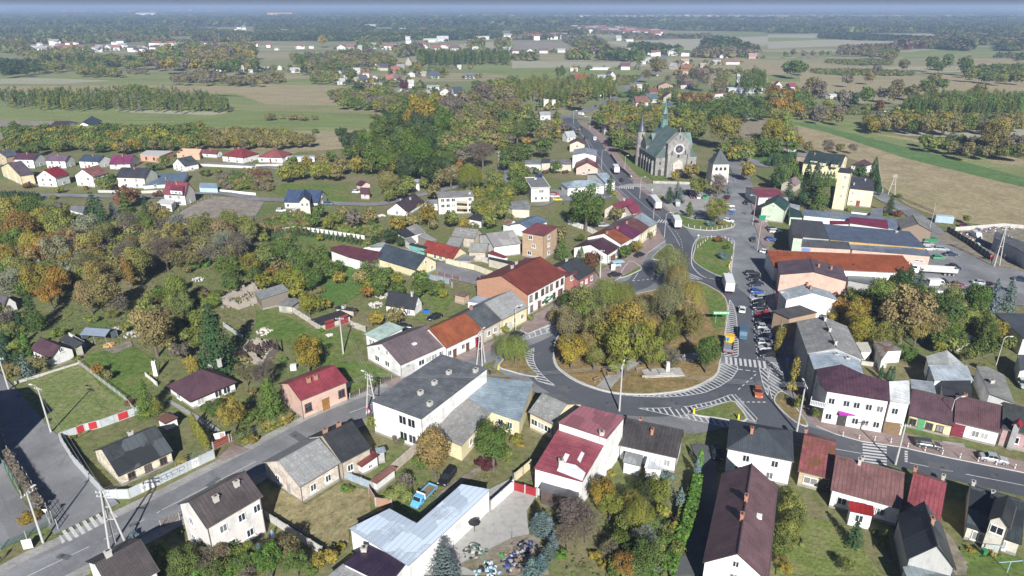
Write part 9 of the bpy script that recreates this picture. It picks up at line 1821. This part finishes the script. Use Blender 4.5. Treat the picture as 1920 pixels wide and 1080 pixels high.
o=empty('kiosk',P(*T('b3',790,935),.24),.3,'small bus shelter kiosk with pale glass roof on the forecourt','kiosk'); part(o,'wall',plain('shelter_glass',(.35,.45,.5),.2),lambda b:(b.box((0,.7,1.2),(3.2,.08,2)),b.box((-1.6,0,1.2),(.08,1.4,2)))); part(o,'roof',plain('shelter_roof',(.45,.6,.68),.3),lambda b:b.box((0,0,2.4),(3.8,2,.14))); part(o,'bench',M_wood,lambda b:b.box((0,.4,.5),(2.4,.4,.08))); part(o,'billboard',M_frame,lambda b:b.box((-1.9,-.9,1.1),(1.4,.15,2.0)))
o=empty('frame_tent',P(*T('c1',755,385)),-.15,'grey gabled frame tent standing in the rough garden','tent'); part(o,'frame',M_met,lambda b:[b.tube((x,y,0),(x,y,2.1),.05) for x in(-3.2,0,3.2) for y in(-2,2)]+[b.tube((x,y,2.1),(x,0,3),.05) for x in(-3.2,0,3.2) for y in(-2,2)]); part(o,'cover',plain('tent_cover',(.2,.24,.3),.5),lambda b:[b.slab([(-3.4,0,3.05),(3.4,0,3.05),(3.4,s*2.2,2.1),(-3.4,s*2.2,2.1)],.05) for s in(-1,1)]+[b.box((0,2,1.3),(6.4,.05,1.6)),b.box((-3.2,0,1.3),(.05,4,1.6)),b.box((3.2,1,1.3),(.05,2,1.6))])
o=empty('monument',P(*T('c3',1130,640),.25),.1,'white monument with steps and dark figure in the park','monument'); part(o,'base',wm_((.45,.43,.4),'stone'),lambda b:(b.box((0,0,.15),(9,3.5,.3)),b.box((.5,0,.45),(3,2,.35)))); part(o,'pillar',wm_((.6,.59,.56),'stone'),lambda b:b.box((1,0,1.7),(.9,.8,2.2),0,0,.8)); part(o,'low_wall',wm_((.4,.38,.35)),lambda b:b.box((-1.5,-1.6,.45),(7.5,.3,.4)))
for i,(x,y) in enumerate(((745,660),(960,625),(640,700))):
	o=empty('park_bench',P(*T('c3',x,y),.25),.3*i,['dark','slatted','weathered'][i]+' bench on the dry park grass under the trees','bench'); part(o,'seat',M_wood,lambda b:b.box((0,0,.45),(1.8,.45,.06))); part(o,'backrest',M_wood,lambda b:b.box((0,.22,.75),(1.8,.06,.4))); [part(o,'leg',M_met,lambda b:b.box((s*.7,0,.21),(.08,.4,.42))) for s in(-1,1)]
o=empty('billboard',P(*T('d1',215,875),.1),.3,'small white board leaning on the mesh fence at bottom left','board'); part(o,'panel',M_frame,lambda b:b.box((0,0,.9),(1.3,.08,1.7)))
o=empty('poster_board',P(*T('d1',1655,70),.1),.4,'election-style white poster board beside the brown gate','board'); part(o,'panel',M_wp,lambda b:b.box((0,0,1.3),(2.0,.08,1.3))); part(o,'picture',plain('poster_print',(.4,.3,.28),.6,0,.5,4),lambda b:b.box((.4,-.06,1.35),(.8,.03,1.0)))
fence([('d1',1600,130),('d1',1720,70)],'brown-red driveway gate left part',1.5,'panel',plain('rust_gate',(.22,.05,.03),.6),name='driveway_gate',cat='gate'); fence([('d1',1740,70),('d1',1820,60)],'ornate brown-red driveway gate right part',1.5,'rail',plain('rust_gate',(.22,.05,.03),.6),name='driveway_gate',cat='gate')
o=empty('awning',P(*T('c4',590,925),3.0)); o.location.z=0; aw=P(*T('c4',592,925),3.1); o.location=(aw.x,aw.y-.2,3.1); o.rotation_euler.z=-.08; tag(o,'bright magenta awning over the shop door of the corner building','awning'); part(o,'canopy',plain('magenta',(.35,.02,.3),.5),lambda b:b.slab([(-1.9,0,.5),(1.9,0,.5),(1.9,-1.0,.05),(-1.9,-1.0,.05)],.12)); part(o,'valance',plain('magenta',(.35,.02,.3),.5),lambda b:b.box((0,-1.02,-.1),(3.8,.05,.25)))
aw=P(*T('c4',385,865),4.2); o=empty('corner_balcony',(aw.x,aw.y,3.9),-.5,'white balustraded balcony on the chamfered corner of the corner building','balcony'); part(o,'slab',M_frame,lambda b:b.box((0,0,0),(3.2,1.6,.2))); part(o,'balustrade',M_frame,lambda b:[b.box((-1.5+i*.3,-.75,.5),(.1,.1,.9)) for i in range(11)]+[b.box((0,-.75,.98),(3.2,.14,.1)),b.box((-1.55,0,.98),(.14,1.5,.1)),b.box((1.55,0,.98),(.14,1.5,.1))])
o=empty('red_letter_sign',P(*T('b4',95,832),0),.2,'crimson standing letters sign before the supermarket','sign'); 
for i in range(5): part(o,'letter',plain('crimson_letters',(.55,.02,.08),.5),lambda b:(b.box((-2.6+i*1.3,0,1.2),(.22,.2,1.3)),b.box((-2.25+i*1.3,0,1.75 if i%2 else 1.2),(.6,.2,.22)),b.box((-2.25+i*1.3,0,.65),(.6,.2,.22))))
# shop lettering on the green gable
gp=P(*T('b3',1885,535),3.4); o=empty('wall_lettering',(gp.x,gp.y-.35,3.0),.15,'dark letters painted across the pale green gable','lettering')
for i in range(8): part(o,'letter',plain('dark_letters',(.04,.09,.07),.6),lambda b:(b.box((-2.8+i*.75,0,0),(.12,.05,.7)),b.box((-2.55+i*.75,0,.3 if i%2 else 0),(.36,.05,.12)),b.box((-2.55+i*.75,0,-.3),(.3,.05,.12))))
# washing-line frame, whirligig, chimney stack in the gardens
o=empty('chimney_stack',P(*T('c1',1175,660)),.1,'free-standing white garden chimney beside the maroon bungalow','chimney'); part(o,'shaft',wm_(WHS),lambda b:b.box((0,0,1.9),(.9,.8,3.8),0,0,.85)); part(o,'flue',M_blk,lambda b:b.tube((0,0,3.8),(0,0,4.5),.15))
o=empty('washing_frame',P(*T('d4',1790,1060)),.1,'pale blue and white washing line frame at the bottom right','washing line'); part(o,'frame',plain('pale_blue',(.3,.5,.6),.5),lambda b:(b.tube((0,0,0),(0,0,2.2),.06),b.tube((-1.8,0,2.2),(1.8,0,2.2),.05),b.tube((0,3,0),(0,3,2.2),.06),b.tube((-1.8,3,2.2),(1.8,3,2.2),.05)))
o=empty('wheelie_bin',P(*T('d4',1612,925)),.1,'green wheelie bin at the wall of the dormer house','bin'); part(o,'body',M_grn,lambda b:b.box((0,0,.55),(.6,.6,1.0),0,0,1.15)); part(o,'lid',M_grn,lambda b:b.box((0,0,1.1),(.72,.74,.1)))
for i,x in enumerate((1265,1278,1292)):
	o=empty('rubbish_container',P(*T('c2',x,192),0),.6,'blue rubbish container, '+ORDN[i]+' from left at the black-roofed garden house','bin'); part(o,'body',M_blue,lambda b:b.box((0,0,.55),(.75,.7,1.0),0,0,1.1)); part(o,'lid',M_blue,lambda b:b.box((0,0,1.1),(.85,.8,.1)))
o=empty('garden_umbrella',P(*T('d2',1640,755)),0,'dark garden umbrella standing beside the long white wall','umbrella'); part(o,'shade',M_blk,lambda b:b.tube((0,0,2.1),(0,0,2.4),1.0,.2,8)); part(o,'pole',M_blk,lambda b:b.tube((0,0,0),(0,0,2.1),.05))
for i,(x,y) in enumerate(((600,350),(700,380))):
	o=empty('swing_frame',P(*T('b2',625+i*60,730)),.2,['first wooden swing frame on the thuja lawn','small orange playhouse frame on the thuja lawn'][i],'swing'); part(o,'frame',plain('play_wood',(.3,.2,.1) if not i else (.55,.25,.08),.8),lambda b:[b.tube((s*1.4,t_,0),(s*1.2,0,2.2),.08) for s in(-1,1) for t_ in(-1,1)]+[b.tube((-1.3,0,2.2),(1.3,0,2.2),.08)])
o=empty('silver_spruce_pot',P(*T('c2',283,612)),0,'white garden tank beside the golden tree','tank'); part(o,'tank',M_frame,lambda b:b.box((0,0,.6),(1.3,1.1,1.1),.2)); part(o,'lid',M_frame,lambda b:b.box((0,0,1.2),(1.35,1.15,.08),.2)); o.name='garden_tank'
# the tall building outside the left edge whose shadow falls over lawn and side street
e_=Vector((-.96,.28,0)); d_=Vector((-.28,-.96,0)); c_=Vector((-91.6,100.5,0))+e_*10.6+d_*8
o=empty('apartment_house',c_,math.atan2(e_.y,e_.x),'tall house at the left picture edge whose shadow covers the side street','house')
part(o,'wall',wm_(BEI),lambda b:gable(b,-10.4,10.4,-7.8,7.8,11.4,14.8)); part(o,'roof',rm_((.05,.06,.09),'metal'),lambda b:[b.slab([(0,-8,15.1),(0,8,15.1),(s*10.8,8,11.4),(s*10.8,-8,11.4)],.2,[(0,0),(16,0),(16,11),(0,11)]) for s in(-1,1)])
# rough tufts on the lawns
rng=np.random.default_rng(9); Ps=[]; LAWNS+=[[P(*T(t,x,y)).xy for x,y in q] for t,q in (('c1',[(400,0),(1800,0),(1920,300),(1500,500),(1100,760),(960,500),(500,480),(400,200)]),('d2',[(1000,600),(1150,380),(1700,240),(1900,350),(1500,380),(1200,660)]),('b1',[(1100,880),(1900,820),(1900,1070),(1000,1070)]),('d3',[(520,560),(1240,560),(1180,1080),(380,1080)]))]
for pl in LAWNS:
	x0,x1,y0,y1=min(p[0] for p in pl),max(p[0] for p in pl),min(p[1] for p in pl),max(p[1] for p in pl)
	if y0>300: continue
	n_=int(min(9000,(x1-x0)*(y1-y0)*1.3))
	for x,y in zip(rng.uniform(x0,x1,n_),rng.uniform(y0,y1,n_)):
		if inpoly(x,y,pl) and math.sin(x*.9)+math.cos(y*.7+x*.3)>-.5: Ps.append((x,y,.08))
Ps=np.array(Ps); m_=len(Ps); hu=np.array([HUE[k] for k in 'glyGbc'])[rng.integers(0,6,m_)]*.75
V_,T_=leaves(Ps,rng.normal(0,1,(m_,3))*[1,1,.4],.2,rng,1.1); o=bpy.data.objects.new('grass_tufts',leafmesh('grass_tufts',V_,T_,leafmat(True),np.repeat(hu,4,axis=0))); link(o); tag(o,'rough tufts of grass and weeds over the lawns and gardens','grass',kind='stuff')
# ---------------------------------------------------------------- haze
hz=MB(); x0,x1,y0,y1,z0,z1=-45000,45000,-1000,46000,-1,100
c8=[(x,y,z) for z in(z0,z1) for y in(y0,y1) for x in(x0,x1)]
for q in ((0,2,3,1),(4,5,7,6),(0,1,5,4),(1,3,7,5),(3,2,6,7),(2,0,4,6)): hz.face([c8[i] for i in q])
m=bpy.data.materials.new('haze_air'); m.use_nodes=True; n=m.node_tree.nodes; n.clear(); out=n.new('ShaderNodeOutputMaterial'); v=n.new('ShaderNodeVolumePrincipled')
v.inputs['Color'].default_value=(.44,.57,.86,1); v.inputs['Density'].default_value=HAZE; v.inputs['Anisotropy'].default_value=.0; m.node_tree.links.new(v.outputs[0],out.inputs['Volume'])
tag(hz.obj('haze',m),'thin blue haze over the plain','haze',kind='stuff')
